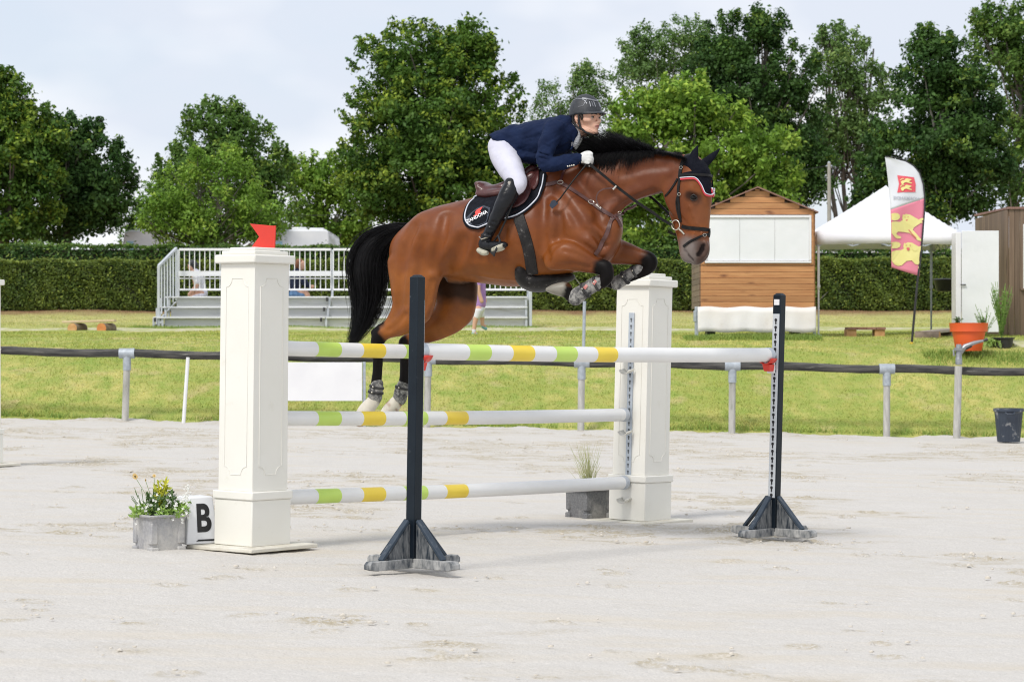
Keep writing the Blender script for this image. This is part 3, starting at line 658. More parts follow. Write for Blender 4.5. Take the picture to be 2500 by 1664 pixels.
# ================================================================== WOODEN STALL
def B6(x, y, Y): return P3(1680+x/3.92, 440+y/3.92, Y)
def mat_plank(name, c1, c2, knot, axis_scale=(.7, 1, 9), kn=5.0):
    m, t, b = prin(name); L = t.links.new; tc = N(t, 'ShaderNodeTexCoord'); g = N(t, 'ShaderNodeNewGeometry')
    ad = N(t, 'ShaderNodeVectorMath', operation='ADD'); sc = N(t, 'ShaderNodeVectorMath', operation='SCALE'); cb = N(t, 'ShaderNodeCombineXYZ')
    for i in range(3): L(g.outputs['Random Per Island'], cb.inputs[i])
    L(cb.outputs[0], sc.inputs[0]); sc.inputs['Scale'].default_value = 13; L(tc.outputs['Object'], ad.inputs[0]); L(sc.outputs[0], ad.inputs[1])
    mp = N(t, 'ShaderNodeMapping'); mp.inputs['Scale'].default_value = axis_scale; L(ad.outputs[0], mp.inputs[0])
    f = noise_fac(t, mp.outputs[0], 2.5, .3, .7, 7, .6); c = node_mix(t, c1, c2, f)
    v = N(t, 'ShaderNodeTexVoronoi'); v.inputs['Scale'].default_value = kn; mp2 = N(t, 'ShaderNodeMapping'); mp2.inputs['Scale'].default_value = (.35, .1, 1) if axis_scale[2] > 1 else (1,.1,.3)
    L(ad.outputs[0], mp2.inputs[0]); L(mp2.outputs[0], v.inputs['Vector']); r = N(t, 'ShaderNodeMapRange'); r.inputs[1].default_value = .02; r.inputs[2].default_value = .22; r.inputs[3].default_value = .85; r.inputs[4].default_value = 0
    L(v.outputs['Distance'], r.inputs[0]); c = node_mix(t, c, knot, r.outputs[0])
    r = N(t, 'ShaderNodeMapRange'); r.inputs[3].default_value = .78; r.inputs[4].default_value = 1.2; L(g.outputs['Random Per Island'], r.inputs[0])
    mu = N(t, 'ShaderNodeMix', data_type='RGBA', blend_type='MULTIPLY'); mu.inputs[0].default_value = 1; L(c, mu.inputs[6]); L(r.outputs[0], mu.inputs[7]); L(mu.outputs[2], b.inputs['Base Color'])
    b.inputs['Roughness'].default_value = .6; return m
m_pine = mat_plank('stained_pine', (.40,.175,.070), (.56,.29,.125), (.13,.045,.025), kn=6.0)
m_shed = mat_plank('weathered_brown', (.13,.085,.055), (.22,.155,.105), (.07,.045,.03), (9, 9, .5), 3)
Yk = 45.0; K0 = B6(120, 1220, Yk); K1 = B6(1205, 1220, Yk); zw0, zw1 = K0.z, B6(0, 300, Yk).z
st = root('market_stall', P3(1850, 815, Yk+.9), 'wooden snack stall with a closed white shutter and white skirt', 'stall')
xl, xr = K0.x, K1.x; xm = (xl+xr)/2; zp = B6(0, 84, Yk).z; zwt, zwb = B6(0, 335, Yk).z, B6(0, 792, Yk).z
pk = MB(); ph = .111; z = zw0; 
while z < zwb-.02:
    z2 = min(z+ph, zwb); pk.box((xm, Yk, (z+z2)/2), (xr-xl, .03, z2-z-.006), Matrix.Rotation(R(5), 3, 'X')); z = z2
z = zwt+.01
while z < zp:
    z2 = min(z+ph, zp); zc = (z+z2)/2; hw = (xr-xl)/2*min(1, (zp-zc)/(zp-zw1)+.0) if zc > zw1 else (xr-xl)/2
    if hw > .04: pk.box((xm, Yk, zc), (2*hw, .03, z2-z-.006), Matrix.Rotation(R(5), 3, 'X'))
    z = z2
pk.build('front_planks', m_pine, st, bevel=.003)
MB().prism([(xl+.02-xm, zw0), (xr-.02-xm, zw0), (xr-.02-xm, zw1), (0, zp-.03), (xl+.02-xm, zw1)], (xm, Yk+.03, 0), (1,0,0), (0,0,1), (0,.03,0)).build('front_backing', m_shed, st)
MB().prism([(xl+.02-xm, zw0), (xr-.02-xm, zw0), (xr-.02-xm, zw1), (0, zp-.03), (xl+.02-xm, zw1)], (xm, Yk+1.9, 0), (1,0,0), (0,0,1), (0,.03,0)).build('rear_wall', m_shed, st)
for x in (xl-.01, xr+.01):
    sw = MB(); z = zw0
    while z < zw1-.03: z2 = min(z+ph, zw1); sw.box((x, Yk+.98, (z+z2)/2), (.03, 1.9, z2-z-.006)); z = z2
    sw.build('side_wall', m_shed if x < xm else m_pine, st)
for x in (xl+.035, xr-.05): MB().box((x, Yk-.022, (zwb+zwt)/2+.03), (.07 if x < xm else .075, .02, zwt-zwb+.10)).build('corner_post', m_pine, st, bevel=.003)
m_roof = M('roof_felt', (.20,.11,.09), (.28,.16,.13), 5, .8)
for sgn in (-1, 1):
    e = Vector((xm+sgn*((xr-xl)/2+.07), 0, zw1-.03)); tpp = Vector((xm, 0, zp+.02))
    rf = MB(); rf.prism([(0,0), (1,0), (1,.025/ (tpp-e).length*1), (0,.025/(tpp-e).length)], (e.x, Yk-.10, e.z), (tpp.x-e.x, 0, tpp.z-e.z), (0,0,(tpp-e).length), (0, 2.15, 0)); rf.build('roof', m_roof, st)
# shutter: frame and three sheets
sh0, sh1 = B6(78, 0, Yk).x+.03, B6(1176, 0, Yk).x; sh0 = xl+.075
fr = MB()
for z_ in (zwt-.025, zwb+.02): fr.box(((sh0+sh1)/2, Yk-.04, z_), (sh1-sh0, .05, .05 if z_ > zwb+.1 else .04))
for x_ in (sh0+.02, sh1-.02): fr.box((x_, Yk-.04, (zwt+zwb)/2), (.04, .05, zwt-zwb-.10))
fr.build('shutter_frame', m_white, st, bevel=.004)
pn = [sh0+.04, B6(493,0,Yk).x, B6(828,0,Yk).x, sh1-.04]
m_sheet = M('white_sheet', (.74,.76,.78), (.80,.81,.83), 1.6, .35, .02, 2)
for a0, a1 in zip(pn, pn[1:]): MB().box(((a0+a1)/2, Yk-.03, (zwt+zwb)/2-.005), (a1-a0-.004, .015, zwt-zwb-.10)).build('shutter_panel', m_sheet, st, bevel=.003)
# tarpaulin skirt
m_tarp = M('white_tarp', (.80,.79,.78), (.74,.70,.66), 1.5, .55, .008, 4, c3=(.62,.58,.52), s3=3, t3=(.6,.8))
zs0, zs1 = B6(0, 1452, Yk).z, B6(0, 1222, Yk).z; rows = []
for i in range(60):
    x = xl-.06+(xr-xl+.09)*i/59; rows.append([(x, Yk-.06-.012*math.sin(i*.7)*(1-f)-.03*(1-f), zs0+.012*math.sin(i*.33)+(zs1-zs0)*f+ (.02 if f == 1 else 0)) for f in np.linspace(0, 1, 6)])
MB().grid(rows).build('skirt', m_tarp, st, solid=.004)
MB().box((xm, Yk+1, zs0+.12), (xr-xl-.1, 1.85, .16)).build('chassis', m_blackp, st)
mb = MB(); x = B6(80,0,Yk).x; mb.box((x, Yk-.02, (B6(0,1490,Yk).z+B6(0,1210,Yk).z)/2), (.07, .05, .55)); mb.box((x-.03, Yk, B6(0,1300,Yk).z), (.05,.12,.2)); mb.build('jack_leg', m_galv, st, bevel=.005)
mb = MB(); x = B6(1207,0,Yk).x; mb.box((x, Yk-.02, (B6(0,1490,Yk).z+B6(0,1260,Yk).z)/2), (.05, .05, .46)); mb.build('jack_leg', m_galv, st, bevel=.005)
for x in (xl+.25, xr-.25): MB().lathe((x-.08, Yk+1.0, zs0+.05), [(.1,0),(.27,.01),(.30,.05),(.30,.13),(.27,.17),(.1,.18)], 20, Matrix.Rotation(R(90), 3, 'Y')).build('wheel', m_blackp, st, 50)

# ================================================================== GAZEBO
def B1(x, y, Y): return P3(2000+x/2.904, 360+y/2.904, Y)
gt = root('gazebo', P3(2170, 815, 47.6), 'white pop up gazebo with pointed roof behind the feather flag', 'gazebo')
gx0, gx1 = P3(1995, 0, 46.2).x, P3(2345, 0, 46.2).x; gy0, gy1 = 46.2, 49.0; ze = B1(0, 600, 46.2).z; zv = B1(0, 684, 46.2).z; pkp = Vector((P3(2163, 0, 47.6).x, 47.6, B1(0, 270, 47.6).z))
m_fab = M('white_canvas', (.80,.80,.82), (.74,.75,.80), 1.2, .75, .02, 1.6)
def canopy_pt(u, v):  # u,v in -1..1
    m_ = max(abs(u), abs(v)); k = (1-m_); h_ = ze+(pkp.z-ze)*(k**1.06)-.02*math.sin(math.pi*min(1, m_))*(1-(min(abs(u),abs(v))/(m_+1e-6))**2)
    return Vector(((gx0+gx1)/2+(gx1-gx0)/2*u+(pkp.x-(gx0+gx1)/2)*k, (gy0+gy1)/2+(gy1-gy0)/2*v, h_))
n = 29; ax_ = np.linspace(-1, 1, n); MB().grid([[canopy_pt(u, v) for v in ax_] for u in ax_]).build('canopy', m_fab, gt, 50, solid=.006)
rows = []; per = [(gx0, gy0), (gx1, gy0), (gx1, gy1), (gx0, gy1), (gx0, gy0)]
for (x0, y0), (x1, y1) in zip(per, per[1:]):
    for i in range(16): f = i/16; rows.append((x0+(x1-x0)*f, y0+(y1-y0)*f, f))
rows.append((gx0, gy0, 0))
MB().grid([[(x, y, ze+.01), (x, y-.02+.015*math.sin(f*20), (ze+zv)/2), (x, y-.01, zv-.02+.10*math.sin(math.pi*f)*0+.03*math.sin(f*math.pi))] for x, y, f in rows]).build('valance', m_fab, gt, solid=.004)
for x, y, m_ in ((gx0+.03, gy0+.03, m_white), (gx1-.05, gy0+.03, m_white), (gx1-.08, gy1-.03, m_galv), (gx0+.05, gy1-.03, m_galv)):
    zb = float(ground(x, y)); mb = MB(); mb.bar((x, y, zb+.02), (x, y, zb+.95), .032, .032, up=(0,1,0)); mb.bar((x, y, zb+.9), (x, y, ze), .045, .045, up=(0,1,0)); mb.box((x, y, zb+.015), (.11, .11, .03)); mb.box((x, y-.02, zb+.95), (.06,.06,.05)); mb.build('leg', m_, gt, bevel=.003)
mb = MB()
for a_, b2 in (((gx0,gy0),(gx1,gy0)), ((gx1,gy0),(gx1,gy1)), ((gx0,gy1),(gx1,gy1)), ((gx0,gy0),(gx0,gy1))):
    for k in range(4):
        f0, f1 = k/4, (k+1)/4; p0 = Vector((a_[0]+(b2[0]-a_[0])*f0, a_[1]+(b2[1]-a_[1])*f0, 0)); p1 = Vector((a_[0]+(b2[0]-a_[0])*f1, a_[1]+(b2[1]-a_[1])*f1, 0))
        za, zc = ze-.04, ze-.26; mb.bar(p0+Vector((0,0,za)), p1+Vector((0,0,zc)), .015, .03); mb.bar(p0+Vector((0,0,zc)), p1+Vector((0,0,za)), .015, .03)
mb.build('truss', m_galv, gt)

# ================================================================== BROWN SHED, WHITE DOOR, BIN, LAMP POST
Ys = 46.6; sh = root('shed', P3(2480, 822, Ys+1.2), 'dark brown plank shed cut off by the right edge', 'shed')
cf = P3(2463, 0, Ys); bkx = B1(1115, 0, Ys+2.6).x; zt_f = B1(0, 438, Ys).z; zb_f = B1(0, 1352, Ys).z; zt_b = B1(0, 505, Ys+2.6).z
mb = MB(); x = cf.x; wdt = .105; r = np.random.default_rng(4)
while x < cf.x+3.0: mb.box((x+wdt/2, Ys-.002*r.integers(0, 5), (zt_f+zb_f)/2), (wdt-.006, .03, zt_f-zb_f)); x += wdt
mb.build('front_planks', m_shed, sh, bevel=.002)
mb = MB(); L_ = 22
for i in range(L_):
    f = (i+.5)/L_; x = cf.x-.01+(bkx-cf.x)*f; y = Ys+.02+2.6*f; zt_ = zt_f+(zt_b-zt_f)*f
    an = math.atan2(2.6, bkx-cf.x); mb.box((x, y, (zt_+zb_f)/2), (math.hypot(2.6, bkx-cf.x)/L_-.006, .03, zt_-zb_f), an)
mb.build('side_planks', m_shed, sh, bevel=.002)
mb = MB(); mb.prism([(cf.x-.03, Ys-.06), (cf.x+3.0, Ys-.06), (cf.x+3.0, Ys+2.8), (bkx-.03, Ys+2.7)], (0,0,zt_f+.003), (1,0,0), (0,1,0), (0,0,.04)); mb.build('roof', m_roof, sh)
mb = MB(); xw = P3(2497, 0, Ys).x; mb.box((xw+.5, Ys-.03, (B1(0,545,Ys).z+B1(0,1000,Ys).z)/2), (1.0, .04, B1(0,545,Ys).z-B1(0,1000,Ys).z)); mb.build('window', m_white, sh, bevel=.004)
mb = MB(); mb.box((xw+.5, Ys-.05, B1(0,1006,Ys).z), (1.1, .1, .035)); mb.build('sill', m_shed, sh, bevel=.004)
m_conc = M('concrete', (.42,.40,.37), (.52,.50,.46), 6, .9, .004, 40)
mb = MB(); mb.box((cf.x+1.5, Ys+.0, zb_f-.12), (3.2, .3, .22)); mb.box((cf.x-.9, Ys+1.2, zb_f-.16), (1.6, 2.4, .12)); mb.build('foundation', m_conc, sh, bevel=.01)
dr = root('white_cabinet', P3(2391, 815, 45.6), 'tall plain white cabinet door standing open between gazebo and brown shed', 'cabinet')
a, b_ = B1(1012, 590, 45.6), B1(1274, 1308, 45.6)
mb = MB(); mb.box(((a.x+b_.x)/2, 45.63, (a.z+b_.z)/2), (b_.x-a.x, .06, a.z-b_.z)); mb.build('door_panel', m_sheet, dr, bevel=.006)
mb = MB(); mb.box((a.x-.06, 45.85, (a.z+b_.z)/2), (.10, .45, a.z-b_.z-.06)); mb.build('door_frame', m_white, dr, bevel=.006)
mb = MB(); hd = B1(1015, 972, 45.55); mb.box((hd.x+.02, 45.57, hd.z), (.10, .03, .02)); mb.build('handle', m_blackp, dr, bevel=.003)
bn = root('rubbish_bin', P3(2310, 800, 49.5), 'black bin on a post at the hedge seen past the gazebo leg', 'bin')
c = B1(905, 1020, 49.5); mb = MB(); mb.lathe(c, [(.20,0),(.22,.02),(.27,.22),(.29,.23),(.29,.25),(.25,.26)], 20); mb.build('tub', m_blackp, bn, 50)
mb = MB(); c2 = B1(950, 1000, 49.6); mb.tube([(c2.x, 49.6, ground(c2.x, 49.6)-.05), (c2.x, 49.6, c2.z+.3)], .025, 8); mb.build('post', m_blackp, bn, 60)

up = root('utility_pole', P3(2025, 640, 77), 'grey concrete utility pole rising behind the hedge left of the gazebo', 'pole')
a, b_ = P3(2025, 700, 77), P3(2024, 398, 77); MB().tube([a, b_], [.075, .055], 10).build('pole_shaft', M('pole_concrete', (.36,.35,.31), (.44,.42,.37), 4, .85), up, 60)
mb = MB(); mb.cyl(b_-Vector((.1,0,.1)), b_+Vector((.1,0,-.1)), .03, n=8); mb.sphere(b_, .055, 8, 6); mb.build('insulator', m_galv, up, 60)
w0 = P3(2022, 405, 77); w1 = Vector((w0.x-22, 95, w0.z-.6)); MB().tube([w0.lerp(w1, f)-Vector((0,0,1.2*math.sin(math.pi*f)*.5)) for f in np.linspace(0,1,14)], .010, 4).build('wire', m_blackp, up, 60)

# ================================================================== LOG BENCHES
m_end = M('cut_wood', (.52,.27,.11), (.62,.38,.18), 12, .8); m_endo = M('cut_wood_orange', (.55,.19,.06), (.62,.27,.09), 12, .8)
m_log = M('log_bark', (.17,.13,.09), (.27,.21,.15), 9, .9, .01, 20); m_plk = M('bench_plank', (.62,.48,.30), (.70,.56,.38), 6, .8, .003, 30, stretch=(.5,5,5))
def log(mb_side, c, d, r_, ln):
    d = Vector(d).normalized(); c = Vector(c); mb_side.tube([c-d*ln/2, c+d*ln/2], r_, 18); return c-d*ln/2, d
def C7(x, y, Y): return P3(x/2.45, 560+y/2.45, Y)
lb = root('log_bench', P3(220, 811, 52.3), 'rough plank on two short logs beside the left path', 'bench')
for x_, me_ in ((432, m_end), (607, m_endo)):
    c = C7(x_, 591, 52.2); rr = .115; mb = MB(); d = Vector((.30, 1, 0)).normalized(); mb.mi = 0; mb.tube([c, c+d*.50], rr, 20); o = mb.build('log', m_log, lb, 50)
    mb = MB(); mb.tube([c-d*.004, c-d*.001], rr*.97, 20); mb.build('log_end', me_, lb, 50)
a, b_ = C7(378, 553, 52.45), C7(690, 545, 52.45); MB().bar(a, b_, .32, .045).build('seat_plank', m_plk, lb, bevel=.006)
lb = root('log_bench', P3(2113, 826, 46.8), 'small bench with red brown slats on two square timber blocks', 'bench')
def D(x, y, Y): return P3(2050+x/3.92, 700+y/3.92, Y)
for x0, x1 in ((64, 160), (335, 432)):
    a, b_ = D(x0, 408, 46.6), D(x1, 507, 46.6); MB().box(((a.x+b_.x)/2, 46.75, (a.z+b_.z)/2), (b_.x-a.x, .34, a.z-b_.z)).build('block', m_end, lb, bevel=.006)
m_slat = M('red_slat', (.25,.12,.08), (.33,.19,.14), 9, .7)
for i in range(4):
    x0, x1 = 66+i*92, 66+i*92+88; a, b_ = D(x0, 388, 46.7), D(x1, 408, 46.7); MB().box(((a.x+b_.x)/2, 46.75, a.z-.02), (b_.x-a.x, .40, .05)).build('slat', m_slat, lb, bevel=.004)
lb = root('log_bench', P3(2290, 832, 45.2), 'weathered plank on a lying log with a pale end, left of the orange pot', 'bench')
c = D(955, 493, 44.7); MB().tube([c, c+Vector((-.42, .12, 0))], .135, 18).build('log', m_log, lb, 50); MB().tube([c+Vector((.003,0,0)), c+Vector((.006,-.001,0))], .13, 18).build('log_end', m_end, lb, 50)
c = D(1070, 485, 45.4); MB().tube([c+Vector((.05,0,0)), c+Vector((-.3, .3, 0))], .14, 18).build('log', m_log, lb, 50)
a, b_ = D(790, 440, 44.8), D(1060, 410, 45.6); MB().bar(a, b_, .34, .05).build('seat_plank', M('weathered_plank', (.36,.31,.25), (.45,.39,.32), 6, .85, .003, 30), lb, bevel=.006)

# ================================================================== ORANGE POT, BLACK POT, BUCKET
m_or = M('orange_plastic', (.80,.12,.035), (.74,.105,.03), 3, .38); m_soil = M('soil', (.05,.035,.025), (.09,.065,.045), 20, .95, .01, 40)
m_fgreen = M('plant_green', (.12,.24,.04), (.22,.34,.07), 20, .6); m_fdk = M('plant_dark_green', (.07,.14,.04), (.12,.20,.06), 20, .6)
op = root('flower_pot', D(1235, 612, 42.3), 'large bright orange round pot on the grass near the shed', 'flower pot')
c = D(1235, 612, 42.3); hh = D(0, 345, 42.3).z-c.z; rw = (D(1420,0,42.3).x-D(1052,0,42.3).x)/2
MB().lathe(c, [(rw*.66,0),(rw*.68,.01),(rw*.86,hh*.68),(rw*.965,hh*.69),(rw*1.0,hh*.97),(rw*1.02,hh),(rw*.95,hh),(rw*.90,hh*.88),(.01,hh*.88)], 40).build('pot', m_or, op, 40)
MB().lathe(c+Vector((0,0,hh*.885)), [(rw*.88,0),(rw*.88,.012),(.01,.02)], 24).build('soil', m_soil, op, 40)
def sprig(mb, base, h_, r, n, spread, leafn, ls, droop=0., bush=False):
    for _ in range(n):
        a = r.random()*6.28; l = Vector((math.cos(a), math.sin(a), 0))*spread*r.uniform(.2, 1); hz = h_*r.uniform(.55, 1)
        pts = [base+l*(f**1.4)+Vector((0, 0, hz*f-droop*f*f*f)) for f in np.linspace(0, 1, 7)]; mb.tube(pts, [.004]*7, 4, cap=False)
        for k in range(leafn):
            f = r.uniform(.2, 1); p = pts[min(6, int(f*6))]+Vector(r.normal(0, .008, 3)); d = Vector(r.normal(0, 1, 3)); d.z = abs(d.z)*.6+.2; d.normalize(); u = d.cross(Vector(r.normal(0, 1, 3))).normalized(); s_ = ls*r.uniform(.6, 1.4)
            mb.add([p, p+d*s_*.5+u*s_*.22, p+d*s_, p+d*s_*.5-u*s_*.22], [(0,1,2,3)])
r = np.random.default_rng(31)
for q in ((1130,350,.14,m_fdk), (1370,380,.2,m_fdk)): mb = MB(); sprig(mb, D(q[0], q[1]+10, 42.25), q[2], r, 12, .10, 14, .035); mb.build('plant', m_fdk, op)
bp_ = root('flower_pot', D(1560, 625, 43.2), 'small black pot with a tall feathery shrub and trailing leaves beside the shed', 'flower pot')
c = D(1560, 628, 43.2); MB().lathe(c, [(.15,0),(.19,.24),(.215,.25),(.215,.27),(.18,.27),(.17,.22),(.01,.22)], 24).build('pot', m_blackp, bp_, 40)
mb = MB(); sprig(mb, c+Vector((-.02,0,.22)), 1.05, r, 46, .26, 38, .035); sprig(mb, c+Vector((-.30,.1,.25)), .62, r, 18, .30, 16, .03); mb.build('shrub', m_fgreen, bp_)
mb = MB(); sprig(mb, c+Vector((-.16,-.05,.16)), .16, r, 60, .22, 16, .05, .18); mb.build('trailing_plant', M('plant_lime', (.25,.40,.08), (.34,.48,.14), 15, .6), bp_)
bk = root('bucket', Vector((7.73, 37.6, -.17)), 'dark blue ribbed bucket at the edge of the sand', 'bucket')
m_bk = M('blue_black_plastic', (.025,.035,.055), (.035,.048,.07), 5, .4, c3=(.33,.33,.33), s3=7, t3=(.58,.70)); c = D(1617, 1448, 37.6); c.z = float(gz_arena(c.x))+.015; bw = .225; bh = .52
n = 96; prof = [(.76,0),(.78,.01),(.80,.10),(.95,.80),(.97,.90),(1.0,.905),(1.06,.91),(1.06,.97),(1.03,1.0),(.97,1.0),(.94,.9),(.75,.03),(.01,.03)]
vs = []; fs = []
for i, (r_, z_) in enumerate(prof):
    for j in range(n):
        a = 2*math.pi*j/n; rb = 1-.035*(1 if (j//2) % 2 else 0)*(1 if 2 <= i <= 3 else 0); vs.append((c.x+bw*r_*rb*math.cos(a), c.y+bw*r_*rb*math.sin(a), c.z+bh*z_))
    if i:
        for j in range(n): b0 = (i-1)*n; fs.append((b0+j, b0+(j+1)%n, b0+n+(j+1)%n, b0+n+j))
fs.append(tuple(range(n))[::-1]); mb = MB(); mb.add(vs, fs); mb.build('tub', m_bk, bk, 30)
MB().tube([c+Vector((-.10,-.245,bh*.88)), c+Vector((-.08,-.285,bh*.84)), c+Vector((.02,-.29,bh*.84)), c+Vector((.04,-.25,bh*.88))], .014, 8).build('handle', m_bk, bk, 60)

# ================================================================== FEATHER FLAG
ff = root('feather_flag', D(686, 605, 43.6), 'curved white and pink feather flag with yellow lions', 'flag'); Yf = 43.6
pole = [B1(655,1400,Yf), B1(675,1180,Yf), B1(697,940,Yf), B1(716,800,Yf), B1(735,600,Yf), B1(746,460,Yf), B1(748,350,Yf), B1(738,260,Yf), B1(712,180,Yf), B1(670,130,Yf), B1(600,88,Yf), B1(530,70,Yf), B1(466,64,Yf)]
MB().tube(pole, [.022,.022,.02,.018,.016,.014,.013,.012,.011,.01,.01,.009,.008], 8).build('pole', m_blackp, ff, 60)
c = B1(654,1435,Yf); mb = MB(); mb.mi = 0; mb.lathe(c-Vector((0,0,.03)), [(.05,0),(.045,.09),(.035,.09),(.03,.12)], 12); mb.build('ground_socket', m_white, ff, 40)
MB().lathe(c+Vector((0,0,.07)), [(.033,0),(.034,.07),(.02,.075)], 12).build('collar', M('yellow_plastic', (.75,.50,.06), rough=.5), ff, 40)
Lft = [(466,64),(478,150),(487,230),(495,330),(504,430),(509,560),(511,700),(512,850)]
Rgt = [(466,64),(640,108),(705,170),(738,260),(748,350),(742,465),(728,640),(712,912)]
def flag_pt(u, v, off=0.0):
    k = v*7; i = min(6, int(k)); f = k-i; a = Vector(Lft[i]).lerp(Vector(Lft[i+1]), f); b = Vector(Rgt[i]).lerp(Vector(Rgt[i+1]), f)
    p = a.lerp(b, u); yo = .035*math.sin(u*3+v*7)*(1-u)-.02*math.sin(v*11+u*5)*(1-u)
    return B1(p.x, p.y, Yf+yo-off)
m_fw = M('flag_white', (.70,.72,.76), (.66,.68,.73), 2, .7); m_fp = M('flag_pink', (.74,.24,.33), (.69,.21,.30), 2, .7); m_fy = M('flag_yellow', (.78,.72,.30), (.74,.67,.25), 3, .7); m_fg = M('flag_grey', (.42,.44,.50), rough=.7); m_fr = M('flag_red', (.72,.10,.13), rough=.7)
us = np.linspace(0, 1, 13); 
for nm, v0, v1, mt in (('white_cloth', 0, .585, m_fw), ('pink_cloth', .585, 1, m_fp)):
    MB().grid([[flag_pt(u, v) for u in us] for v in np.linspace(v0, v1, 26)]).build(nm, mt, ff, 180, solid=.003)
def pix_flag(x, y, off=.012):
    # find u,v of a picture point on the cloth
    v = (y-64)/(880-64)
    for _ in range(12):
        k = min(max(v, 0), 1)*7; i = min(6, int(k)); f = k-i; a = Vector(Lft[i]).lerp(Vector(Lft[i+1]), f); b = Vector(Rgt[i]).lerp(Vector(Rgt[i+1]), f); u = (x-a.x)/max(b.x-a.x, 1); yy = a.y+(b.y-a.y)*u; v += (y-yy)/848*.8
    return flag_pt(min(max(u, 0), 1), min(max(v, 0), 1), off)
def decal(polys, mt, nm, off=.012, parent=ff, fn=pix_flag):
    mb = MB()
    for poly in polys:
        bmz = bmesh.new(); vs = [bmz.verts.new((x, y, 0)) for x, y in poly]; f = bmz.faces.new(vs); bmesh.ops.triangulate(bmz, faces=[f]); bmz.verts.index_update()
        mb.add([fn(v.co.x, v.co.y, off) for v in bmz.verts], [tuple(v.index for v in q.verts) for q in bmz.faces]); bmz.free()
    return mb.build(nm, mt, parent, 0)
decal([[(553,197),(620,205),(672,212),(684,260),(682,316),(620,316),(553,320),(566,258)]], m_fr, 'emblem_field')
def small_lion(ox, oy, s):
    L_ = [[(0,18),(12,8),(30,6),(34,-4),(46,-8),(52,4),(72,-2),(84,2),(70,10),(60,16),(84,26),(80,32),(56,26),(44,22),(28,24),(20,36),(8,38),(12,30),(4,28)], [(-6,4),(8,-8),(24,-8),(26,-3),(10,-3),(0,8)]]
    return [[(ox+x*s, oy+y*s) for x, y in p] for p in L_]
decal(small_lion(578,226,.95)+small_lion(578,272,.95), m_fy, 'emblem_lions', .020)
# large lions, head on the right, forepaw raised
big = [[(512,530),(540,524),(572,528),(592,514),(588,500),(594,474),(604,478),(616,470),(628,474),(640,474),(642,490),(648,510),(652,528),(666,540),(690,528),(706,512),(722,500),(738,500),(738,512),(726,520),(734,534),(718,536),(700,548),(672,566),(664,584),(690,612),(712,640),(722,646),(722,664),(700,660),(672,634),(640,606),(604,600),(560,596),(546,610),(556,624),(578,630),(580,644),(556,646),(540,640),(524,620),(513,606)],
       [(510,470),(530,464),(556,466),(572,478),(572,500),(556,514),(530,518),(512,512),(512,503),(534,506),(554,500),(560,490),(552,478),(534,474),(512,480)]]
l2 = [[(513,740),(545,728),(580,728),(600,716),(596,700),(602,676),(612,680),(628,672),(648,674),(660,676),(662,700),(660,722),(680,738),(700,722),(706,704),(722,700),(724,716),(716,740),(712,752),(694,752),(690,770),(708,800),(712,822),(700,832),(680,826),(656,800),(620,804),(588,790),(556,788),(548,800),(556,816),(580,824),(584,836),(560,840),(538,832),(520,812),(513,800)],
      [(512,672),(540,668),(566,672),(578,686),(572,704),(552,714),(514,716),(514,706),(548,704),(562,694),(556,682),(536,678),(513,682)], [(700,850),(708,838),(716,842),(714,866),(706,872)]]
decal(big+l2, m_fy, 'lion_pattern'); m_lm = M('flag_mark', (.62,.12,.14), rough=.7)
decal([[(614,514),(622,510),(630,514),(628,528),(620,532)], [(604,492),(610,490),(612,495),(606,496)], [(626,492),(632,490),(634,495),(628,496)], [(618,712),(630,708),(642,712),(638,728),(626,732)], [(612,692),(620,689),(622,694),(614,696)], [(640,692),(648,689),(650,694),(642,696)], [(632,584),(636,580),(660,610),(690,640),(686,644),(656,616)]], m_lm, 'lion_face', .022)
vs, fs = text_mesh('NORMANDIE', 33, 1.06, .4); mb = MB(); mb.add([pix_flag(618-v.x*.92, 362-v.y+ (618-(618-v.x))*(-.05), .014) for v in vs], fs); mb.build('lettering', m_fg, ff, 0)

# ================================================================== VANS AND CARAVANS
m_van = M('caravan_white', (.78,.79,.80), (.70,.72,.75), 1.5, .35, coat=.3); m_glass = M('dark_glass', (.04,.055,.07), rough=.1, coat=1); m_blue = M('pale_blue_mark', (.35,.58,.74), rough=.5); m_tyre = M('tyre', (.02,.02,.02), rough=.85)
def vehicle(x0, y0, x1, Y, ln, label, cat, name, nose=True, hgt=2.75, slope=.25):
    a, b = P3(x0, y0, Y), P3(x1, y0, Y); g0 = float(ground(a.x, Y)); zt_ = a.z; z0 = zt_-hgt+.35; w_ = b.x-a.x
    v = root(name, ((a.x+b.x)/2, Y+ln/2, zt_-hgt), label, cat)
    prof = [(0, z0), (.04, zt_-.5), (.12, zt_-.08), (.30, zt_), (w_-.12, zt_), (w_-.03, zt_-.06), (w_, zt_-.3), (w_, z0)]
    MB().prism(prof, (a.x, Y, 0), (1,0,0), (0,0,1), (0, ln, 0)).build('body', m_van, v, 40, bevel=.06, seg=3)
    m1 = MB(); m1.box((a.x+w_*.45, Y+ln*.3, zt_+.07), (.5, .5, .13)); m1.build('roof_vent', m_van, v, bevel=.03)
    m1 = MB(); m1.box((a.x+w_*.72, Y+ln*.4, zt_+.07), (.5, .5, .13)); m1.build('roof_vent', m_van, v, bevel=.03)
    for f in (.2, .7): MB().box((a.x+w_*f, Y-.012, z0+(zt_-z0)*.55), (.28, .02, .30)).build('window', m_glass, v, bevel=.01)
    for f in (.2, .8): MB().lathe((a.x+w_*f-.0, Y+.02, z0), [(.05,0),(.28,.01),(.31,.04),(.31,.16),(.28,.2)], 18, Matrix.Rotation(R(-90), 3, 'X')).build('wheel', m_tyre, v, 40)
    MB().box((a.x+w_*.05+.25, Y-.012, zt_-.55), (.22, .02, .30)).build('decal', m_blue, v)
    return v
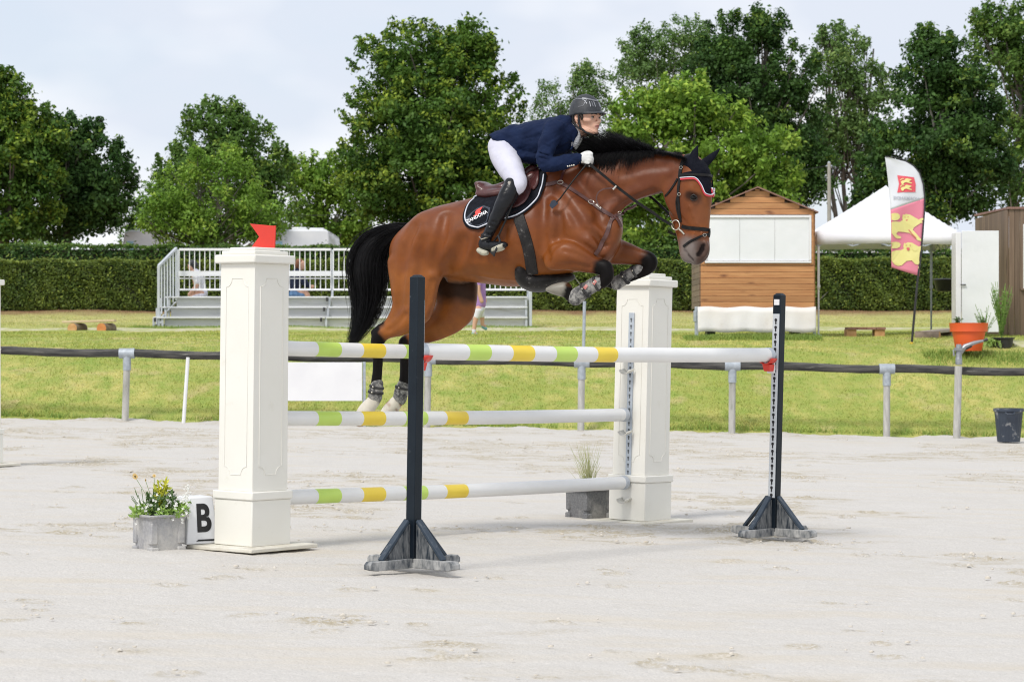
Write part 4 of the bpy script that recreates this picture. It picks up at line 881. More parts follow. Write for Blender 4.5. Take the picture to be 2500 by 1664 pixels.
v = vehicle(655, 560, 804, 80, 5.0, 'white caravan seen over the grandstand railing beside the red flag', 'caravan', 'caravan')
vehicle(296, 562, 400, 87, 5.0, 'white camper mostly hidden by the bushy tree left of the grandstand', 'camper', 'camper_van')
vehicle(1500, 582, 1655, 88, 5.0, 'white van glimpsed under the maple below the throat of the horse', 'van', 'van', hgt=2.5)
vehicle(2010, 592, 2145, 90, 4.8, 'white van visible beneath the gazebo canopy', 'van', 'van', hgt=2.3)
# ================================================================== THE JUMP
E = Vector((.637, .771, 0)).normalized(); NM = Vector((E.y, -E.x, 0)); AE = math.atan2(E.y, E.x)
m_cream = M('cream_paint', (.80,.785,.725), (.77,.755,.69), 2.5, .42, .0008, 30, c3=(.70,.68,.60), s3=6, t3=(.62,.80))
m_track = M('track_steel', (.44,.49,.55), (.52,.57,.62), 30, .4, metal=.3); m_hole = M('keyhole_dark', (.015,.015,.018), rough=.8)
m_navy = M('navy_paint', (.006,.011,.018), (.009,.016,.024), 6, .40, .0008, 60, c3=(.10,.115,.13), s3=22, t3=(.66,.80), spec=.22)
m_navyd = M('navy_paint_dusty', (.014,.022,.032), (.03,.040,.052), 8, .5, .001, 60, c3=(.27,.275,.275), s3=11, t3=(.40,.72), stretch=(3.5,3.5,.7), spec=.25); m_navyl = M('navy_board', (.030,.045,.065), (.045,.062,.085), 14, .5, .0008, 60, c3=(.22,.23,.24), s3=12, t3=(.60,.76), spec=.3)
m_wpole = M('pole_white', (.80,.80,.79), (.76,.76,.75), 3, .38, .0006, 30, c3=(.62,.60,.54), s3=5, t3=(.64,.82)); m_lime = M('pole_lime', (.55,.74,.15), (.51,.70,.13), 6, .42); m_yel = M('pole_yellow', (.86,.65,.06), (.80,.59,.05), 6, .42); m_redc = M('red_plastic', (.72,.05,.03), (.65,.045,.03), 9, .35)
def keyhole(mb, c, nx, up, s=1.0):
    """dark keyhole on the plane spanned by nx and up"""
    r_ = .0125*s; pts = [(r_*math.cos(a), r_*math.sin(a)) for a in np.linspace(R(-60), R(240), 12)]; pts = pts+[(-r_*.5, -.034*s), (r_*.5, -.034*s)]
    mb.add([c+nx*x+up*y for x, y in pts], [tuple(range(len(pts)))])
def pillar(c, lean, label, track=None, full=True, name='jump_pillar', s=1.0):
    """c base centre"""
    t = root(name, c, label, 'jump pillar'); lx = lambda z: Vector((lean*z, 0, 0)); A = .325
    def blk(z0, z1, w_, nm, bev=.006, tp=1.0):
        o = MB().box(c+lx((z0+z1)/2)+Vector((0,0,(z0+z1)/2)), (w_, w_, z1-z0), Matrix.Rotation(lean, 3, 'Y') @ Matrix.Rotation(AE, 3, 'Z'), tp); return o.build(nm, m_cream, t, bevel=bev)
    blk(.030, .335, A+.035, 'base_box'); blk(.335, .392, A+.055, 'moulding', .008); blk(.392, 1.90, A, 'shaft', .003, .985)
    blk(1.90, 1.958, A+.06, 'cap', .010); blk(1.958, 1.985, A-.01, 'cap_tier', .006); blk(1.985, 2.008, A-.085, 'cap_tier', .006)
    blk(.306, .338, A+.012, 'moulding', .004)
    rt = Matrix.Rotation(AE, 3, 'Z')
    for sgn, ax, nr in ((-1, NM, -E), (1, E, NM)):
        h0, h1, hw, q = .50, 1.80, .105, .055; w2 = .045
        prof = [(-hw, h0+q), (-hw, h1-q)] + [(-hw+q*math.sin(a), h1-q*math.cos(a)+0) for a in np.linspace(0, R(90), 6)][0:] + []
        arc = lambda cx, cz, a0, a1: [(cx+q*math.cos(a), cz+q*math.sin(a)) for a in np.linspace(R(a0), R(a1), 7)]
        prof = arc(-hw, h0, 90, 0)+arc(hw, h0, 180, 90)+arc(hw, h1, 270, 180)+arc(-hw, h1, 0, -90); prof.append(prof[0])
        off = A/2+.0015
        mb = MB(); mb.tube([c+ax*x+nr*(off*(1-.015*(z-.39)/1.5))+lx(z)+Vector((0,0,z)) for x, z in prof], .0020, 6, cap=False); mb.build('panel_moulding', m_cream, t, 60)
    o = MB().box(c+Vector((0,0,.017)), (.62, .62, .026), AE).build('base_plate', M('plate_cream', (.70,.68,.60), (.60,.56,.47), 7, .7, .002, 30, c3=(.36,.32,.26), s3=10, t3=(.6,.72)), t, bevel=.006)
    if track is not None:
        nr = E*track; ax = NM; mb = MB(); z0, z1 = .06, 1.69; pc = lambda z: c+nr*(A/2*(1-.0075)+.006)+lx(z)+Vector((0,0,z))
        mb.bar(pc(z0), pc(z1), .052, .010, up=nr); mb.build('height_track', m_track, t, bevel=.002)
        mb = MB(); z = z1-.05
        while z > z0+.05: keyhole(mb, pc(z)+nr*.0065, ax, Vector((0,0,1)), .72); z -= .0553
        mb.build('keyholes', M('slot_grey', (.10,.11,.12), rough=.7), t, 0)
        for z, f in ((1.235, 0), (.745, 1), (.205, 1)):
            cp = MB(); p = c+nr*(A/2+.02)+lx(z)+Vector((0,0,z)); n = 10
            rows = [[p+nr*(.075*f2)+ax*(.055*math.sin(a))+Vector((0,0,-.055*math.cos(a)+.03-.012*f2)) for f2 in (0, 1)] for a in np.linspace(-1.15, 1.15, n)]
            cp.grid(rows); cp.build('pole_cup', M('cup_white', (.76,.75,.70), (.66,.64,.57), 9, .5), t, 60, solid=.006)
    return t
LPc = Vector(((616-1250)/365, 16.16, gz_arena(-1.74)+.0)); RPc = Vector((1.028, 19.47, gz_arena(1.03)))
LPc.z = CH-(1352-832)/ (F/ (16.16-.434))+0.0; RPc.z = CH-(1286-832)/(F/(19.47-.434))
pl = pillar(LPc, .010, 'left cream wooden pillar of the jump with the red flag on top', track=1)
pillar(RPc, .022, 'right cream wooden pillar of the jump with a keyhole strip on its face', track=-1)
EPc = Vector((-5.605, 25.4, gz_arena(-5.56))); pillar(EPc, .0, 'cream pillar of another jump just entering at the left edge', track=1)
# red flag on the left pillar
rf = root('jump_flag', LPc+Vector((.12, 0, 2.008)), 'small red swallow tailed flag standing on top of the left pillar', 'flag')
f5 = lambda x, y, o=0: P3(380+x/4.53, 520+y/4.53, 16.16-o)
MB().prism([(f5(x, y).x, f5(x, y).z) for x, y in ((1043,118),(1322,143),(1310,405),(1055,385),(1145,262))], (0, 16.155, 0), (1,0,0), (0,0,1), (0,.008,0)).build('flag_blade', m_redc, rf, bevel=.001)
MB().tube([f5(1320,140), f5(1305,470)], .0085, 8).build('stick', m_redc, rf, 60)

def stand(c, label, track, lean):
    t = root('jump_stand', c, label, 'jump stand'); A = .068; lx = lambda z: Vector((lean*z, 0, 0))
    o = MB().box(c+lx(.9)+Vector((0,0,.905)), (A, A, 1.74), Matrix.Rotation(lean, 3, 'Y') @ Matrix.Rotation(AE, 3, 'Z')).build('post', m_navy, t, bevel=.004)
    MB().box(c+lx(1.78)+Vector((0,0,1.78)), (A*.98, A*.98, .016), AE, .5).build('post_cap', m_navy, t, bevel=.002)
    for k in range(4):
        a = math.pi/4+k*math.pi/2+.02; d = Vector((math.cos(a), math.sin(a), 0)); s_ = Vector((-d.y, d.x, 0)); e0 = .05
        mb = MB(); hw = .030; prf = [(0,0), (.33,0), (.38,.012), (.38,.040), (.36,.058), (0,.058)]
        mb.prism(prf, c-s_*hw+Vector((0,0,.004)), d, Vector((0,0,1)), s_*2*hw); mb.build('foot', M('navy_foot_dusty', (.05,.062,.078), (.12,.13,.14), 9, .6, 0, 60, c3=(.42,.42,.41), s3=7, t3=(.38,.62), stretch=(2,2,1), spec=.25), t, bevel=.004)
        mb = MB(); mb.prism([(.02,.056), (.235,.056), (.045,.27), (.02,.27)], c-s_*.008, d, Vector((0,0,1)), s_*.016)
        mb.build('gusset', m_navyd, t, bevel=.003); mb = MB(); mb.bar(c+d*.268+Vector((0,0,.062)), c+d*.050+Vector((0,0,.292)), .040, .020); mb.build('brace', m_navyl, t, bevel=.003)
    nr = E*track; mb = MB(); z0, z1 = .285, 1.635; pc = lambda z: c+nr*(A/2+.004)+lx(z)+Vector((0,0,z))
    mb.bar(pc(z0), pc(z1), .056, .006, up=nr); mb.build('height_track', M('track_alu', (.60,.63,.66), (.54,.57,.60), 20, .45, metal=.15), t, bevel=.0015)
    mb = MB(); z = z1-.045
    while z > z0+.02: keyhole(mb, pc(z)+nr*.0045, NM, Vector((0,0,1)), .95); z -= .0535
    mb.build('keyholes', m_hole, t, 0)
    mb = MB(); mb.bar(pc(1.70)+nr*-.003, pc(1.742)+nr*-.003, .045, .003, up=nr); mb.build('sticker', m_white, t)
    return t
LS = Vector((-.605, 14.75, CH-(1386-832)*14.75/F)); RS = Vector((1.925, 17.80, CH-(1308-832)*17.80/F))
stand(LS, 'dark blue jump stand in front, left end of the top pole', 1, .016)
stand(RS, 'dark blue jump stand at the right with a white keyhole strip facing left', -1, .026)

def pole(A, B, px_marks, label, endr=.051):
    """px_marks: list of (x0, x1, material index) in photo units (2356 wide)"""
    A, B = Vector(A), Vector(B); d = B-A
    def tt(x): k = (x*K-CXP)/F; return (k*A.y-A.x)/(d.x-k*d.y)
    cuts = [(0, 0)]
    for x0, x1, m_ in px_marks: cuts += [(max(0, tt(x0)), m_), (tt(x1), 0)]
    cuts.append((1, 0)); t = root('jump_pole', Vector((A.x+d.x/2, A.y+d.y/2, A.z+d.z/2-.05)), label, 'jump pole'); mb = MB(); n = 28
    dn = d.normalized(); sx = dn.cross(Vector((0,0,1))).normalized(); sz = sx.cross(dn); first = True
    for i in range(len(cuts)-1):
        t0, m0 = cuts[i]; t1 = cuts[i+1][0]
        if t1-t0 < 1e-5: continue
        k = max(2, int((t1-t0)*40)); vs = []; fs = []
        for q in range(k+1):
            f = t0+(t1-t0)*q/k; p = A+d*f+Vector((0,0,-.010*math.sin(math.pi*f)))
            for j in range(n): a = 2*math.pi*j/n; vs.append(p+(sx*math.cos(a)+sz*math.sin(a))*endr)
            if q:
                b0 = (q-1)*n; fs += [(b0+j, b0+(j+1)%n, b0+n+(j+1)%n, b0+n+j) for j in range(n)]
        if i == 0: fs.append(tuple(range(n))[::-1])
        if i == len(cuts)-2: fs.append(tuple(range(len(vs)-n, len(vs))))
        mb.mi = m0; mb.add(vs, fs)
    o = mb.build('pole_shaft', [m_wpole, m_lime, m_yel], t, 40)
    for p, s_ in ((A, -1), (B, 1)): MB().cyl(p-dn*s_*.045, p+dn*s_*.004, endr+.0025, n=28).build('end_ring', M('end_ring_grey', (.45,.49,.54), rough=.5), t, 50, bevel=.002)
    return t
a0 = LS+E*.05; b0 = RS-E*.05; a0.z = CH-(857-832)*a0.y/F; b0.z = CH-(866-832)*b0.y/F
pole(a0, b0, [(1068,1118,1),(1168,1218,2),(1268,1316,1),(1363,1409,2)], 'nearest top pole, white with lime and yellow bands, between the dark blue stands')
for t_, (c_, nr) in ((None, (a0, E)), (None, (b0, -E))):
    tg = root('pole_cup', Vector((c_.x, c_.y, c_.z-.10)), 'red pole cup clipped to the '+('front left' if nr is E or nr == E else 'right hand')+' dark blue stand', 'pole cup'); mb = MB(); p = c_-nr*.008
    rows = [[p+nr*f2+NM*(.062*math.sin(a))+Vector((0,0,-.062*math.cos(a)-.002)) for f2 in (0, .075)] for a in np.linspace(-1.2, 1.2, 11)]; mb.grid(rows); mb.build('cradle', m_redc, tg, 60, solid=.006)
    mb = MB(); mb.box(p+nr*.02+Vector((0,0,-.095)), (.055, .05, .05), AE, 1.35); mb.build('clip', m_redc, tg, bevel=.004)
    mb = MB(); mb.box(p-nr*.012+Vector((0,0,-.06)), (.012, .07, .15), AE); mb.build('back_plate', m_wpole, tg, bevel=.006)
aL = LPc+E*.19; bR = RPc-E*.20
G = lambda *a: [(722,775,1),(826,877,2),(924,974,1),(1018,1067,2)]
for zl, zr, lab in ((849, 864, 'rear top pole between the cream pillars, mostly hidden by the nearer pole'), (1021, 1012, 'middle striped pole between the cream pillars at the hind hooves'), (1214, 1177.5, 'lowest striped pole between the cream pillars, just above the sand')):
    a_ = Vector((aL.x, aL.y, CH-(zl-832)*aL.y/F)); b_ = Vector((bR.x, bR.y, CH-(zr-832)*bR.y/F)); pole(a_, b_, G(), lab)

# ------------------------------------------------------------------ planters and marker
m_plg = M('grey_planter', (.30,.30,.31), (.38,.38,.39), 60, .8, .002, 150, c3=(.58,.56,.52), s3=3.5, t3=(.42,.66)); m_pld = M('dark_planter', (.12,.125,.13), (.19,.19,.195), 70, .75, .002, 150, c3=(.38,.37,.35), s3=5, t3=(.5,.7))
def planter(c, side, h_, ang, mt, label):
    t = root('planter', c, label, 'planter'); rt = Matrix.Rotation(ang, 3, 'Z'); tp = 1.16; s0 = side/2
    vs = []; lv = [(0,.86,0),(0,.86,.025),(1,.86,.025),(1,1.0,.93),(1,1.15,.93),(1,1.18,1.0),(1,1.0,1.0),(1,.96,.90)]
    ring = []
    for i, (kk, sc, z) in enumerate(lv):
        for j in range(4):
            a = math.pi/4+j*math.pi/2; ring.append(c+rt @ Vector((math.cos(a)*1.414*s0*sc, math.sin(a)*1.414*s0*sc, h_*z+ (.02 if kk == 0 and i == 0 else 0))))
    mb = MB(); fs = []
    for i in range(1, len(lv)-1):
        fs += [(i*4+j, i*4+(j+1)%4, (i+1)*4+(j+1)%4, (i+1)*4+j) for j in range(4)]
    mb.add(ring, fs+[(4,7,6,5)])
    mb.build('tub', mt, t, 30, bevel=.006)
    for j in range(4):
        a = math.pi/4+j*math.pi/2; d = rt @ Vector((math.cos(a), math.sin(a), 0)); MB().box(c+d*(1.414*s0*.80)+Vector((0,0,.14)), (.05, .05, .28 if False else h_*.55), ang).box(c+d*(1.414*s0*.80)+Vector((0,0,.02)), (.06,.06,.06), ang).build('foot', mt, t, bevel=.008)
    MB().box(c+Vector((0,0,h_*.90)), (side*.93, side*.93, .02), ang).build('soil', m_soil, t)
    return t
pc_ = Vector(((379-1250)/372, 16.02, gz_arena(-2.3)-.025)); pt = planter(pc_, .255, .262, R(38), m_plg, 'pale grey square planter with daisies and white flowers left of the letter block')
m_fgreen2 = M('plant_fresh_green', (.22,.38,.07), (.34,.48,.12), 20, .6); r = np.random.default_rng(8); top = pc_+Vector((0,0,.24)); mb = MB()
for _ in range(70): sprig(mb, top+Vector((r.uniform(-.15,.17), r.uniform(-.12,.12), 0)), r.uniform(.04,.10), r, 2, .05, 9, .035)
mb.build('foliage', m_fgreen2, pt)
mb = MB()
for _ in range(16): sprig(mb, top+Vector((r.uniform(-.05,.12), r.uniform(-.08,.08), 0)), .19, r, 2, .10, 9, .045)
for _ in range(9): a = top+Vector((-.09,0,.0)); mb.tube([a, a+Vector((r.uniform(-.10,-.02), r.normal(0,.03), r.uniform(.08,.2)))], .002, 4)
mb.build('foliage', m_fdk, pt)
mb = MB(); sprig(mb, top+Vector((.02,-.03,.05)), .22, r, 12, .05, 16, .040); mb.build('foliage', M('plant_yellow_green', (.42,.50,.05), (.60,.58,.06), 12, .6), pt)
m_petalw = M('petal_white', (.80,.80,.76), rough=.6); m_petaly = M('petal_yellow', (.85,.50,.02), rough=.5); m_eye = M('flower_eye', (.20,.12,.02), rough=.8)
mb = MB()
for _ in range(190):
    p = top+Vector((r.uniform(-.14,.20), r.uniform(-.12,.08), r.uniform(.03,.17) if r.random() < .6 else r.uniform(.0,.1))); p.z -= abs(p.x-pc_.x-.03)*.25
    for k in range(4): a = k*1.57+r.random(); s_ = .0075; mb.add([p, p+Vector((math.cos(a)*s_, -.003, math.sin(a)*s_+s_*.2)), p+Vector((math.cos(a+.7)*s_*1.5, -.004, math.sin(a+.7)*s_*1.5)), p+Vector((math.cos(a+1.4)*s_, -.003, math.sin(a+1.4)*s_))], [(0,1,2,3)])
for q in range(7):
    a = top+Vector((.17+.012*r.normal(), 0, .03)); b = a+Vector((.01+.02*r.random(), 0, .13*r.random()+.05)); 
    for k in range(5): s_ = .007; p = b+Vector(r.normal(0,.012,3)); mb.add([p+Vector((-s_,0,0)), p+Vector((0,-.002,s_)), p+Vector((s_,0,0)), p+Vector((0,-.002,-s_))], [(0,1,2,3)])
mb.build('white_blossom', m_petalw, pt)
for x, y, s_, tl in ((232,388,.024,.7),(353,430,.014,1.3),(453,380,.013,.3)):
    hd = P3(280+x/4.712, 1080+y/4.712, 15.95); MB().tube([top+Vector((-.05,0,0)), (top+hd)/2+Vector((-.01,0,.02)), hd], .0016, 5).build('stem', m_fgreen, pt, 60)
    mb = MB(); rt = Matrix.Rotation(R(65), 3, 'X') @ Matrix.Rotation(tl, 3, 'Y')
    for k in range(14): a = k*2*math.pi/14; mb.add([hd+rt @ Vector((math.cos(a+q)*s_*l, math.sin(a+q)*s_*l, z)) for q, l, z in ((0,.15,0),(-.16,.7,.003),(0,1.0,.001),(.16,.7,.003))], [(0,1,2,3)])
    fl = mb.build('petal', m_petaly, pt); MB().sphere(hd+rt @ Vector((0,0,.003)), s_*.28, 8, 6).build('flower_eye', m_eye, fl, 60)
pr = Vector(((1442-1250)/305.5, 19.75, gz_arena(.6)-.01)); pt = planter(pr, .275, .25, R(38), m_pld, 'dark grey planter with wispy grass beside the right pillar')
top = pr+Vector((0,0,.22)); mb = MB(); sprig(mb, top+Vector((0,0,0)), .10, r, 30, .12, 8, .03); mb.build('foliage', m_fdk, pt)
mb = MB()
for _ in range(90): l = Vector((r.normal(-.02,.10), r.normal(0,.06), r.uniform(.18,.42))); a = top+Vector((r.normal(0,.02),0,0)); mb.tube([a, a+l*.6+Vector((0,0,.03)), a+l], [.0018,.0014,.0006], 3, cap=False)
mb.build('grass_plume', M('plume', (.42,.46,.20), (.55,.55,.30), 9, .7), pt)
# letter marker
lc = Vector(((477-1250)/363, 16.24, LPc.z+.031)); bl = root('letter_marker', lc, 'white tapered plastic block with a black letter B against the left pillar', 'marker'); ha = R(33); hb_, ht_, hh = .122, .088, .315
rt = Matrix.Rotation(ha, 3, 'Z'); q = [(-1,-1),(1,-1),(1,1),(-1,1)]
mb = MB(); mb.add([lc+rt @ Vector((x*hb_, y*hb_, 0)) for x, y in q]+[lc+rt @ Vector((x*ht_, y*ht_, hh)) for x, y in q], [(3,2,1,0),(4,5,6,7),(0,1,5,4),(1,2,6,5),(2,3,7,6),(3,0,4,7)])
mb.build('block', M('marker_white', (.80,.81,.83), (.76,.77,.80), 4, .35), bl, bevel=.010, seg=3)
m_ink = M('black_ink', (.012,.012,.014), rough=.5)
for rotk in (0, 3):
    fr = rt @ Matrix.Rotation(rotk*math.pi/2, 3, 'Z'); vs, fs = text_mesh('B', .255, 1, .008); mb = MB(); mb.add([lc+fr @ Vector((v.x*.78+.01, -(hb_+(ht_-hb_)*((v.y+hh*.52)/hh))-.0025, v.y+hh*.52)) for v in vs], fs); mb.build('letter', m_ink, bl, 0)
fr = rt; mb = MB(); mb.add([lc+fr @ Vector((x, -(hb_+(ht_-hb_)*(z/hh))-.0025, z)) for x, z in ((-.05,.020),(.13,.020),(.13,.032),(-.035,.032))], [(0,1,2,3)]); mb.build('handle_slot', m_ink, bl, 0)
# ================================================================== THE HORSE
HF = Frame(0.15, 17.13, 0.0, R(-20))
hn = HF.node
hw = lambda px, py, w_: Vector(HF.toW(np.array(HF.pix(px, py, w_))[None])[0])
def hsdf():
    s = SDF((-1.35, -.48, .70), (1.72, .48, 2.85), .0105)
    # trunk
    s.chain([hn(1003,620,0,50,.17), hn(1018,612,0,62,.23), hn(1070,592,0,80,.285), hn(1141,590,0,95,.31), hn(1205,588,0,106,.335), hn(1270,582,0,117,.335), hn(1325,568,0,113,.30), hn(1385,552,0,98,.25), hn(1440,548,0,80,.205)], .03)
    s.chain([hn(1300,470,0,40,.10), hn(1335,452,0,36,.075), hn(1385,440,0,36,.08)], .07)               # withers
    s.chain([hn(1180,506,0,26,.16), hn(1110,524,0,26,.14), hn(1060,538,0,24,.10), hn(1018,566,0,20,.08)], .05)   # croup ridge
    for w in (.17, -.17):
        s.chain([hn(1048,566,w*.8,46,.10), hn(1090,555,w*.9,44,.10)], .07)                             # hip muscle
        s.chain([hn(1345,470,w*.55,46,.07), hn(1380,520,w*1.0,48,.08), hn(1425,570,w*1.08,46,.09), hn(1462,602,w*.85,34,.08)], .045)   # shoulder
        s.chain([hn(1480,560,w*.45,40,.10), hn(1468,600,w*.5,40,.10), hn(1440,630,w*.5,28,.09)], .04)  # breast
        s.chain([hn(1345,545,w*1.15,42,.06), hn(1350,600,w*1.2,40,.06)], .04)                           # triceps
    s.chain([hn(1476,585,0,34,.10), hn(1445,622,0,34,.12), hn(1375,636,0,32,.14), hn(1310,655,0,32,.18)], .05)
    # neck
    s.chain([hn(1385,486,0,84,.165), hn(1440,470,0,80,.135), hn(1495,446,0,69,.115), hn(1548,431,0,58,.10), hn(1605,422,0,51,.092), hn(1645,420,0,43,.085)], .05)
    s.chain([hn(1420,412,0,30,.05), hn(1482,402,0,27,.045), hn(1555,394,0,24,.04), hn(1620,392,0,20,.04), hn(1668,394,0,16,.05)], .04)   # crest
    for w in (.05, -.05):
        s.chain([hn(1600,448,w*1.1,22,.035), hn(1530,478,w*1.3,22,.04), hn(1480,520,w*1.6,24,.05)], .03)   # brachiocephalic ridge
    # head
    s.chain([hn(1690,408,0,30,.085), hn(1692,440,0,44,.10), hn(1694,470,0,46,.098), hn(1698,510,0,38,.078), hn(1702,550,0,31,.062), hn(1704,585,0,29,.056), hn(1704,612,0,29,.062), hn(1700,626,0,21,.05)], .03)
    for w in (.058, -.058):
        s.chain([hn(1662,466,w,46,.034), hn(1668,490,w,43,.032), hn(1682,520,w*.8,32,.026)], .028)      # cheek
        s.chain([hn(1689,462,w*1.45,13,.022), hn(1700,468,w*1.35,9,.018)], .02)                         # brow ridge
        s.chain([hn(1684,503,w*1.42,4,.014), hn(1694,528,w*1.25,4,.012), hn(1702,548,w*1.05,3,.010)], .012); s.chain([hn(1703,556,w*1.06,1.6,.007), hn(1694,572,w*1.02,1.6,.007), hn(1690,590,w*1.0,1.4,.006)], .008); s.chain([hn(1712,560,w*1.0,1.2,.006), hn(1716,585,w*.95,1.2,.006)], .008)   # facial crest
        s.chain([hn(1722,592,w*.66,6,.016), hn(1726,608,w*.70,7,.016), hn(1719,624,w*.70,6,.014)], .010); s.chain([hn(1706,598,w*.82,5,.012), hn(1699,612,w*.82,5,.012), hn(1702,626,w*.75,5,.012)], .010)                          # nostril wing
    s.chain([hn(1668,560,0,20,.045), hn(1672,595,0,16,.045), hn(1676,622,0,15,.04), hn(1680,634,0,8,.03)], .02)    # lower jaw and lip
    s.chain([hn(1655,520,0,22,.05), hn(1664,548,0,20,.045)], .025)
    # near fore
    def foreleg(w, pts, k=.022):
        s.chain([hn(*p[:2], w*p[4] if len(p) > 4 else w, p[2], p[3]) for p in pts], k)
    wn = .20
    s.chain([hn(1356,627,wn*1.28,33,.080), hn(1384,620,wn*1.30,34,.080), hn(1412,631,wn*1.22,30,.070), hn(1442,644,wn*1.06,22,.054), hn(1462,651,wn,19,.046)], .016)
    s.chain([hn(1372,596,wn*1.1,16,.05), hn(1410,615,wn*1.1,14,.045), hn(1450,638,wn*1.05,9,.03)], .02)
    s.chain([hn(1345,640,wn*1.3,17,.05), hn(1398,650,wn*1.25,10,.035), hn(1445,660,wn*1.1,6,.022)], .012)
    s.chain([hn(1362,647,.335,2.,.012), hn(1400,644,.315,2,.012), hn(1440,652,.26,2,.01)], .026, carve=True); s.chain([hn(1375,612,.345,1.5,.01), hn(1410,622,.318,2,.012), hn(1445,640,.258,1.5,.01)], .028, carve=True)
    s.chain([hn(1338,622,.355,4,.03), hn(1352,600,.355,4,.03), hn(1378,584,.345,4,.04), hn(1408,589,.315,4,.04), hn(1440,608,.275,4,.04), hn(1466,630,.235,3,.03)], .026, carve=True)
    s.chain([hn(1464,650,wn,19,.045), hn(1477,655,wn,20,.046), hn(1482,672,wn,17,.042), hn(1474,688,wn,14,.034), hn(1456,697,wn,12,.028), hn(1436,707,wn,11,.026), hn(1416,719,wn,12,.028), hn(1404,727,wn,14.5,.036), hn(1395,724,wn,14,.034), hn(1386,716,wn,13,.030), hn(1382,709,wn,14,.034)], .012, 4)
    s.chain([hn(1380,706,wn,18,.048), hn(1372,706,wn,18,.052), hn(1354,706,wn,12.5,.050), hn(1338,707,wn,5.5,.034)], .007, 3)          # hoof
    # far fore
    wf = -.175
    s.chain([hn(1462,606,wf,38,.085), hn(1495,612,wf,34,.08), hn(1530,619,wf,27,.066), hn(1558,626,wf,21,.05), hn(1576,630,wf,18.5,.044)], .035)
    s.chain([hn(1576,631,wf,19,.044), hn(1586,636,wf,19,.045), hn(1587,650,wf,15,.04), hn(1577,661,wf,11.5,.03), hn(1555,671,wf,10,.025), hn(1525,684,wf,10,.025), hn(1505,692,wf,13,.032), hn(1494,692,wf,12,.03), hn(1484,688,wf,10,.027)], .012, 4)
    s.chain([hn(1484,686,wf,14,.045), hn(1466,684,wf,14,.048), hn(1450,684,wf,9,.045)], .008, 3)
    # near hind
    wh = .165
    s.chain([hn(1018,620,wh*.75,58,.12), hn(1015,660,wh*.9,56,.115), hn(1012,700,wh*1.02,54,.105), hn(1013,738,wh,46,.095), hn(1006,768,wh,38,.08), hn(982,790,wh,28,.065), hn(956,804,wh,20,.05), hn(934,812,wh,16,.042)], .035)
    s.chain([hn(1070,610,wh*1.05,50,.08), hn(1052,680,wh*1.1,24,.07), hn(1042,740,wh*1.08,18,.06), hn(1036,768,wh*1.05,14,.05)], .045)
    s.chain([hn(966,640,wh*.8,18,.08), hn(970,700,wh*.95,17,.06), hn(972,745,wh,14,.045), hn(950,785,wh,10,.03), hn(926,800,wh,8,.022), hn(912,811,wh,8,.02)], .03)
    s.chain([hn(937,812,wh,19,.044), hn(926,822,wh,19,.042), hn(921,840,wh,16.5,.036), hn(922,868,wh,14,.028), hn(922,900,wh,13,.026), hn(919,930,wh,13.5,.028), hn(917,955,wh,15,.032), hn(915,972,wh,17,.036), hn(908,984,wh,17,.038), hn(900,994,wh,16,.038)], .012, 4)
    s.chain([hn(900,992,wh,18,.046), hn(893,1003,wh,20,.054), hn(886,1016,wh,20,.058), hn(880,1027,wh,15,.056)], .008, 3)
    # far hind
    wf = -.165
    s.chain([hn(1075,610,wf*.8,60,.12), hn(1098,670,wf,62,.11), hn(1112,722,wf,54,.10), hn(1104,762,wf,48,.095), hn(1072,792,wf,36,.08), hn(1036,814,wf,26,.065), hn(1006,828,wf,19,.048), hn(990,836,wf,17,.042)], .04)
    s.chain([hn(1128,700,wf,36,.07), hn(1128,758,wf,30,.06)], .04)
    s.chain([hn(1003,832,wf,18,.04), hn(991,838,wf,18,.042), hn(988,858,wf,15,.035), hn(988,885,wf,12.5,.028), hn(987,920,wf,12.5,.027), hn(983,948,wf,14,.03), hn(979,966,wf,16,.035), hn(969,980,wf,16,.037), hn(960,990,wf,15.5,.037)], .012, 4)
    s.chain([hn(962,988,wf,17.5,.045), hn(953,1000,wf,19,.053), hn(945,1012,wf,18,.055), hn(939,1022,wf,14,.055)], .008, 3)
    s.chain([hn(1100,682,0,10,.05), hn(1122,686,0,9,.04), hn(1138,686,0,7,.03)], .03)                     # sheath
    # carved grooves
    for w in (1, -1):
        s.chain([hn(1690,480,w*.105,8,.012), hn(1701,483,w*.098,7,.012)], .012, carve=True)              # eye socket
        s.chain([hn(1717,596,w*.066,3.5,.018), hn(1714,606,w*.064,5.5,.022), hn(1708,618,w*.062,5.0,.022), hn(1705,626,w*.058,2.5,.014)], .006, carve=True)
        s.chain([hn(1700,452,w*.118,5,.012), hn(1706,462,w*.11,4,.012)], .022, carve=True); s.chain([hn(1663,528,w*.072,3,.012), hn(1672,542,w*.07,3,.014), hn(1690,556,w*.075,2,.012)], .02, carve=True); s.chain([hn(1678,512,w*.098,2,.010), hn(1690,545,w*.082,2,.010)], .02, carve=True)     # nostril
        s.chain([hn(1671,607,w*.052,1.6,.010), hn(1680,621,w*.056,2.0,.014), hn(1690,633,w*.048,2.0,.016), hn(1697,641,w*.03,1.8,.016)], .005, carve=True)           # mouth line
        s.chain([hn(1640,430,w*.11,5,.014), hn(1628,450,w*.115,6,.014), hn(1622,478,w*.11,6,.02)], .03, carve=True)   # behind the jaw
    s.chain([hn(1342,470,.20,3,.02), hn(1375,510,.285,3,.02), hn(1398,545,.31,3,.02), hn(1400,575,.32,3,.02)], .045, carve=True); s.chain([hn(1318,520,.345,4,.02), hn(1322,570,.36,5,.02), hn(1330,610,.35,5,.02)], .035, carve=True); s.chain([hn(1430,560,.28,2,.02), hn(1455,585,.25,2,.02), hn(1480,600,.19,2,.02)], .04, carve=True)
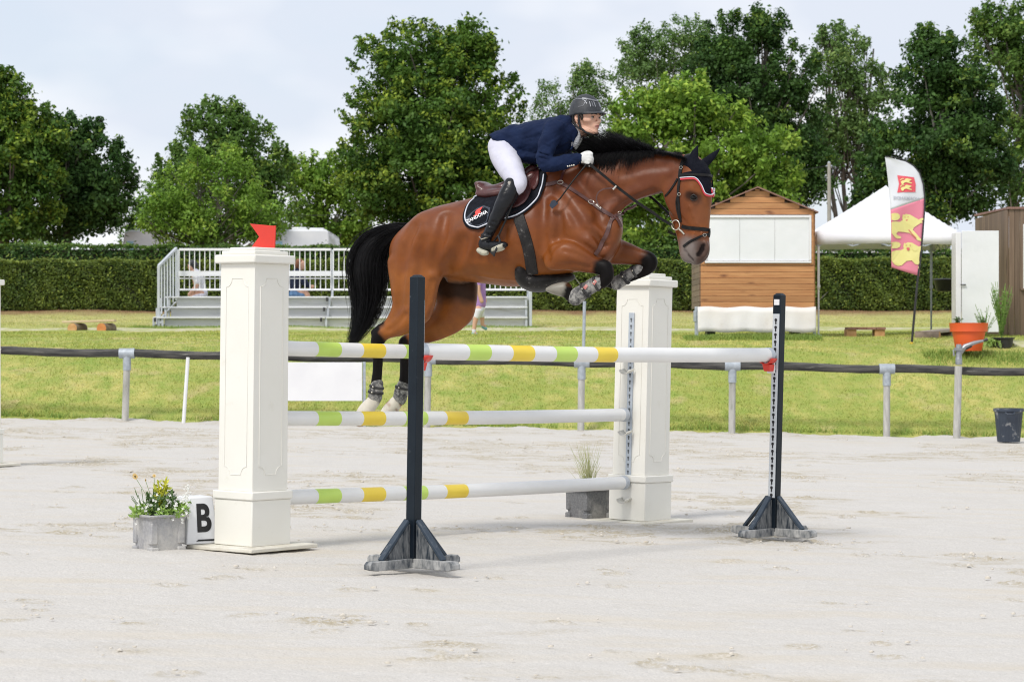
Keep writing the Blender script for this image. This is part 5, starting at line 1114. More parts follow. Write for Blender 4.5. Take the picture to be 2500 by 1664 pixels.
    s.chain([hn(1055,640,.30,7,.02), hn(1068,600,.33,7,.02), hn(1082,570,.33,6,.02)], .035, carve=True)
    s.chain([hn(995,640,.30,6,.02), hn(992,700,.29,6,.02), hn(990,745,.26,5,.02)], .03, carve=True)
    s.chain([hn(1090,662,.33,8,.02), hn(1112,640,.34,10,.02), hn(1125,610,.34,9,.015)], .045, carve=True)     # flank
    for k_ in range(4): s.chain([hn(1598+6*k_,440+9*k_,.118,1.2,.008), hn(1608+3*k_,456+9*k_,.116,1.6,.008), hn(1612+2*k_,474+4*k_,.10,1.0,.008)], .014, carve=True)
    s.chain([hn(1500,474,.15,3,.015), hn(1462,515,.205,3,.02), hn(1445,545,.255,2,.02)], .05, carve=True)       # jugular groove
    def line(pts, r_, dep, k, ridge=False):
        """muscle groove or raised vein that follows the body surface; both sides"""
        for sg in (-1, 1):
            out = []
            for px, py in pts:
                q = HF.pix(px, py, 0.0)
                for w_ in np.linspace(.46, .02, 89):
                    if sg < 0: q = HF.pix(px, py, w_)
                    i = np.round((np.array([q[0], sg*w_, q[2]])-s.lo)/s.h).astype(int)
                    if (i >= 0).all() and (i < s.n).all() and s.D[tuple(i)] < 0: out.append((q[0], sg*(w_+(r_*(1-2*dep) if not ridge else -r_*(1-dep))), q[2], r_, r_)); break
            if len(out) > 1: s.chain(out, k, 4, carve=not ridge)
    line([(1012,552),(992,600),(980,660),(976,710),(974,745)], .030, .32, .05)
    line([(1088,528),(1078,575),(1066,620),(1058,655)], .030, .30, .05)
    line([(1128,590),(1112,630),(1092,660)], .045, .34, .06)
    line([(1056,690),(1046,730),(1030,760)], .022, .30, .04)
    line([(1030,590),(1030,650),(1022,720)], .030, .16, .06)
    line([(1342,452),(1380,492),(1408,535),(1424,572)], .024, .26, .05)
    line([(1330,480),(1326,540),(1328,600),(1334,640)], .026, .26, .055)
    line([(1362,505),(1368,545),(1362,580)], .022, .26, .045)
    line([(1400,424),(1436,470),(1462,515),(1474,545)], .022, .22, .05)
    line([(1596,466),(1550,486),(1510,512),(1486,540)], .018, .38, .030)
    line([(1630,404),(1580,410),(1520,424)], .022, .10, .05)
    line([(1452,562),(1466,590),(1470,612)], .018, .34, .03)
    line([(990,768),(968,792),(948,806)], .014, .34, .025)
    for x_ in (1165, 1186, 1207, 1228): line([(x_+6,560),(x_+1,595),(x_-8,635)], .016, .14, .035)
    line([(1150,668),(1195,676),(1240,680),(1270,682)], .008, .38, .014, True)
    line([(1385,612),(1420,630),(1448,640)], .006, .34, .012, True)
    line([(926,845),(927,880),(925,920)], .008, .35, .012); line([(1470,700),(1450,708)], .007, .3, .01)
    return s
s_ = hsdf(); HV, HQ = s_.mesh(); del s_
_n = vnormals(HV, HQ); _m = np.clip((1.15-HV[:,0])/.2, 0, 1)*np.clip((HV[:,2]-1.30)/.25, 0, 1)*.8+.2
_d = (fbm(HV[:,0]*1.1+3+HV[:,1], HV[:,2]*1.4+HV[:,1]*.6+2, 5.0, 61, 2)-.5)*.007+(fbm(HV[:,0]+HV[:,2]*.8+7, HV[:,2]*1.0-HV[:,0]*.7+HV[:,1]+4, 17, 62, 2)-.5)*.002
HV = HV+_n*(_d*_m)[:,None]
def cdist(V, pts, ys=1.0):
    """distance from local vertices to a polyline of local points, minus radius"""
    d = np.full(len(V), 9.0)
    for a, b in zip(pts, pts[1:]):
        a_, b_ = np.array(a[:3]), np.array(b[:3]); ba = b_-a_; t_ = np.clip(((V-a_)@ba)/(ba@ba+1e-9), 0, 1); d = np.minimum(d, np.linalg.norm((V-a_-ba*t_[:,None])*[1,ys,1], axis=1)-(a[3]+(b[3]-a[3])*t_))
    return d
sst = lambda x, a, b: (lambda t: t*t*(3-2*t))(np.clip((x-a)/(b-a), 0, 1))
nz_ = fbm(HV[:,0]+3, HV[:,2]*1.1+HV[:,1], 9, 21)-.5; nz3 = fbm(HV[:,0]*1.0+5, HV[:,2]*1.0+HV[:,1]*.5, 28, 22)-.5
col = np.tile(np.array([.198,.054,.0085]), (len(HV), 1))
def lay(c, m): global col; col = col*(1-m[:,None])+np.array(c)*m[:,None]
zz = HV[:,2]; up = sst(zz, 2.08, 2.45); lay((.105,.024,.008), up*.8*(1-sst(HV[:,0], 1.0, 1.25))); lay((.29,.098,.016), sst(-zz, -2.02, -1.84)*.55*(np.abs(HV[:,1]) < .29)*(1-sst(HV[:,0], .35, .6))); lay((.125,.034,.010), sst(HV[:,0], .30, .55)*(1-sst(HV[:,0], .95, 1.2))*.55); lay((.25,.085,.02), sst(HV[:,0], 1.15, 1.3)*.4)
lay((.13,.034,.010), np.clip(nz_*2.6, 0, 1)*.55); lay((.24,.078,.018), np.clip(-nz_*2.6, 0, 1)*.35)
BL = (.006,.005,.005)
def region(pts, r0, r1, c, amt=1.0, ys=1.0, ns=.05): lay(c, (1-sst(cdist(HV, pts, ys)+nz_*ns+nz3*.02, r0, r1))*amt)
region([hn(1475,656,.21,26), hn(1482,680,.21,20), hn(1456,700,.2,14), hn(1404,727,.2,16), hn(1384,712,.2,18)], -.005, .035, BL)
region([hn(1586,636,-.175,22), hn(1586,655,-.175,16), hn(1500,694,-.175,16), hn(1450,686,-.175,16)], -.005, .04, BL)
region([hn(915,806,.165,16), hn(924,826,.165,20), hn(922,870,.165,15), hn(917,972,.165,18)], .0, .03, BL)
region([hn(932,792,.165,10), hn(915,808,.165,12)], 0, .035, BL)
region([hn(992,838,-.165,19), hn(988,880,-.165,14), hn(980,966,-.165,17)], .0, .03, BL)
region([hn(905,984,.165,15), hn(885,1018,.165,20)], .004, .02, (.62,.58,.50)); region([hn(964,986,-.165,14), hn(944,1014,-.165,20)], .004, .02, (.62,.58,.50))
region([hn(1366,704,.2,16), hn(1338,707,.2,8)], .012, .030, (.25,.235,.20), 1.0, ns=.0); region([hn(1350,712,.2,6), hn(1338,707,.2,5)], .0, .02, (.46,.43,.37), .6)
region([hn(1704,615,0,26), hn(1696,640,0,16)], -.005, .07, (.060,.042,.036), .9, .5); region([hn(1680,600,0,20), hn(1678,630,0,16)], -.01, .05, (.20,.17,.155), .8, .5)
region([hn(1684,478,.10,9), hn(1703,484,.095,8)], -.01, .035, (.022,.012,.009), .9); region([hn(1705,500,.07,10), hn(1706,530,.06,14)], -.01, .05, (.17,.060,.026), .5)
region([hn(1716,598,.05,3), hn(1713,608,.05,5), hn(1707,619,.05,5)], -.002, .008, (.008,.005,.005), .95, ns=.01); region([hn(1671,607,.05,1.5), hn(1681,622,.05,1.5), hn(1692,634,.04,1.5)], -.002, .008, (.03,.02,.02), .8, ns=.01)
region([hn(1110,694,0,14), hn(1140,696,0,9)], -.01, .03, (.05,.035,.03), .8)
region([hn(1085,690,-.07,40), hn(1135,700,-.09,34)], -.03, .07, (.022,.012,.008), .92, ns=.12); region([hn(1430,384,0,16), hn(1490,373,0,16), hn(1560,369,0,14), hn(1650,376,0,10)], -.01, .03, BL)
nrm = vnormals(HV, HQ)
m_coat, t, b = prin('bay_coat'); L = t.links.new
at = N(t, 'ShaderNodeAttribute', attribute_name='coat'); g = N(t, 'ShaderNodeTexCoord'); mpn = N(t, 'ShaderNodeMapping'); mpn.inputs['Scale'].default_value = (1, 1, 1); L(g.outputs['Object'], mpn.inputs[0])
f = noise_fac(t, mpn.outputs[0], 7, .3, .7, 6, .6); r_ = N(t, 'ShaderNodeMapRange'); r_.inputs[3].default_value = .82; r_.inputs[4].default_value = 1.15; L(f, r_.inputs[0])
mu = N(t, 'ShaderNodeMix', data_type='RGBA', blend_type='MULTIPLY'); mu.inputs[0].default_value = 1; L(at.outputs['Color'], mu.inputs[6]); L(r_.outputs[0], mu.inputs[7]); L(mu.outputs[2], b.inputs['Base Color'])
b.inputs['Roughness'].default_value = .44; sp_ = N(t, 'ShaderNodeSeparateColor'); L(mu.outputs[2], sp_.inputs[0]); rs_ = N(t, 'ShaderNodeMapRange'); rs_.inputs[1].default_value = .01; rs_.inputs[2].default_value = .14; rs_.inputs[3].default_value = .10; rs_.inputs[4].default_value = .32; L(sp_.outputs[0], rs_.inputs[0]); L(rs_.outputs[0], b.inputs['Specular IOR Level'])
n1 = N(t, 'ShaderNodeTexNoise'); n1.inputs['Scale'].default_value = 11; n1.inputs['Detail'].default_value = 3; L(mpn.outputs[0], n1.inputs['Vector'])
mp2 = N(t, 'ShaderNodeMapping'); mp2.inputs['Scale'].default_value = (60, 60, 260); mp2.inputs['Rotation'].default_value = (0, R(25), 0); L(g.outputs['Object'], mp2.inputs[0]); n2 = N(t, 'ShaderNodeTexNoise'); n2.inputs['Scale'].default_value = 1; n2.inputs['Detail'].default_value = 2; L(mp2.outputs[0], n2.inputs['Vector'])
b1 = N(t, 'ShaderNodeBump'); b1.inputs['Distance'].default_value = .005; b1.inputs['Strength'].default_value = .5; L(n1.outputs['Fac'], b1.inputs['Height'])
b2 = N(t, 'ShaderNodeBump'); b2.inputs['Distance'].default_value = .00035; L(n2.outputs['Fac'], b2.inputs['Height']); L(b1.outputs[0], b2.inputs['Normal']); L(b2.outputs[0], b.inputs['Normal'])
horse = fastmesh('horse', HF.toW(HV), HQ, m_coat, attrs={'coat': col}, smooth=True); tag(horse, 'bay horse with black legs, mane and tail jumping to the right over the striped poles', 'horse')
HBV = BVHTree.FromPolygons([tuple(v) for v in HF.toW(HV)], [tuple(int(i) for i in q) for q in HQ])
CAM = Vector((0, 0, CH))
# eyes
m_eyeb = M('horse_eye', (.004,.003,.002), rough=.12, spec=.35); m_lid = M('eyelid_dark', (.012,.009,.008), rough=.5)
for w_ in (.094, -.094):
    e = MB().sphere(hw(1693, 482, w_), .0195, 18, 12, (1.15,.8,.85)).build('eye', m_eyeb, horse, 180)
    sg = 1 if w_ > 0 else -1
    MB().tube([hw(1685,485,w_+sg*.008), hw(1688,477.5,w_+sg*.016), hw(1694,475,w_+sg*.017), hw(1700,479,w_+sg*.012), hw(1703,485,w_+sg*.002)], [.002,.0050,.0060,.0045,.002], 8).build('upper_lid', m_lid, horse, 60)
    MB().tube([hw(1685,485,w_+sg*.008), hw(1691,489.5,w_+sg*.014), hw(1698,489,w_+sg*.010), hw(1703,485,w_+sg*.002)], [.002,.0032,.0032,.002], 8).build('lower_lid', m_lid, horse, 60)
# hair
def strands(name, mat, parent, roots, fn, n, r0, seed, seg=9, nside=3):
    r = np.random.default_rng(seed); vs = []; fs = []
    mb = MB()
    for i in range(n):
        pts, rr = fn(r, i); mb.tube([Vector(p) for p in pts], [rr*(1-.85*(j/(len(pts)-1))**1.5) for j in range(len(pts))], nside, cap=False)
    return mb.build(name, mat, parent, 180)
m_hair = M('black_hair', (.0035,.0033,.004), (.006,.0055,.006), 40, .45, spec=.12)
TL = [(1005,553),(968,563),(935,582),(908,610),(897,650),(899,695),(897,740),(886,785),(867,822),(855,846)]
TWd = [8,18,33,46,53,49,41,28,17,9]
def tailfn(r, i):
    fly = r.random() < .05; k = r.normal(0, .42); k = max(-1.05, min(1.05, k))*(1.12 if fly else 1); w0 = r.normal(0, .035); ln = (r.uniform(.5, .97) if r.random() < .6 else r.uniform(.85, 1.0)) if not fly else r.uniform(.7, 1); st_ = r.uniform(0, .25) if r.random() < .5 else 0
    n = 12; out = []; A_ = catmull(np.array([(x, y, d) for (x, y), d in zip(TL, TWd)], float), 4); ph = r.random()*6
    # offset direction: normal of the centreline in the picture plane
    for j in range(n):
        f_ = st_+(ln-st_)*j/(n-1); q = min(len(A_)-1.001, f_*(len(A_)-1)); a = int(q); p = A_[a]*(1-q+a)+A_[a+1]*(q-a); d = A_[min(a+1, len(A_)-1)][:2]-A_[max(a-1, 0)][:2]; d = d/(np.linalg.norm(d)+1e-6)
        o = k*p[2]*(.92+(.5*f_*f_ if fly else 0))+(1.5+2.5*f_)*math.sin(ph+f_*5.5); x, y = p[0]+d[1]*o*-1, p[1]+d[0]*o; out.append(hw(x, y, w0*(.3+1.6*f_)))
    return out, r.uniform(.0013, .0026)
tail = strands('tail', m_hair, horse, None, tailfn, 3600, .003, 41)
core = MB(); A_ = catmull(np.array([(x, y, d) for (x, y), d in zip(TL[:-2], TWd[:-2])], float), 4)
core.tube([hw(a[0], a[1], 0) for a in A_], [max(.012, a[2]/340*.70*(1 if i < len(A_)*.7 else max(.25, 1-(i/len(A_)-.7)*2.4))) for i, a in enumerate(A_)], 12, flat=.8); core.build('tail_core', m_hair, tail, 180)
# mane: short tufts lifted by the movement
MC = [(1412,392),(1450,380),(1490,374),(1530,371),(1570,371),(1610,374),(1645,380),(1676,388)]
MH = [12,38,64,64,42,24,12,24]
MCc = catmull(np.array([(x, y, h_) for (x, y), h_ in zip(MC, MH)], float), 5)
def manefn(r, i):
    f_ = r.random()*(len(MCc)-1.01); a = int(f_); p = MCc[a]*(1-f_+a)+MCc[a+1]*(f_-a); cl = fbm(np.array([f_*.9]), np.array([3.1]), 1, 55)[0]; cl2 = fbm(np.array([f_*2.2]), np.array([7.1]), 1, 56)[0]; L_ = p[2]*r.uniform(.4, 1.25)*(.60+.80*cl); lean = -.70+.25*r.normal()+(cl2-.5)*1.3-.35*(p[0] < 1475)
    side = r.normal(0, .02); out = []; down = r.random() < .33; r0_ = r.uniform(.3, 1)
    base_w = r.normal(0, .016)
    if down:   # hair lying on the near side of the neck
        for j in range(6): g_ = j/5; out.append(hw(p[0]-L_*(.35+1.2*(cl2-.5)+.2*math.sin(i*2.1))*g_**1.3, p[1]+2-9*math.sin(g_*2.2)+L_*(.30+1.1*cl*r0_)*g_*g_, .03+.080*g_**.6))
    else:
        for j in range(6): g_ = j/5; out.append(hw(p[0]+L_*lean*g_**1.6*.9, p[1]+7-(L_+7)*(g_-.30*g_**2.2), base_w+side*3*g_))
    return out, r.uniform(.0012, .0023)
mane = strands('mane', m_hair, horse, None, manefn, 6500, .003, 42)
# ================================================================== TACK
def ray(px, py, off=0.0):
    d = Vector(((px-CXP)/F, 1, (CYP-py)/F)).normalized(); h_ = HBV.ray_cast(CAM, d)
    if h_[0] is None:
        p = Vector(HF.toW(np.array(HF.pix(px, py, 0.03))[None])[0]); h_ = HBV.find_nearest(p)
    return h_[0]+h_[1]*off, h_[1]
def mirrored(p, off=0.0):
    l = HF.toL(np.array(p)[None])[0]; l[1] *= -1; q = Vector(HF.toW(l[None])[0]); h_ = HBV.find_nearest(q); return h_[0]+h_[1]*off, h_[1]
def strap(name, pts, width, th, mat, parent, far=False, off=.0, sub=6, smooth_n=3, mirror=False):
    A_ = catmull(np.array([p[:2] for p in pts], float), sub); C = []; Nn = []
    for x, y in A_:
        p, n = ray(x, y, off)
        if mirror: p, n = mirrored(p-n*off, off)
        C.append(np.array(p)); Nn.append(np.array(n))
    C, Nn = np.array(C), np.array(Nn)
    for _ in range(smooth_n):
        C[1:-1] = (C[:-2]+2*C[1:-1]+C[2:])/4; Nn[1:-1] = (Nn[:-2]+Nn[1:-1]+Nn[2:])/3
    vs = []; fs = []; m_ = len(C)
    for i in range(m_):
        t_ = C[min(i+1, m_-1)]-C[max(i-1, 0)]; t_ /= np.linalg.norm(t_)+1e-9; n = Nn[i]-t_*np.dot(Nn[i], t_); n /= np.linalg.norm(n)+1e-9; w_ = np.cross(t_, n)*width/2
        vs += [C[i]-w_, C[i]-w_*.9+n*th, C[i]+w_*.9+n*th, C[i]+w_]
        if i: b0 = (i-1)*4; fs += [(b0+j, b0+(j+1)%4, b0+4+(j+1)%4, b0+4+j) for j in range(4)]
    fs += [(0,1,2,3), tuple(range(len(vs)-4, len(vs)))[::-1]]
    return MB().add(vs, fs).build(name, mat, parent, 60)
def buckle(px, py, s_, parent, off=.008, ang=0.0, mat=None, name='buckle'):
    p, n = ray(px, py, off); u = Vector((1, 0, 0)); u = (u-n*u.dot(n)).normalized(); v = n.cross(u); pts = []
    for a in np.linspace(0, 2*math.pi, 9)[:-1]+math.pi/8: pts.append(p+(u*math.cos(a+ang)+v*math.sin(a+ang)*.75)*s_*(1.08 if True else 1))
    pts.append(pts[0]); return MB().tube(pts, s_*.16, 6, cap=False).build(name, mat or m_brass, parent, 60)
def sheet_on_horse(name, poly, mat, parent, off, ctr, rings=9, solid=.006, mirror=False):
    A_ = np.array(poly, float); A_ = catmull(np.vstack([A_, A_[0]]), 5)[:-1] if len(poly) > 5 else A_; n = len(A_); rows = []
    for k in range(rings+1):
        f_ = k/rings; row = []
        for x, y in A_:
            p, nn = ray(ctr[0]+(x-ctr[0])*f_, ctr[1]+(y-ctr[1])*f_, off); 
            if mirror: p, nn = mirrored(p-nn*off, off)
            row.append(p)
        row.append(row[0]); rows.append(row)
    return MB().grid(rows).build(name, mat, parent, 180, solid=solid)
def hdecal(polys, mt, nm, off, parent):
    mb = MB()
    for poly in polys:
        bmz = bmesh.new(); vs = [bmz.verts.new((x, y, 0)) for x, y in poly]; f_ = bmz.faces.new(vs); bmesh.ops.triangulate(bmz, faces=[f_]); bmz.verts.index_update()
        mb.add([ray(v.co.x, v.co.y, off)[0] for v in bmz.verts], [tuple(v.index for v in q.verts) for q in bmz.faces]); bmz.free()
    return mb.build(nm, mt, parent, 0)
m_brown = M('brown_leather', (.055,.014,.014), (.095,.028,.026), 12, .42, .0015, 60, coat=.15); m_blk = M('black_leather', (.006,.006,.006), (.014,.013,.013), 25, .42, .001, 80, spec=.2)
m_brass = M('pale_metal', (.62,.58,.50), (.72,.68,.60), 30, .3, metal=.85); m_brstrap = M('breastplate_leather', (.060,.022,.018), (.105,.045,.038), 25, .45, .001, 90)
m_padb = M('pad_black', (.007,.008,.012), (.012,.014,.020), 30, .9, .004, 110, spec=.15); m_padn = M('pad_navy', (.018,.026,.045), (.024,.034,.055), 10, .6); m_piping = M('pad_piping', (.66,.70,.78), (.72,.75,.82), 8, .6)
def mroot(name, px, py, label, cat): p, n = ray(px, py); return root(name, p, label, cat)
# saddle pad
pad = mroot('saddle_pad', 1235, 500, 'black saddle pad with pale piping and a lettered navy corner panel under the saddle', 'saddle pad')
PADP = [(1158,488),(1143,503),(1135,522),(1134,541),(1145,556),(1166,559),(1192,550),(1222,540),(1255,533),(1280,521),(1300,505),(1318,482),(1330,455),(1335,428),(1322,412),(1285,420),(1240,440),(1195,466)]
for mr in (False, True): sheet_on_horse('pad_side', PADP, m_padb, pad, .010, (1240, 480), 12, .010, mr)
def ptube(name, pts, r_, mat, parent, off, sub=6, n=6, closed=False):
    A_ = catmull(np.array(pts, float), sub); C = np.array([np.array(ray(x, y, off)[0]) for x, y in A_])
    for _ in range(2): C[1:-1] = (C[:-2]+2*C[1:-1]+C[2:])/4
    return MB().tube([Vector(c) for c in C], r_, n).build(name, mat, parent, 60)
inn = lambda x, y, k: (x+(1235-x)*k, y+(480-y)*k)
ptube('piping', [inn(x, y, .045) for x, y in PADP[:14]], .0048, m_piping, pad, .021); ptube('edging', PADP[:14], .0062, m_padb, pad, .014)
hdecal([[(1137,541),(1150,527),(1168,513),(1184,507),(1200,512),(1196,530),(1190,546),(1170,552),(1150,551),(1141,547)]], m_padn, 'corner_panel', .0225, pad)
m_logo = M('logo_white', (.80,.80,.82), rough=.6); m_logor = M('logo_red', (.75,.06,.05), rough=.6)
vs, fs = text_mesh('ZANDONA', 10.8, 1.02, .25); ca, sa = math.cos(R(26)), math.sin(R(26)); MB().add([ray(1168+(v.x*.98*ca-v.y*sa), 533.5-(v.x*.98*sa+v.y*ca), .026)[0] for v in vs], fs).build('lettering', m_logo, pad, 0)
c2 = lambda x, y: (1050+x/3.016, 200+y/3.016)
hdecal([[c2(*p) for p in q] for q in ([(340,978),(352,960),(398,936),(380,966),(345,988)], [(325,1006),(345,988),(375,968),(386,972),(368,990)])], m_logor, 'logo_mark', .026, pad)
# saddle: seat and panels from one field, flaps lying on the pad
sad = mroot('saddle', 1240, 455, 'burgundy brown leather jumping saddle under the rider', 'saddle')
s_ = SDF((-.75, -.32, 1.95), (.45, .32, 2.75), .009)
s_.chain([hn(1177,453,0,9,.13), hn(1186,462,0,13,.155), hn(1215,464,0,14,.13), hn(1250,450,0,14,.10), hn(1282,430,0,15,.085), hn(1302,412,0,12,.06)], .02)
s_.chain([hn(1172,448,0,5,.10), hn(1182,449,0,5.5,.14), hn(1190,452,0,5,.12)], .012)
for w_ in (.11, -.11): s_.chain([hn(1170,474,w_,9,.05), hn(1200,474,w_*1.2,12,.055), hn(1250,462,w_*1.2,12,.05), hn(1300,430,w_*.8,12,.04)], .015)
s_.chain([hn(1180,452,0,3,.01)], .01)
V_, Q_ = s_.mesh(); del s_
fastmesh('seat', HF.toW(V_), Q_, m_brown, parent=sad, smooth=True)
for mr in (False, True):
    sheet_on_horse('flap', [(1240,452),(1262,425),(1285,402),(1297,408),(1303,430),(1303,458),(1296,482),(1284,500),(1262,513),(1243,508),(1230,490),(1228,470)], m_brown, sad, .034, (1265,465), 8, .006, mr)
    sheet_on_horse('knee_roll', [(1288,405),(1303,400),(1316,410),(1322,430),(1318,455),(1306,470),(1296,462),(1292,430)], m_brown, sad, .024, (1304,435), 5, .014, mr)
MB().tube([ray(x, y, .030)[0] for x, y in ((1160,490),(1175,482),(1200,474),(1212,470))], .005, 6).build('panel_edge', m_piping, sad, 60)
# girth and stud guard
gi = mroot('girth', 1290, 600, 'black leather girth with wide belly guard, scuffed with sand', 'girth')
m_girth = M('girth_leather', (.010,.0095,.010), (.026,.024,.024), 14, .5, .0015, 60, spec=.25, c3=(.20,.19,.18), s3=30, t3=(.60,.72))
for mr in (False, True): strap('girth_strap', [(1262,512),(1268,535),(1277,562),(1286,592),(1293,622),(1297,650),(1300,668)], .082, .012, m_girth, gi, off=.002, mirror=mr)
for dx in (-8, 8): strap('girth_ridge', [(1263+dx,520),(1269+dx,540),(1278+dx,566),(1287+dx,595),(1293+dx,625),(1296+dx,655)], .010, .017, m_girth, gi)
s_ = SDF((-.35, -.33, 1.55), (.55, .33, 2.2), .009)
s_.chain([hn(1297,664,0,22,.30), hn(1298,678,0,29,.25), hn(1312,686,0,28,.22), hn(1338,684,0,24,.17), hn(1368,680,0,15,.11), hn(1394,676,0,9,.06)], .03)
V_, Q_ = s_.mesh(); del s_; fastmesh('belly_guard', HF.toW(V_), Q_, m_girth, parent=gi, smooth=True)
hdecal([[(1251,523),(1266,517),(1270,527),(1255,535)]], m_brown, 'girth_tab', .02, gi)
# breastplate
bpz = mroot('breastplate', 1440, 496, 'brown leather breastplate with pale buckles across shoulder and chest', 'breastplate')
c1 = lambda x, y: (1350+x/3.409, 260+y/3.409)
for mr in (False, True):
    strap('shoulder_strap', [c1(*p) for p in ((-140,655),(-60,650),(0,642),(60,635),(180,710),(310,797),(400,855),(510,925))], .028, .006, m_brstrap, bpz, off=.003, mirror=mr)
    strap('wither_strap', [c1(*p) for p in ((62,632),(80,570),(100,530))], .018, .005, m_brown, bpz, off=.003, mirror=mr)
strap('chest_strap', [c1(*p) for p in ((500,930),(480,970),(440,1070),(400,1150),(350,1235))], .030, .007, m_brstrap, bpz, off=.004)
strap('strap_end', [c1(*p) for p in ((510,915),(540,960),(558,1005))], .024, .007, m_brstrap, bpz, off=.008)
buckle(*c1(62,636), .020, bpz, name='ring'); buckle(*c1(315,800), .020, bpz, ang=.5); buckle(*c1(540,945), .014, bpz); buckle(*c1(495,935), .014, bpz); buckle(*c1(-135,655), .014, bpz)
hdecal([[c1(355,822), c1(368,812), c1(408,842), c1(398,856)]], m_brass, 'clip', .012, bpz)
MB().tube([ray(*c1(x, y), .02)[0] for x, y in ((515,915),(560,888),(600,860),(608,858))]+[hw(*c1(650,845), .0), hw(*c1(690,822), -.05)], .011, 6).build('far_strap', m_brstrap, bpz, 60)
buckle(*c1(545,880), .012, bpz, .02); buckle(*c1(590,862), .012, bpz, .02)
# bridle
br = mroot('bridle', 1659, 500, 'black leather bridle with ring bit, noseband and reins', 'bridle')
def bs(name, pts, wd, mirror=True, off=.002):
    strap(name, [c1(*p) for p in pts], wd, .006, m_blk, br, off=off)
    if mirror: strap(name, [c1(*p) for p in pts], wd, .006, m_blk, br, off=off, mirror=True)
bs('cheekpiece', [(1058,590),(1048,650),(1042,720),(1046,790),(1050,850),(1056,905),(1062,960)], .019)
bs('cheekpiece_strap', [(1048,720),(1028,780),(1032,850),(1050,930)], .010, False)
bs('headpiece', [(1058,595),(1062,530),(1078,470),(1105,418),(1140,395)], .026)
bs('browband', [(1050,572),(1110,572),(1180,570),(1250,574),(1308,582)], .020, off=.012)
bs('throatlatch', [(1038,600),(1010,650),(965,715),(918,765),(900,790)], .013)
bs('noseband', [(1072,998),(1120,1008),(1180,1015),(1240,1020),(1306,1028)], .026)
bs('flash_strap', [(1300,1062),(1255,1070),(1200,1095),(1140,1125),(1085,1165)], .017)
for p in ((1052,730), (1068,510)): buckle(*c1(*p), .012, br)
buckle(*c1(1258,1070), .013, br, ang=.3)
strap('noseband_loop', [c1(*p) for p in ((1296,1020),(1298,1050),(1292,1085))], .016, .010, m_blk, br)
for mr in (False, True):
    p, n = ray(*c1(1030,985), .012)
    if mr: p, n = mirrored(p, .012)
    u = Vector((1,0,0)); u = (u-n*u.dot(n)).normalized(); v = n.cross(u); MB().tube([p+(u*math.cos(a)+v*math.sin(a))*.034 for a in np.linspace(0, 2*math.pi, 25)], .0045, 8, cap=False).build('bit_ring', m_brass, br, 60)
p0 = ray(*c1(1045,1010), .01)[0]; MB().tube([p0, ray(*c1(1075,1040), .006)[0], ray(*c1(1092,1062), .0)[0]], .007, 8).build('bit', m_brass, br, 60)
def rein(name, pts, wd, mat, parent):
    A_ = catmull(np.array(pts, float), 6); C = [hw(*a) for a in A_]; vs = []; fs = []
    for i, c in enumerate(C):
        t_ = (C[min(i+1, len(C)-1)]-C[max(i-1, 0)]).normalized(); n = Vector((-.34*1, -.94, 0)); n = (n-t_*n.dot(t_)).normalized(); w__ = t_.cross(n)*wd/2; n = n*.002; vs += [c-w__-n, c-w__+n, c+w__+n, c+w__-n]
        if i: b0 = (i-1)*4; fs += [(b0+j, b0+(j+1)%4, b0+4+(j+1)%4, b0+4+j) for j in range(4)]
    fs += [(0,1,2,3), tuple(range(len(vs)-4, len(vs)))[::-1]]; return MB().add(vs, fs).build(name, mat, parent, 60)
rein('rein', [(1437,398,.17),(1452,411,.175),(1478,432,.18),(1505,455,.175),(1532,476,.16),(1560,497,.135),(1590,516,.115),(1614,534,.10),(1640,549,.085)], .019, m_blk, br)
rein('rein', [(1452,398,-.10),(1500,425,-.15),(1545,452,-.16),(1585,478,-.14),(1614,503,-.11),(1650,540,-.085)], .017, m_blk, br)
rein('rein_loop', [(*c1(515,672),.175),(*c1(470,680),.178),(*c1(420,688),.18),(*c1(378,716),.182),(*c1(362,760),.18),(*c1(370,800),.18),(*c1(390,835),.19)], .009, m_brstrap, br)
MB().tube([hw(*c1(500,690),.185), hw(*c1(528,660),.185)], .008, 6).build('rein_stop', m_brass, br, 60)
# ear bonnet
eb = mroot('ear_bonnet', 1700, 400, 'black fly bonnet over the ears, edged in red and white', 'ear bonnet'); m_bon = M('bonnet_knit', (.005,.006,.011), (.009,.010,.016), 60, .9, .003, 150, spec=.12); m_red = M('red_trim', (.62,.05,.07), rough=.6)
s_ = SDF((1.05, -.22, 2.35), (1.75, .22, 2.95), .0065)
for w_ in (.052, -.052):
    if w_ > 0: s_.chain([hn(1694,400,w_,13,.030), hn(1693,388,w_,12.5,.028), hn(1696,374,w_,9,.020), hn(1701,362,w_,4.5,.010), hn(1703,356,w_,2,.005)], .014)
    else: s_.chain([hn(1712,404,w_,12,.030), hn(1723,396,w_*1.2,11,.024), hn(1738,383,w_*1.35,8.5,.018), hn(1751,370,w_*1.5,4.5,.010), hn(1757,363,w_*1.55,2,.005)], .014)
s_.chain([hn(1684,398,0,20,.090), hn(1700,410,0,24,.096), hn(1708,424,0,26,.098)], .016)
V_, Q_ = s_.mesh(); del s_; eW = HF.toW(V_)
fastmesh('bonnet_cap', eW, Q_, m_bon, parent=eb, smooth=True)
BP = [(1300,560),(1320,620),(1336,680),(1312,740),(1260,722),(1240,670),(1215,625),(1180,592),(1070,592),(1075,560),(1180,540)]
for mr in (False, True): sheet_on_horse('bonnet_front', [c1(*p) for p in BP], m_bon, eb, .006, c1(1240,600), 6, .004, mr)
TR = [(1066,602),(1120,597),(1180,597),(1215,630),(1240,675),(1258,722),(1285,738),(1312,738),(1328,712),(1336,680)]
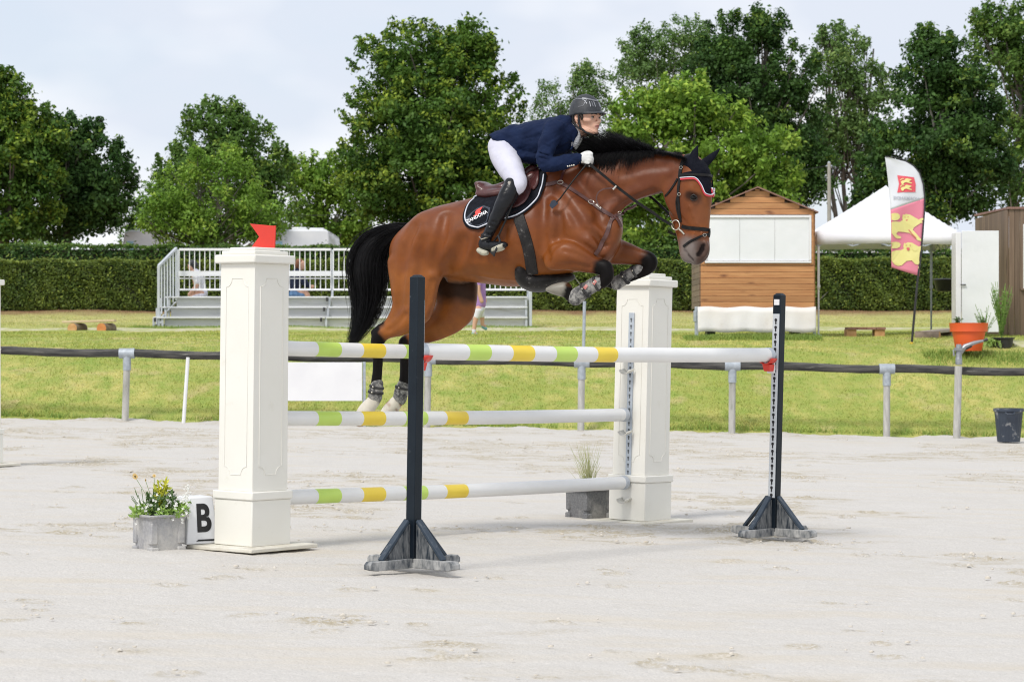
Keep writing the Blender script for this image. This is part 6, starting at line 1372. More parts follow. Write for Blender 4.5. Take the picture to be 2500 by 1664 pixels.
for mr in (False, True):
    strap('trim', [c1(x, y+3) for x, y in TR], .014, .010, m_red, eb, off=.004, mirror=mr, smooth_n=1, sub=4)
    strap('trim_cord', [c1(x-1, y-7) for x, y in TR], .005, .013, m_piping, eb, off=.006, mirror=mr, smooth_n=1, sub=4)
# leg boots
m_boot = M('muddy_boot', (.045,.045,.048), (.13,.13,.13), 30, .85, .003, 120, c3=(.34,.33,.31), s3=24, t3=(.42,.60)); m_bootd = M('boot_lining', (.02,.02,.022), (.05,.05,.05), 20, .8)
def legboot(label, nodes, strapn, bw, cap=None):
    A_ = [hn(*q) for q in nodes]; P_ = np.array([a[:3] for a in A_]); rr = max(a[3] for a in A_)+.04; s_ = SDF(P_.min(0)-rr, P_.max(0)+rr, .0065); s_.chain(A_, .01, 4)
    if cap: s_.chain([hn(*q) for q in cap], .010, 3)
    V_, Q_ = s_.mesh(); W_ = HF.toW(V_); t_ = root('leg_boot', Vector(W_.mean(0)), label, 'leg boot'); fastmesh('shell', W_, Q_, m_boot, parent=t_, smooth=True)
    Av = catmull(np.array(A_), 6)
    for f_ in strapn:
        q = f_*(len(Av)-1); i = int(q); a = Av[i]; d = Av[min(i+1, len(Av)-1)][:3]-Av[max(i-1, 0)][:3]; d /= np.linalg.norm(d); y_ = np.array([0,1.,0]); x_ = np.cross(y_, d); pts = []
        for k in range(2): pass
        mb = MB()
        rows = []
        for an in np.linspace(0, 2*math.pi, 25): c = a[:3]+x_*math.cos(an)*(a[3]+.005)+y_*math.sin(an)*(a[4]+.005); rows.append([Vector(HF.toW((c-d*.009)[None])[0]), Vector(HF.toW((c+d*.009)[None])[0])])
        mb.grid(rows).build('strap', m_bootd, t_, 60, solid=.002)
        c = a[:3]-y_*(a[4]+.008)+x_*(a[3]*.2); MB().sphere(Vector(HF.toW(c[None])[0]), .007, 8, 6).build('stud', m_brass, t_, 60)
    return t_
lb_ = legboot('grey muddy boot with red marks on the near front leg', [(1462,690,.20,15,.038),(1450,695,.20,18,.042),(1432,706,.20,18,.042),(1412,720,.20,20,.047),(1405,727,.20,19,.046)], (.15,.55), 1)
mb = MB()
for cx_, cy_ in ((1452,689),(1430,700)):
    a = np.array(hn(cx_, cy_, .20+.046, 1)[:3]); mb.add([Vector(HF.toW((a+np.array(q))[None])[0]) for q in ((-.018,-.004,-.006),(-.002,-.002,-.020),(.018,-.004,.006),(.002,-.002,.020))], [(0,1,2,3)])
mb.build('red_patch', M('faded_red', (.48,.12,.10), (.60,.3,.28), 40, .7), lb_, 0)
legboot('grey muddy boot on the far front leg, folded highest', [(1560,658,-.175,14,.038),(1540,669,-.175,15.5,.040),(1520,682,-.175,16,.040),(1505,691,-.175,17,.042)], (.2,.6), 1)
legboot('short grey boot on the fetlock of the hind leg nearer the tail', [(921,937,.165,15.5,.034),(918,952,.165,17.5,.038),(916,968,.165,18,.040)], (.25,.7), 1)
legboot('short grey boot on the far hind leg half hidden by the dark stand', [(984,938,-.165,14,.032),(980,955,-.165,18,.038),(976,972,-.165,17.5,.040)], (.3,), 1)
# ================================================================== THE RIDER
m_skin = M('skin', (.60,.35,.25), (.66,.39,.285), 12, .5, .0006, 200, sss=.06, spec=.4)
m_navyj = M('navy_jacket', (.0048,.0115,.040), (.007,.0165,.054), 10, .85, .0012, 220, spec=.2); m_breech = M('white_breeches', (.62,.62,.71), (.56,.56,.66), 5, .7, .0008, 160); m_bootl = M('boot_leather', (.004,.0045,.006), (.009,.010,.013), 14, .32, .003, 38, spec=.25, coat=.12)
m_shirt = M('white_shirt', (.80,.80,.82), rough=.7); m_glovew = M('glove_white', (.72,.72,.70), (.6,.6,.58), 30, .75, .0008, 150); m_gloveb = M('glove_black', (.012,.012,.014), rough=.7)
RL = (-.60, -.46, 1.95); RH = (.62, .52, 3.05)
def sdf_obj(name, mat, parent, lo, hi, h_, fn, disp=None, smooth=True):
    s = SDF(lo, hi, h_); fn(s); V, Q = s.mesh()
    if disp: n = vnormals(V, Q); V = V+n*disp(V)[:,None]
    W_ = HF.toW(V); return fastmesh(name, W_, Q, mat, parent=parent, smooth=smooth), V, Q
def hand(s, ox, oy, w0, m_=1.0, k=.006, r_=3.3, sgn=1):
    """closed fist round the rein: palm, four bent fingers, thumb over the top"""
    s.chain([hn(ox-18,oy+2,w0,8*m_,.024), hn(ox-8,oy+1,w0,10.5*m_,.030), hn(ox+2,oy+1,w0-.006*sgn,11.5*m_,.032)], .01)
    for i, (dl, rr) in enumerate(((0,1.0),(1.8,1.05),(.9,1.0),(-2.0,.88))):
        y = oy-9.5+i*6.6; s.chain([hn(ox,y+1,w0+.014*sgn,r_*rr*m_*1.1), hn(ox+9+dl,y+1.5,w0+.016*sgn,r_*rr*m_*1.12), hn(ox+15+dl,y+5,w0-.004*sgn,r_*rr*m_), hn(ox+11+dl,y+8.5,w0-.020*sgn,r_*rr*m_*.92)], k, 4)
    s.chain([hn(ox-9,oy-8,w0-.012*sgn,4.6*m_), hn(ox+1,oy-13,w0-.016*sgn,4.2*m_), hn(ox+10,oy-13.5,w0-.010*sgn,3.7*m_), hn(ox+15,oy-11,w0-.004*sgn,3.0*m_)], k, 4)
HO = np.array(HF.pix(1430, 281, 0)); HS = 1.10; HYw = R(-22)          # head frame: turned a little towards the camera
def hd(x, y, z, r, pitch=R(-2)):
    x, z = x*math.cos(pitch)+z*math.sin(pitch), z*math.cos(pitch)-x*math.sin(pitch); c, s_ = math.cos(HYw), math.sin(HYw); x, y, z = x*HS, y*HS, z*HS
    return (HO[0]+c*x-s_*y, HO[1]+s_*x+c*y, HO[2]+z, r*HS, r*HS)
def hdw(x, y, z): return Vector(HF.toW(np.array(hd(x, y, z, 0)[:3])[None])[0])
def body(s):
    s.chain([hn(1236,366,0,24,.12), hn(1262,350,0,26,.12), hn(1310,338,0,32,.14), hn(1360,325,0,30,.15), hn(1388,316,0,20,.10)], .03)
    s.chain([hn(1385,318,0,19,.058), hn(1403,315,0,18,.056), (*hd(-.025,0,-.085,.056)[:3], .060, .057), (*hd(-.02,0,-.05,.06)[:3], .062, .06)], .018)
    for n in ([hd(-.022,0,.012,.083)], [hd(.020,0,.014,.076)], [hd(-.05,0,0,.065)], [hd(.062,-.022,.030,.032), hd(.070,0,.032,.032), hd(.062,.022,.030,.032)], [hd(.038,0,-.050,.050)], [hd(.052,0,-.082,.036)]): s.chain(n if len(n) > 1 else [n[0], tuple(np.array(n[0])+[0,0,.001,0,0])], .022)
    s.chain([hd(.082,-.040,-.006,.009), hd(.092,-.020,-.006,.010), hd(.094,0,-.010,.010), hd(.092,.020,-.006,.010), hd(.082,.040,-.006,.009)], .010)
    for g in (1, -1):
        s.chain([hd(.066,g*.046,-.040,.017), hd(.045,g*.058,-.038,.014)], .022)
        s.chain([hd(-.004,g*.058,-.050,.014), hd(.004,g*.056,-.082,.013), hd(.040,g*.042,-.104,.014), hd(.072,g*.016,-.116,.014)], .018)
        s.chain([hd(.090,g*.031,-.022,.011), hd(.094,g*.026,-.024,.010)], .008, carve=True)
        s.chain([hd(.098,g*.012,-.058,.0075)], .005) if False else s.chain([hd(.098,g*.012,-.058,.0078), hd(.097,g*.013,-.059,.0078)], .005)
        s.chain([hd(.004,g*.079,-.010,.006), hd(-.010,g*.084,-.012,.007), hd(-.016,g*.086,-.028,.0065), hd(-.004,g*.080,-.052,.006)], .004); s.chain([hd(-.002,g*.080,-.03,.009)]*1+[hd(-.003,g*.080,-.032,.009)], .005)
        s.chain([hd(-.002,g*.092,-.026,.005), hd(-.001,g*.090,-.034,.004)], .003, carve=True)
    s.chain([hd(.090,0,-.018,.0085), hd(.101,0,-.036,.0085), hd(.110,0,-.052,.0098), hd(.104,0,-.058,.008)], .009)
    s.chain([hd(.079,0,-.068,.021)]+[hd(.079,0,-.070,.021)], .010)
    s.chain([hd(.084,-.021,-.0785,.0045), hd(.0965,-.006,-.0745,.0066), hd(.0965,.006,-.0745,.0066), hd(.084,.021,-.0785,.0045)], .005)
    s.chain([hd(.083,-.019,-.086,.005), hd(.0940,0,-.0885,.0082), hd(.083,.019,-.086,.005)], .005)
    s.chain([hd(.078,0,-.112,.016)]+[hd(.079,0,-.114,.015)], .014)
    s.chain([hd(.092,-.016,-.0815,.0022), hd(.104,0,-.0812,.0030), hd(.092,.016,-.0815,.0022)], .0025, carve=True)
    # arms
    s.chain([hn(1352,312,.16,15,.04), hn(1340,355,.215,12,.035), hn(1337,392,.245,9,.025), hn(1368,397,.22,9,.025), hn(1400,388,.175,9,.028), hn(1412,387,.158,8,.024)], .012)
    s.chain([hn(1378,318,-.16,18,.05), hn(1372,360,-.215,15,.045), hn(1372,398,-.24,13,.038), hn(1405,396,-.19,12,.032), hn(1432,390,-.13,8.5,.026), hn(1440,388,-.12,8,.024)], .012)
    hand(s, 1430, 386, .150, .92); hand(s, 1455, 388, -.105, .92, sgn=-1)
    for sg_ in (1, -1):
        s.chain([hn(1234,372,sg_*.10,26,.08), hn(1248,410,sg_*.21,20,.06), hn(1258,446,sg_*.315,11,.035), hn(1236,492,sg_*.355,11,.035), hn(1208,540,sg_*.37,10,.034), hn(1190,576,sg_*.375,8,.027), hn(1178,592,sg_*.375,8,.026), hn(1205,598,sg_*.40,7,.03), hn(1228,597,sg_*.42,6,.028)], .012)
rider, RV, RQ = None, None, None
s_ = SDF(RL, RH, .0058); body(s_); RV, RQ = s_.mesh(); del s_
rider = fastmesh('person', HF.toW(RV), RQ, m_skin, smooth=True); tag(rider, 'rider in navy jacket, white breeches, black boots and grey helmet crouched over the jumping horse', 'person')
# eyes, brows
m_eyew = M('eye_white', (.36,.32,.29), rough=.3); m_iris = M('iris', (.03,.018,.012), rough=.15); m_hairb = M('dark_hair', (.014,.009,.007), (.03,.02,.015), 60, .6)
for g in (-1, 1):
    e = MB().sphere(hdw(.0765, g*.031, -.0235), .0122*HS, 16, 12).build('eye', m_eyew, rider, 180); MB().sphere(hdw(.0845, g*.031, -.0235), .0078, 12, 8).build('iris', m_iris, e, 180)
    MB().tube([hdw(.079, g*.0445, -.021), hdw(.088, g*.036, -.0155), hdw(.0905, g*.029, -.0155), hdw(.087, g*.019, -.021)], [.002,.0034,.0034,.002], 6).build('eyelid', m_skin, e, 60)
    MB().tube([hdw(.080, g*.0445, -.0225), hdw(.0895, g*.036, -.0185), hdw(.0915, g*.029, -.0188)], .0012, 5).build('lashes', m_hairb, e, 60)
    MB().tube([hdw(.083, g*.049, -.008), hdw(.0975, g*.035, -.001), hdw(.1045, g*.020, -.004), hdw(.1050, g*.011, -.008)], [.0022,.0052,.0056,.003], 6, flat=.6).build('eyebrow', m_hairb, rider, 60)
MB().tube([hdw(.090,-.020,-.0822), hdw(.1015,-.006,-.0812), hdw(.1015,.006,-.0812), hdw(.090,.020,-.0822)], [.001,.0032,.0032,.001], 6).build('mouth', M('mouth', (.10,.02,.02), rough=.5), rider, 60)
m_lip = M('lips', (.50,.20,.17), rough=.45)
MB().tube([hdw(.091,-.018,-.0860), hdw(.1030,0,-.0888), hdw(.091,.018,-.0860)], [.001,.0045,.001], 6).build('lower_lip', m_lip, rider, 60)
MB().tube([hdw(.091,-.019,-.0780), hdw(.1045,-.005,-.0758), hdw(.1045,.005,-.0758), hdw(.091,.019,-.0780)], [.001,.0032,.0032,.001], 6).build('upper_lip', m_lip, rider, 60)
def hairf(s):
    s.chain([hd(-.060,0,-.030,.050), hd(-.055,0,-.060,.042), hd(-.045,0,-.080,.034)], .012)
    for g in (1, -1): s.chain([hd(.02,g*.076,.004,.014), hd(.030,g*.074,-.018,.011), hd(.028,g*.072,-.036,.007)], .005)
sdf_obj('hair', m_hairb, rider, (.05,-.14,2.7), (.45,.14,3.1), .0055, hairf)
# jacket
def wr(V):
    a = fbm(V[:,0]*1.0+V[:,2]*1.2+4, V[:,2]*.8-V[:,0]*.5+V[:,1]*.7+9, 9, 31)-.5; b_ = fbm(V[:,0]*1.6+2, V[:,2]*1.4+V[:,1]+5, 18, 33)-.5; c_ = fbm(V[:,0]*.9-V[:,2]*2.1+V[:,1]*.8, V[:,2]*.6+V[:,0]*.4, 11, 34)-.5; return a*.026+b_*.012+c_*.020
def jacket(s):
    s.chain([hn(1222,334,0,11,.145), hn(1240,340,0,24,.165), hn(1266,342,0,39,.165), hn(1303,342,0,47,.175), hn(1345,338,0,50,.185), hn(1378,326,0,42,.165), hn(1392,318,0,32,.11)], .03)
    s.chain([hn(1208,332,0,5,.13), hn(1232,346,0,14,.165), hn(1262,366,0,17,.18), hn(1288,384,0,14,.18), hn(1320,388,0,14,.15)], .02)
    for w_ in (1, -1):
        s.chain([hn(1368 if w_ > 0 else 1388,308,w_*.10,24,.05), hn(1352 if w_ > 0 else 1384,314,w_*.165,23,.058)], .035)
    s.chain([hn(1352,314,.17,23,.062), hn(1342,340,.205,22.5,.064), hn(1334,368,.235,21,.060), hn(1330,392,.255,19.5,.055), hn(1338,404,.255,16,.05), hn(1358,400,.24,18,.052), hn(1382,394,.205,18,.048), hn(1408,389,.165,17,.042)], .014)
    s.chain([hn(1384,318,-.165,23,.062), hn(1378,360,-.215,20,.058), hn(1376,398,-.24,17,.05), hn(1405,396,-.19,16,.045), hn(1430,390,-.135,14,.038)], .014)
    s.chain([hn(1395,330,-.08,28,.07), hn(1412,350,-.09,20,.06), hn(1432,350,-.12,14,.045), hn(1446,346,-.14,10,.03)], .02)
    s.chain([hn(1384,300,.0,18,.085), hn(1396,298,0,13,.072)], .015)                  # collar stand
    s.chain([hn(1397,312,.060,3,.012), hn(1401,330,.08,3.2,.012), hn(1399,350,.09,3,.012), hn(1394,366,.095,2,.012)], .014)    # lapel
    s.chain([hn(1406,300,.02,12,.055), hn(1414,320,.015,14,.045), hn(1412,345,.01,13,.03), hn(1408,362,.01,6,.02)], .010, carve=True)
    s.chain([hn(1318,395,.19,3,.012), hn(1322,360,.165,4,.012), hn(1335,325,.13,3,.01)], .02, carve=True)
    for (a_, b_) in (((1312,372,.26),(1345,382,.28)), ((1318,384,.28),(1342,392,.30)), ((1322,350,.27),(1348,362,.27)), ((1350,384,.28),(1362,400,.29))): s.chain([hn(a_[0],a_[1],a_[2]+.02,2,.01), hn(b_[0],b_[1],b_[2]+.01,2.4,.01)], .014, carve=True)
    for (a_, b_, w_) in (((1228,328),(1262,352),.19), ((1238,340),(1275,372),.20), ((1262,318),(1300,352),.21), ((1285,372),(1305,352),.21)): s.chain([hn(a_[0],a_[1],w_,2.2,.01), hn(b_[0],b_[1],w_,2.6,.012)], .02, carve=True)
sdf_obj('jacket', m_navyj, rider, (-.65,-.40,2.25), (.55,.42,3.02), .0075, jacket, wr)
def breech(s):
    s.chain([hn(1226,356,0,30,.155), hn(1246,360,0,30,.165)], .02)
    for sg_ in (1, -1):
        s.chain([hn(1226,362,sg_*.075,32,.10), hn(1232,380,sg_*.12,35,.105), hn(1245,408,sg_*.20,32,.09), hn(1257,432,sg_*.275,27,.075), hn(1265,448,sg_*.315,23,.062), hn(1256,462,sg_*.33,18,.055)], .03)
sdf_obj('breeches', m_breech, rider, (-.70,-.44,2.2), (.30,.44,2.95), .0085, breech, lambda V: (fbm(V[:,0]*1.2+2, V[:,2]*.9+V[:,1], 14, 35)-.5)*.010)
MB().tube([hw(1222,356,.175), hw(1232,357,.19)], .004, 6).build('button', m_shirt, rider, 60)
# long boots
for sg_ in (1, -1):
    def bootf(s, g=sg_):
        s.chain([hn(1252,452,g*.325,21,.060), hn(1249,460,g*.335,22.5,.066), hn(1238,482,g*.355,23,.068), hn(1226,505,g*.37,20.5,.062), hn(1212,532,g*.378,16.5,.050), hn(1198,560,g*.382,13.5,.042), hn(1189,578,g*.384,12.5,.040)], .012)
        s.chain([hn(1244,446,g*.35,10,.03), hn(1240,441,g*.352,6,.02)], .012)
        s.chain([hn(1186,582,g*.384,13,.040), hn(1180,598,g*.385,12,.040), hn(1196,600,g*.40,12,.042), hn(1214,600,g*.42,11,.045), hn(1228,598,g*.435,9,.040), hn(1234,597,g*.44,6,.030)], .014)
        for q in ((1200,548),(1206,560),(1193,568),(1214,540)): s.chain([hn(q[0]-12,q[1],g*.425,1.6,.008), hn(q[0]+4,q[1]+6,g*.43,2.2,.01)], .012, carve=True)
    o, _, _ = sdf_obj('riding_boot', m_bootl, rider, (-.72,-.56 if sg_ > 0 else .22,1.85), (.05,-.22 if sg_ > 0 else .56,2.62), .0065, bootf, lambda V: (fbm(V[:,0]*1.5+2, V[:,2]*2.2, 15, 37)-.5)*.006)
    def solef(s, g=sg_):
        s.chain([hn(1170,611,g*.40,7,.028), hn(1180,616,g*.405,8,.032), hn(1188,617,g*.408,6,.028)], .008)
        s.chain([hn(1206,610,g*.43,7,.036), hn(1222,604,g*.445,9,.040), hn(1234,599,g*.455,7,.032)], .008)
    sdf_obj('sole', M('pale_sole', (.50,.48,.38), (.36,.34,.27), 30, .8, .001, 90, c3=(.16,.15,.12), s3=40, t3=(.55,.65)), o, (-.74,-.56 if sg_ > 0 else .30,1.85), (-.05,-.30 if sg_ > 0 else .56,2.2), .006, solef)
    MB().tube([hw(1243,446,sg_*.385), hw(1244,447,sg_*.392)], .011, 12).build('boot_badge', m_brass, o, 60)
# spur
MB().tube([hw(1192,578,.43), hw(1176,584,.42), hw(1170,578,.38)], .005, 6).build('spur', m_brass, rider, 60)
MB().tube([hw(1175,572,.44), hw(1186,578,.445), hw(1198,576,.44)], .006, 6).build('spur_strap', m_gloveb, rider, 60)
# shirt collar and tie
def shirt(s): s.chain([hn(1399,300,0,17,.061), hn(1403,309,0,18,.060)], .01); s.chain([hn(1402,314,.03,15,.045), hn(1406,332,.035,13,.034), hn(1402,350,.045,10,.024)], .012); s.chain([hn(1411,302,0,11,.045)], .01, carve=True)
sdf_obj('shirt', m_shirt, rider, (0,-.16,2.4), (.55,.16,3.0), .006, shirt)
def tie(s): s.chain([hn(1420,338,.02,4,.010), hn(1413,350,.03,5,.012), hn(1406,362,.04,4,.011)], .006)
sdf_obj('neck_tie', M('tie_grey', (.42,.42,.40), (.55,.55,.52), 60, .7), rider, (0,-.16,2.4), (.55,.16,3.0), .006, tie)
# gloves
sdf_obj('glove', m_glovew, rider, (.15,-.30,2.3), (.60,-.02,2.75), .0052, lambda s: hand(s, 1430, 386, .152, 1.12))
sdf_obj('glove', M('glove_navy', (.010,.016,.035), rough=.8), rider, (.15,0.0,2.3), (.65,.30,2.75), .006, lambda s: hand(s, 1455, 388, -.105, 1.12, sgn=-1))
sdf_obj('glove_palm', m_gloveb, rider, (.15,-.30,2.3), (.60,.05,2.75), .0055, lambda s: s.chain([hn(1424,396,.125,6,.025), hn(1436,400,.12,8,.028), hn(1446,398,.11,6,.02)], .01))
wr_ = MB()
for dx, rr, mt in ((0, .0295, m_brass),): 
    c = hw(1413, 388, .158); ax = (hw(1420,387,.15)-hw(1405,388,.17)).normalized(); u = ax.cross(Vector((0,0,1))).normalized(); v = ax.cross(u); wr_.tube([c+(u*math.cos(a)+v*math.sin(a))*rr for a in np.linspace(0, 2*math.pi, 19)], .004, 6, cap=False)
wr_.build('bracelet', m_brass, rider, 60)
for i in range(4): p = hw(1386+5.0*i, 412-.9*i-6, .255-.012*i); MB().lathe(p, [(.0055,0),(.0055,.002),(.003,.003)], 10, Matrix.Rotation(R(90), 3, 'X')).build('cuff_button', m_brass, rider, 60)
# helmet
hc = hdw(-.006, 0, .009); a_ = R(-42); fwd = Vector((math.cos(a_), math.sin(a_), 0)); lat = Vector((-math.sin(a_), math.cos(a_), 0)); tl = Matrix.Rotation(R(-2), 3, lat)
fwd2 = tl @ fwd; up2 = tl @ Vector((0,0,1))
def hp_(t_, f_, k=1.0):   # t azimuth (0 = front), f 0 rim .. 1 top
    e = f_*math.pi/2; x = math.cos(t_); y = math.sin(t_); rx = .121 if x > 0 else .118; low = -.012-.018*max(0, -x)**.7
    return hc+(fwd2*(x*rx*math.cos(e)**.92)+lat*(y*.101*math.cos(e)**.92)+up2*(low*(1-f_)**2+.131*math.sin(e)))*k
m_hel = M('helmet_grey', (.020,.023,.029), (.032,.035,.042), 60, .55, .0006, 300); m_helg = M('helmet_silver', (.20,.21,.23), (.26,.27,.29), 30, .35, metal=.4)
hm = root('helmet', hc, 'dark grey riding helmet with silver trim on the rider', 'helmet'); T_ = np.linspace(0, 2*math.pi, 49)
MB().grid([[hp_(t_, f_) for t_ in T_] for f_ in np.linspace(0, 1, 18)]).build('shell', m_hel, hm, 180, solid=.006)
vz = []
for t_ in np.linspace(-1.15, 1.15, 19):
    p = hp_(t_, .06, 1.0); L_ = .052*math.cos(t_*1.25)**.8 if abs(t_) < 1.15 else .0; vz.append([p-fwd2*.01, p+(fwd2*.5+fwd2*.5)*L_*.5-up2*.006, p+fwd2*L_-up2*.019])
MB().grid(vz).build('peak', m_hel, hm, 180, solid=.006)
MB().tube([hp_(t_, .03, 1.012) for t_ in T_], .0042, 6).build('rim', m_helg, hm, 60)
for sg_ in (1, -1):
    MB().tube([hp_(sg_*t_, f_, 1.062) for t_, f_ in ((3.0,.36),(2.6,.44),(2.1,.52),(1.6,.54),(1.2,.50),(.95,.42),(.80,.30))], .0042, 6).build('trim', m_helg, hm, 60)
    MB().tube([hp_(sg_*t_, f_, 1.062) for t_, f_ in ((1.15,.52),(.85,.50),(.55,.46),(.25,.42),(0,.41))], .0065, 6).build('trim', m_helg, hm, 60)
    MB().tube([hp_(sg_*t_, f_, 1.062) for t_, f_ in ((1.35,.22),(1.05,.24),(.92,.36),(.82,.46))], .0040, 6).build('trim', m_helg, hm, 60)
    for q in (.62, .45, .28): MB().tube([hp_(sg_*q, .38, 1.062), hp_(sg_*(q-.03), .20, 1.07)], .0036, 6).build('vent_bar', m_helg, hm, 60)
    # harness
    MB().tube([hdw(-.03,sg_*.090,-.005), hdw(-.040,sg_*.082,-.040), hdw(-.015,sg_*.078,-.075), hdw(.015,sg_*.070,-.098)], [.008,.010,.008,.006], 8, flat=.6).build('harness_strap', m_gloveb, hm, 60)
    MB().tube([hdw(.014,sg_*.088,-.004), hdw(.012,sg_*.084,-.045), hdw(.016,sg_*.073,-.090), hdw(.042,sg_*.056,-.118), hdw(.066,sg_*.028,-.132), hdw(.072,0,-.134)], [.007,.0085,.0085,.0075,.006,.006], 8, flat=.7).build('chin_strap', m_gloveb, hm, 60)
MB().sphere(hdw(-.075,0,-.018), .055, 14, 10, (.75,1.2,.85)).build('nape_pad', m_gloveb, hm, 180)
# stirrups and leathers hang from the saddle
for sg_ in (1, -1):
    st_ = root('stirrup', hw(1205,600,sg_*.42), ('near' if sg_ > 0 else 'far side')+' metal stirrup on a black leather under the riding boot', 'stirrup')
    MB().tube([hw(1250,500,sg_*.375), hw(1236,535,sg_*.385), hw(1222,565,sg_*.40), hw(1216,578,sg_*.405)], .0065, 6, flat=.5).build('leather', m_blk, st_, 60)
    MB().tube([hw(1216,575,sg_*.405), hw(1221,588,sg_*.44), hw(1213,606,sg_*.478), hw(1206,620,sg_*.478)], [.007,.008,.008,.007], 8).build('iron', m_gloveb, st_, 60)
    MB().tube([hw(1216,575,sg_*.405), hw(1207,588,sg_*.37), hw(1196,605,sg_*.36), hw(1196,615,sg_*.38)], .006, 8).build('iron', m_gloveb, st_, 60)
    MB().tube([hw(1193,608,sg_*.375), hw(1200,615,sg_*.43), hw(1207,622,sg_*.48)], .014, 8, flat=.4).build('tread', m_gloveb, st_, 60)
# crop held in the hand
cr = root('riding_crop', hw(1400,440,.23), 'short black riding crop with a flat tip held along the horse shoulder', 'riding crop')
MB().tube([hw(1450,388,.13), hw(1432,401,.16), hw(1400,440,.235), hw(1368,484,.285), hw(1358,494,.29)], [.007,.006,.0055,.005,.005], 8).build('shaft', m_blk, cr, 60)
q = [hw(*c2(*p), .292) for p in ((912,868),(938,880),(940,898),(898,934),(878,910),(893,876))]; MB().add(q+[p+Vector((.002,.006,0)) for p in q], [tuple(range(6)), tuple(range(11,5,-1))]+[(i, i+6, (i+1)%6+6, (i+1)%6) for i in range(6)]).build('flap', M('crop_flap', (.016,.025,.045), rough=.5), cr, 40)
# ================================================================== PEOPLE IN THE BACKGROUND
def figure(label, Y, parts, pxm, lo=-1.1, hi=1.1):
    """parts: list of (name, material, [chains]); chain nodes (px, py, w, r_px); first part is the body"""
    fr = Frame(P3(pxm, 0, Y).x, Y, 0, 0.0); body_ = None
    for nm, mt, chs in parts:
        A_ = [[fr.node(*q) for q in c] for c in chs]; P_ = np.array([q[:3] for c in A_ for q in c]); rr = max(q[3] for c in A_ for q in c)+.05
        s = SDF(P_.min(0)-rr, P_.max(0)+rr, .0115)
        for c in A_: s.chain(c if len(c) > 1 else c+[tuple(np.array(c[0])+[0,0,.002,0,0])], .02, 4)
        V, Q = s.mesh(); W_ = fr.toW(V)
        if body_ is None: body_ = fastmesh('person', W_, Q, mt, smooth=True); tag(body_, label, 'person', 'spectators')
        else: fastmesh(nm, W_, Q, mt, parent=body_, smooth=True)
    return body_
b5 = lambda x, y, w_, r_: (380+x/4.53, 520+y/4.53, w_, r_/4.53)
m_wtop = M('white_top', (.74,.74,.80), (.68,.68,.75), 8, .8); m_lil = M('pale_lilac_trousers', (.66,.65,.76), rough=.8); m_ntop = M('navy_top', (.010,.017,.045), rough=.85); m_jean = M('blue_jeans', (.10,.20,.38), (.14,.26,.45), 14, .8); m_redh = M('auburn_hair', (.16,.06,.03), (.24,.10,.05), 40, .7)
m_purp = M('purple_top', (.42,.24,.55), (.36,.20,.49), 7, .8); m_shoe = M('trainer_teal', (.18,.38,.42), rough=.6)
figure('spectator in white top and riding hat leaning forward at the left end of the grandstand', 56.95, [
 ('body', m_skin, [[b5(398,575,0,40), b5(392,600,0,36), b5(398,622,0,24)], [b5(425,640,0,24), b5(445,690,0,50), b5(490,860,0,50)], [b5(470,690,.17,24), b5(468,780,.19,20), b5(430,850,.17,17), b5(388,892,.12,15), b5(372,905,.12,20)], [b5(460,690,-.17,24), b5(455,780,-.19,20), b5(410,850,-.17,17), b5(372,898,-.10,18)], [b5(500,900,.08,50), b5(400,960,.1,40), b5(390,1180,.1,26), b5(360,1200,.1,22)], [b5(500,900,-.08,50), b5(400,960,-.1,40), b5(390,1180,-.1,26), b5(360,1200,-.1,22)]]),
 ('top', m_wtop, [[b5(440,642,0,32), b5(462,700,0,62), b5(490,790,0,62), b5(505,850,0,56)], [b5(462,672,.15,34), b5(470,760,.18,34)], [b5(455,672,-.15,34), b5(458,760,-.18,34)]]),
 ('trousers', m_lil, [[b5(515,890,0,62), b5(510,920,0,60)], [b5(500,915,.08,55), b5(410,960,.1,45), b5(395,1150,.1,32)], [b5(500,915,-.08,55), b5(410,960,-.1,45), b5(395,1150,-.1,32)]]),
 ('riding_hat', m_hel, [[b5(408,562,0,48), b5(420,570,0,46)], [b5(372,580,0,14), b5(352,584,0,8)], [b5(425,600,0,26)]])], 480)
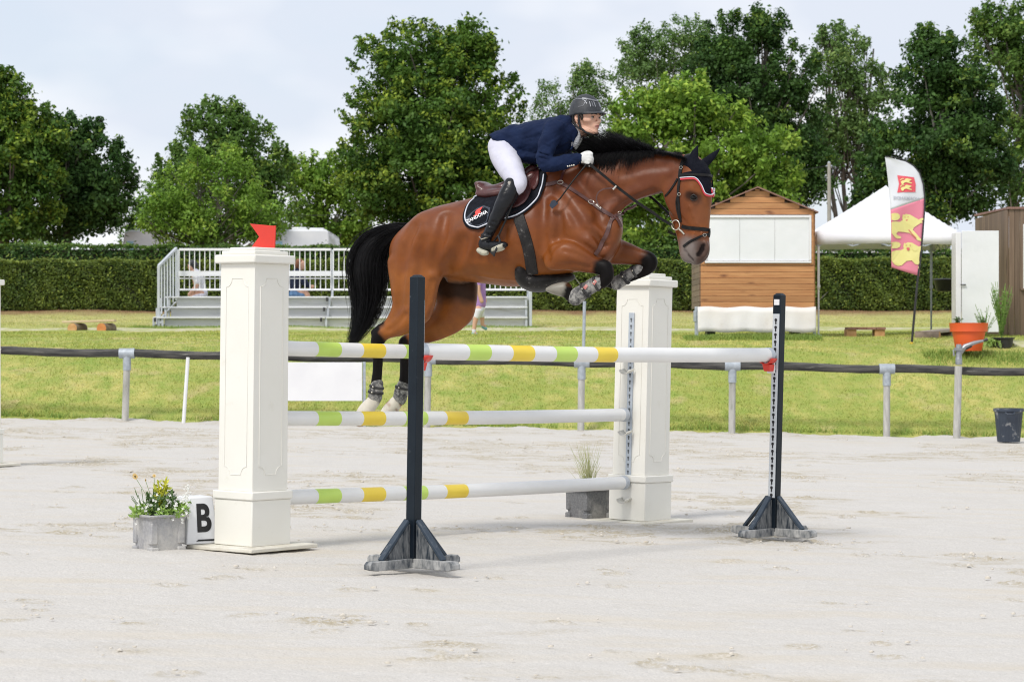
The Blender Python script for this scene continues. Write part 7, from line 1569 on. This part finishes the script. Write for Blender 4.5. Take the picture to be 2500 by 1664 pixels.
figure('spectator in navy top and blue jeans sitting in the grandstand right of the tall pillar', 56.95, [
 ('body', m_skin, [[b5(1606,560,0,44), b5(1616,590,0,36), b5(1612,612,0,26)], [b5(1590,630,0,26), b5(1560,700,0,60), b5(1520,860,0,60)], [b5(1620,690,.18,28), b5(1655,780,.19,22), b5(1710,812,.12,17), b5(1735,812,.1,20)], [b5(1620,690,-.18,28), b5(1660,780,-.19,22), b5(1730,820,-.1,20)], [b5(1530,900,.09,58), b5(1665,905,.11,42), b5(1690,1150,.1,28), b5(1730,1180,.1,22)], [b5(1530,900,-.09,58), b5(1665,905,-.11,42), b5(1690,1150,-.1,28), b5(1730,1180,-.1,22)]]),
 ('top', m_ntop, [[b5(1580,640,0,34), b5(1555,700,0,80), b5(1535,780,0,84), b5(1525,850,0,80)], [b5(1610,680,.16,44), b5(1648,770,.19,36), b5(1692,808,.14,26)], [b5(1610,680,-.16,44), b5(1655,775,-.19,36), b5(1700,810,-.14,26)]]),
 ('jeans', m_jean, [[b5(1525,880,0,72)], [b5(1530,905,.10,64), b5(1625,908,.11,50)], [b5(1530,905,-.10,64), b5(1625,908,-.11,50)]]),
 ('hair', m_redh, [[b5(1590,548,0,46), b5(1572,575,0,34), b5(1555,600,0,20)]])], 735)
p3 = lambda x, y, w_, r_: (x, y, w_, r_)
figure('walking spectator in purple top and pale shorts seen under the belly of the horse', 50, [
 ('body', m_skin, [[p3(1171,632,0,11), p3(1174,640,0,9)], [p3(1171,650,0,6), p3(1171,665,0,14), p3(1170,740,0,12)], [p3(1171,672,.19,6), p3(1168,705,.22,5), p3(1176,735,.2,5)], [p3(1171,672,-.19,6), p3(1178,705,-.22,5), p3(1184,735,-.2,5)], [p3(1168,755,.09,9), p3(1160,785,.09,6), p3(1157,808,.09,4.5), p3(1160,813,.09,4.5)], [p3(1172,755,-.09,9), p3(1177,776,-.09,6), p3(1178,792,-.09,4.5), p3(1183,796,-.09,4.5)]]),
 ('top', m_purp, [[p3(1171,662,0,15), p3(1172,700,0,14), p3(1172,742,0,14.5)], [p3(1170,668,.17,8), p3(1168,695,.20,7)], [p3(1172,668,-.17,8), p3(1177,695,-.20,7)]]),
 ('shorts', m_wtop, [[p3(1171,752,0,13)], [p3(1168,758,.09,10), p3(1164,772,.09,8)], [p3(1172,758,-.09,10), p3(1176,770,-.09,8)]]),
 ('shoe', m_shoe, [[p3(1155,815,.09,4.5), p3(1163,816,.09,4.5)]]), ('shoe', m_shoe, [[p3(1179,797,-.09,4.5), p3(1186,802,-.09,4.2)]]),
 ('sock', m_wtop, [[p3(1157,805,.09,5), p3(1157,810,.09,5)]]), ('hair', m_redh, [[p3(1169,628,0,11), p3(1166,640,0,9)]])], 1170)
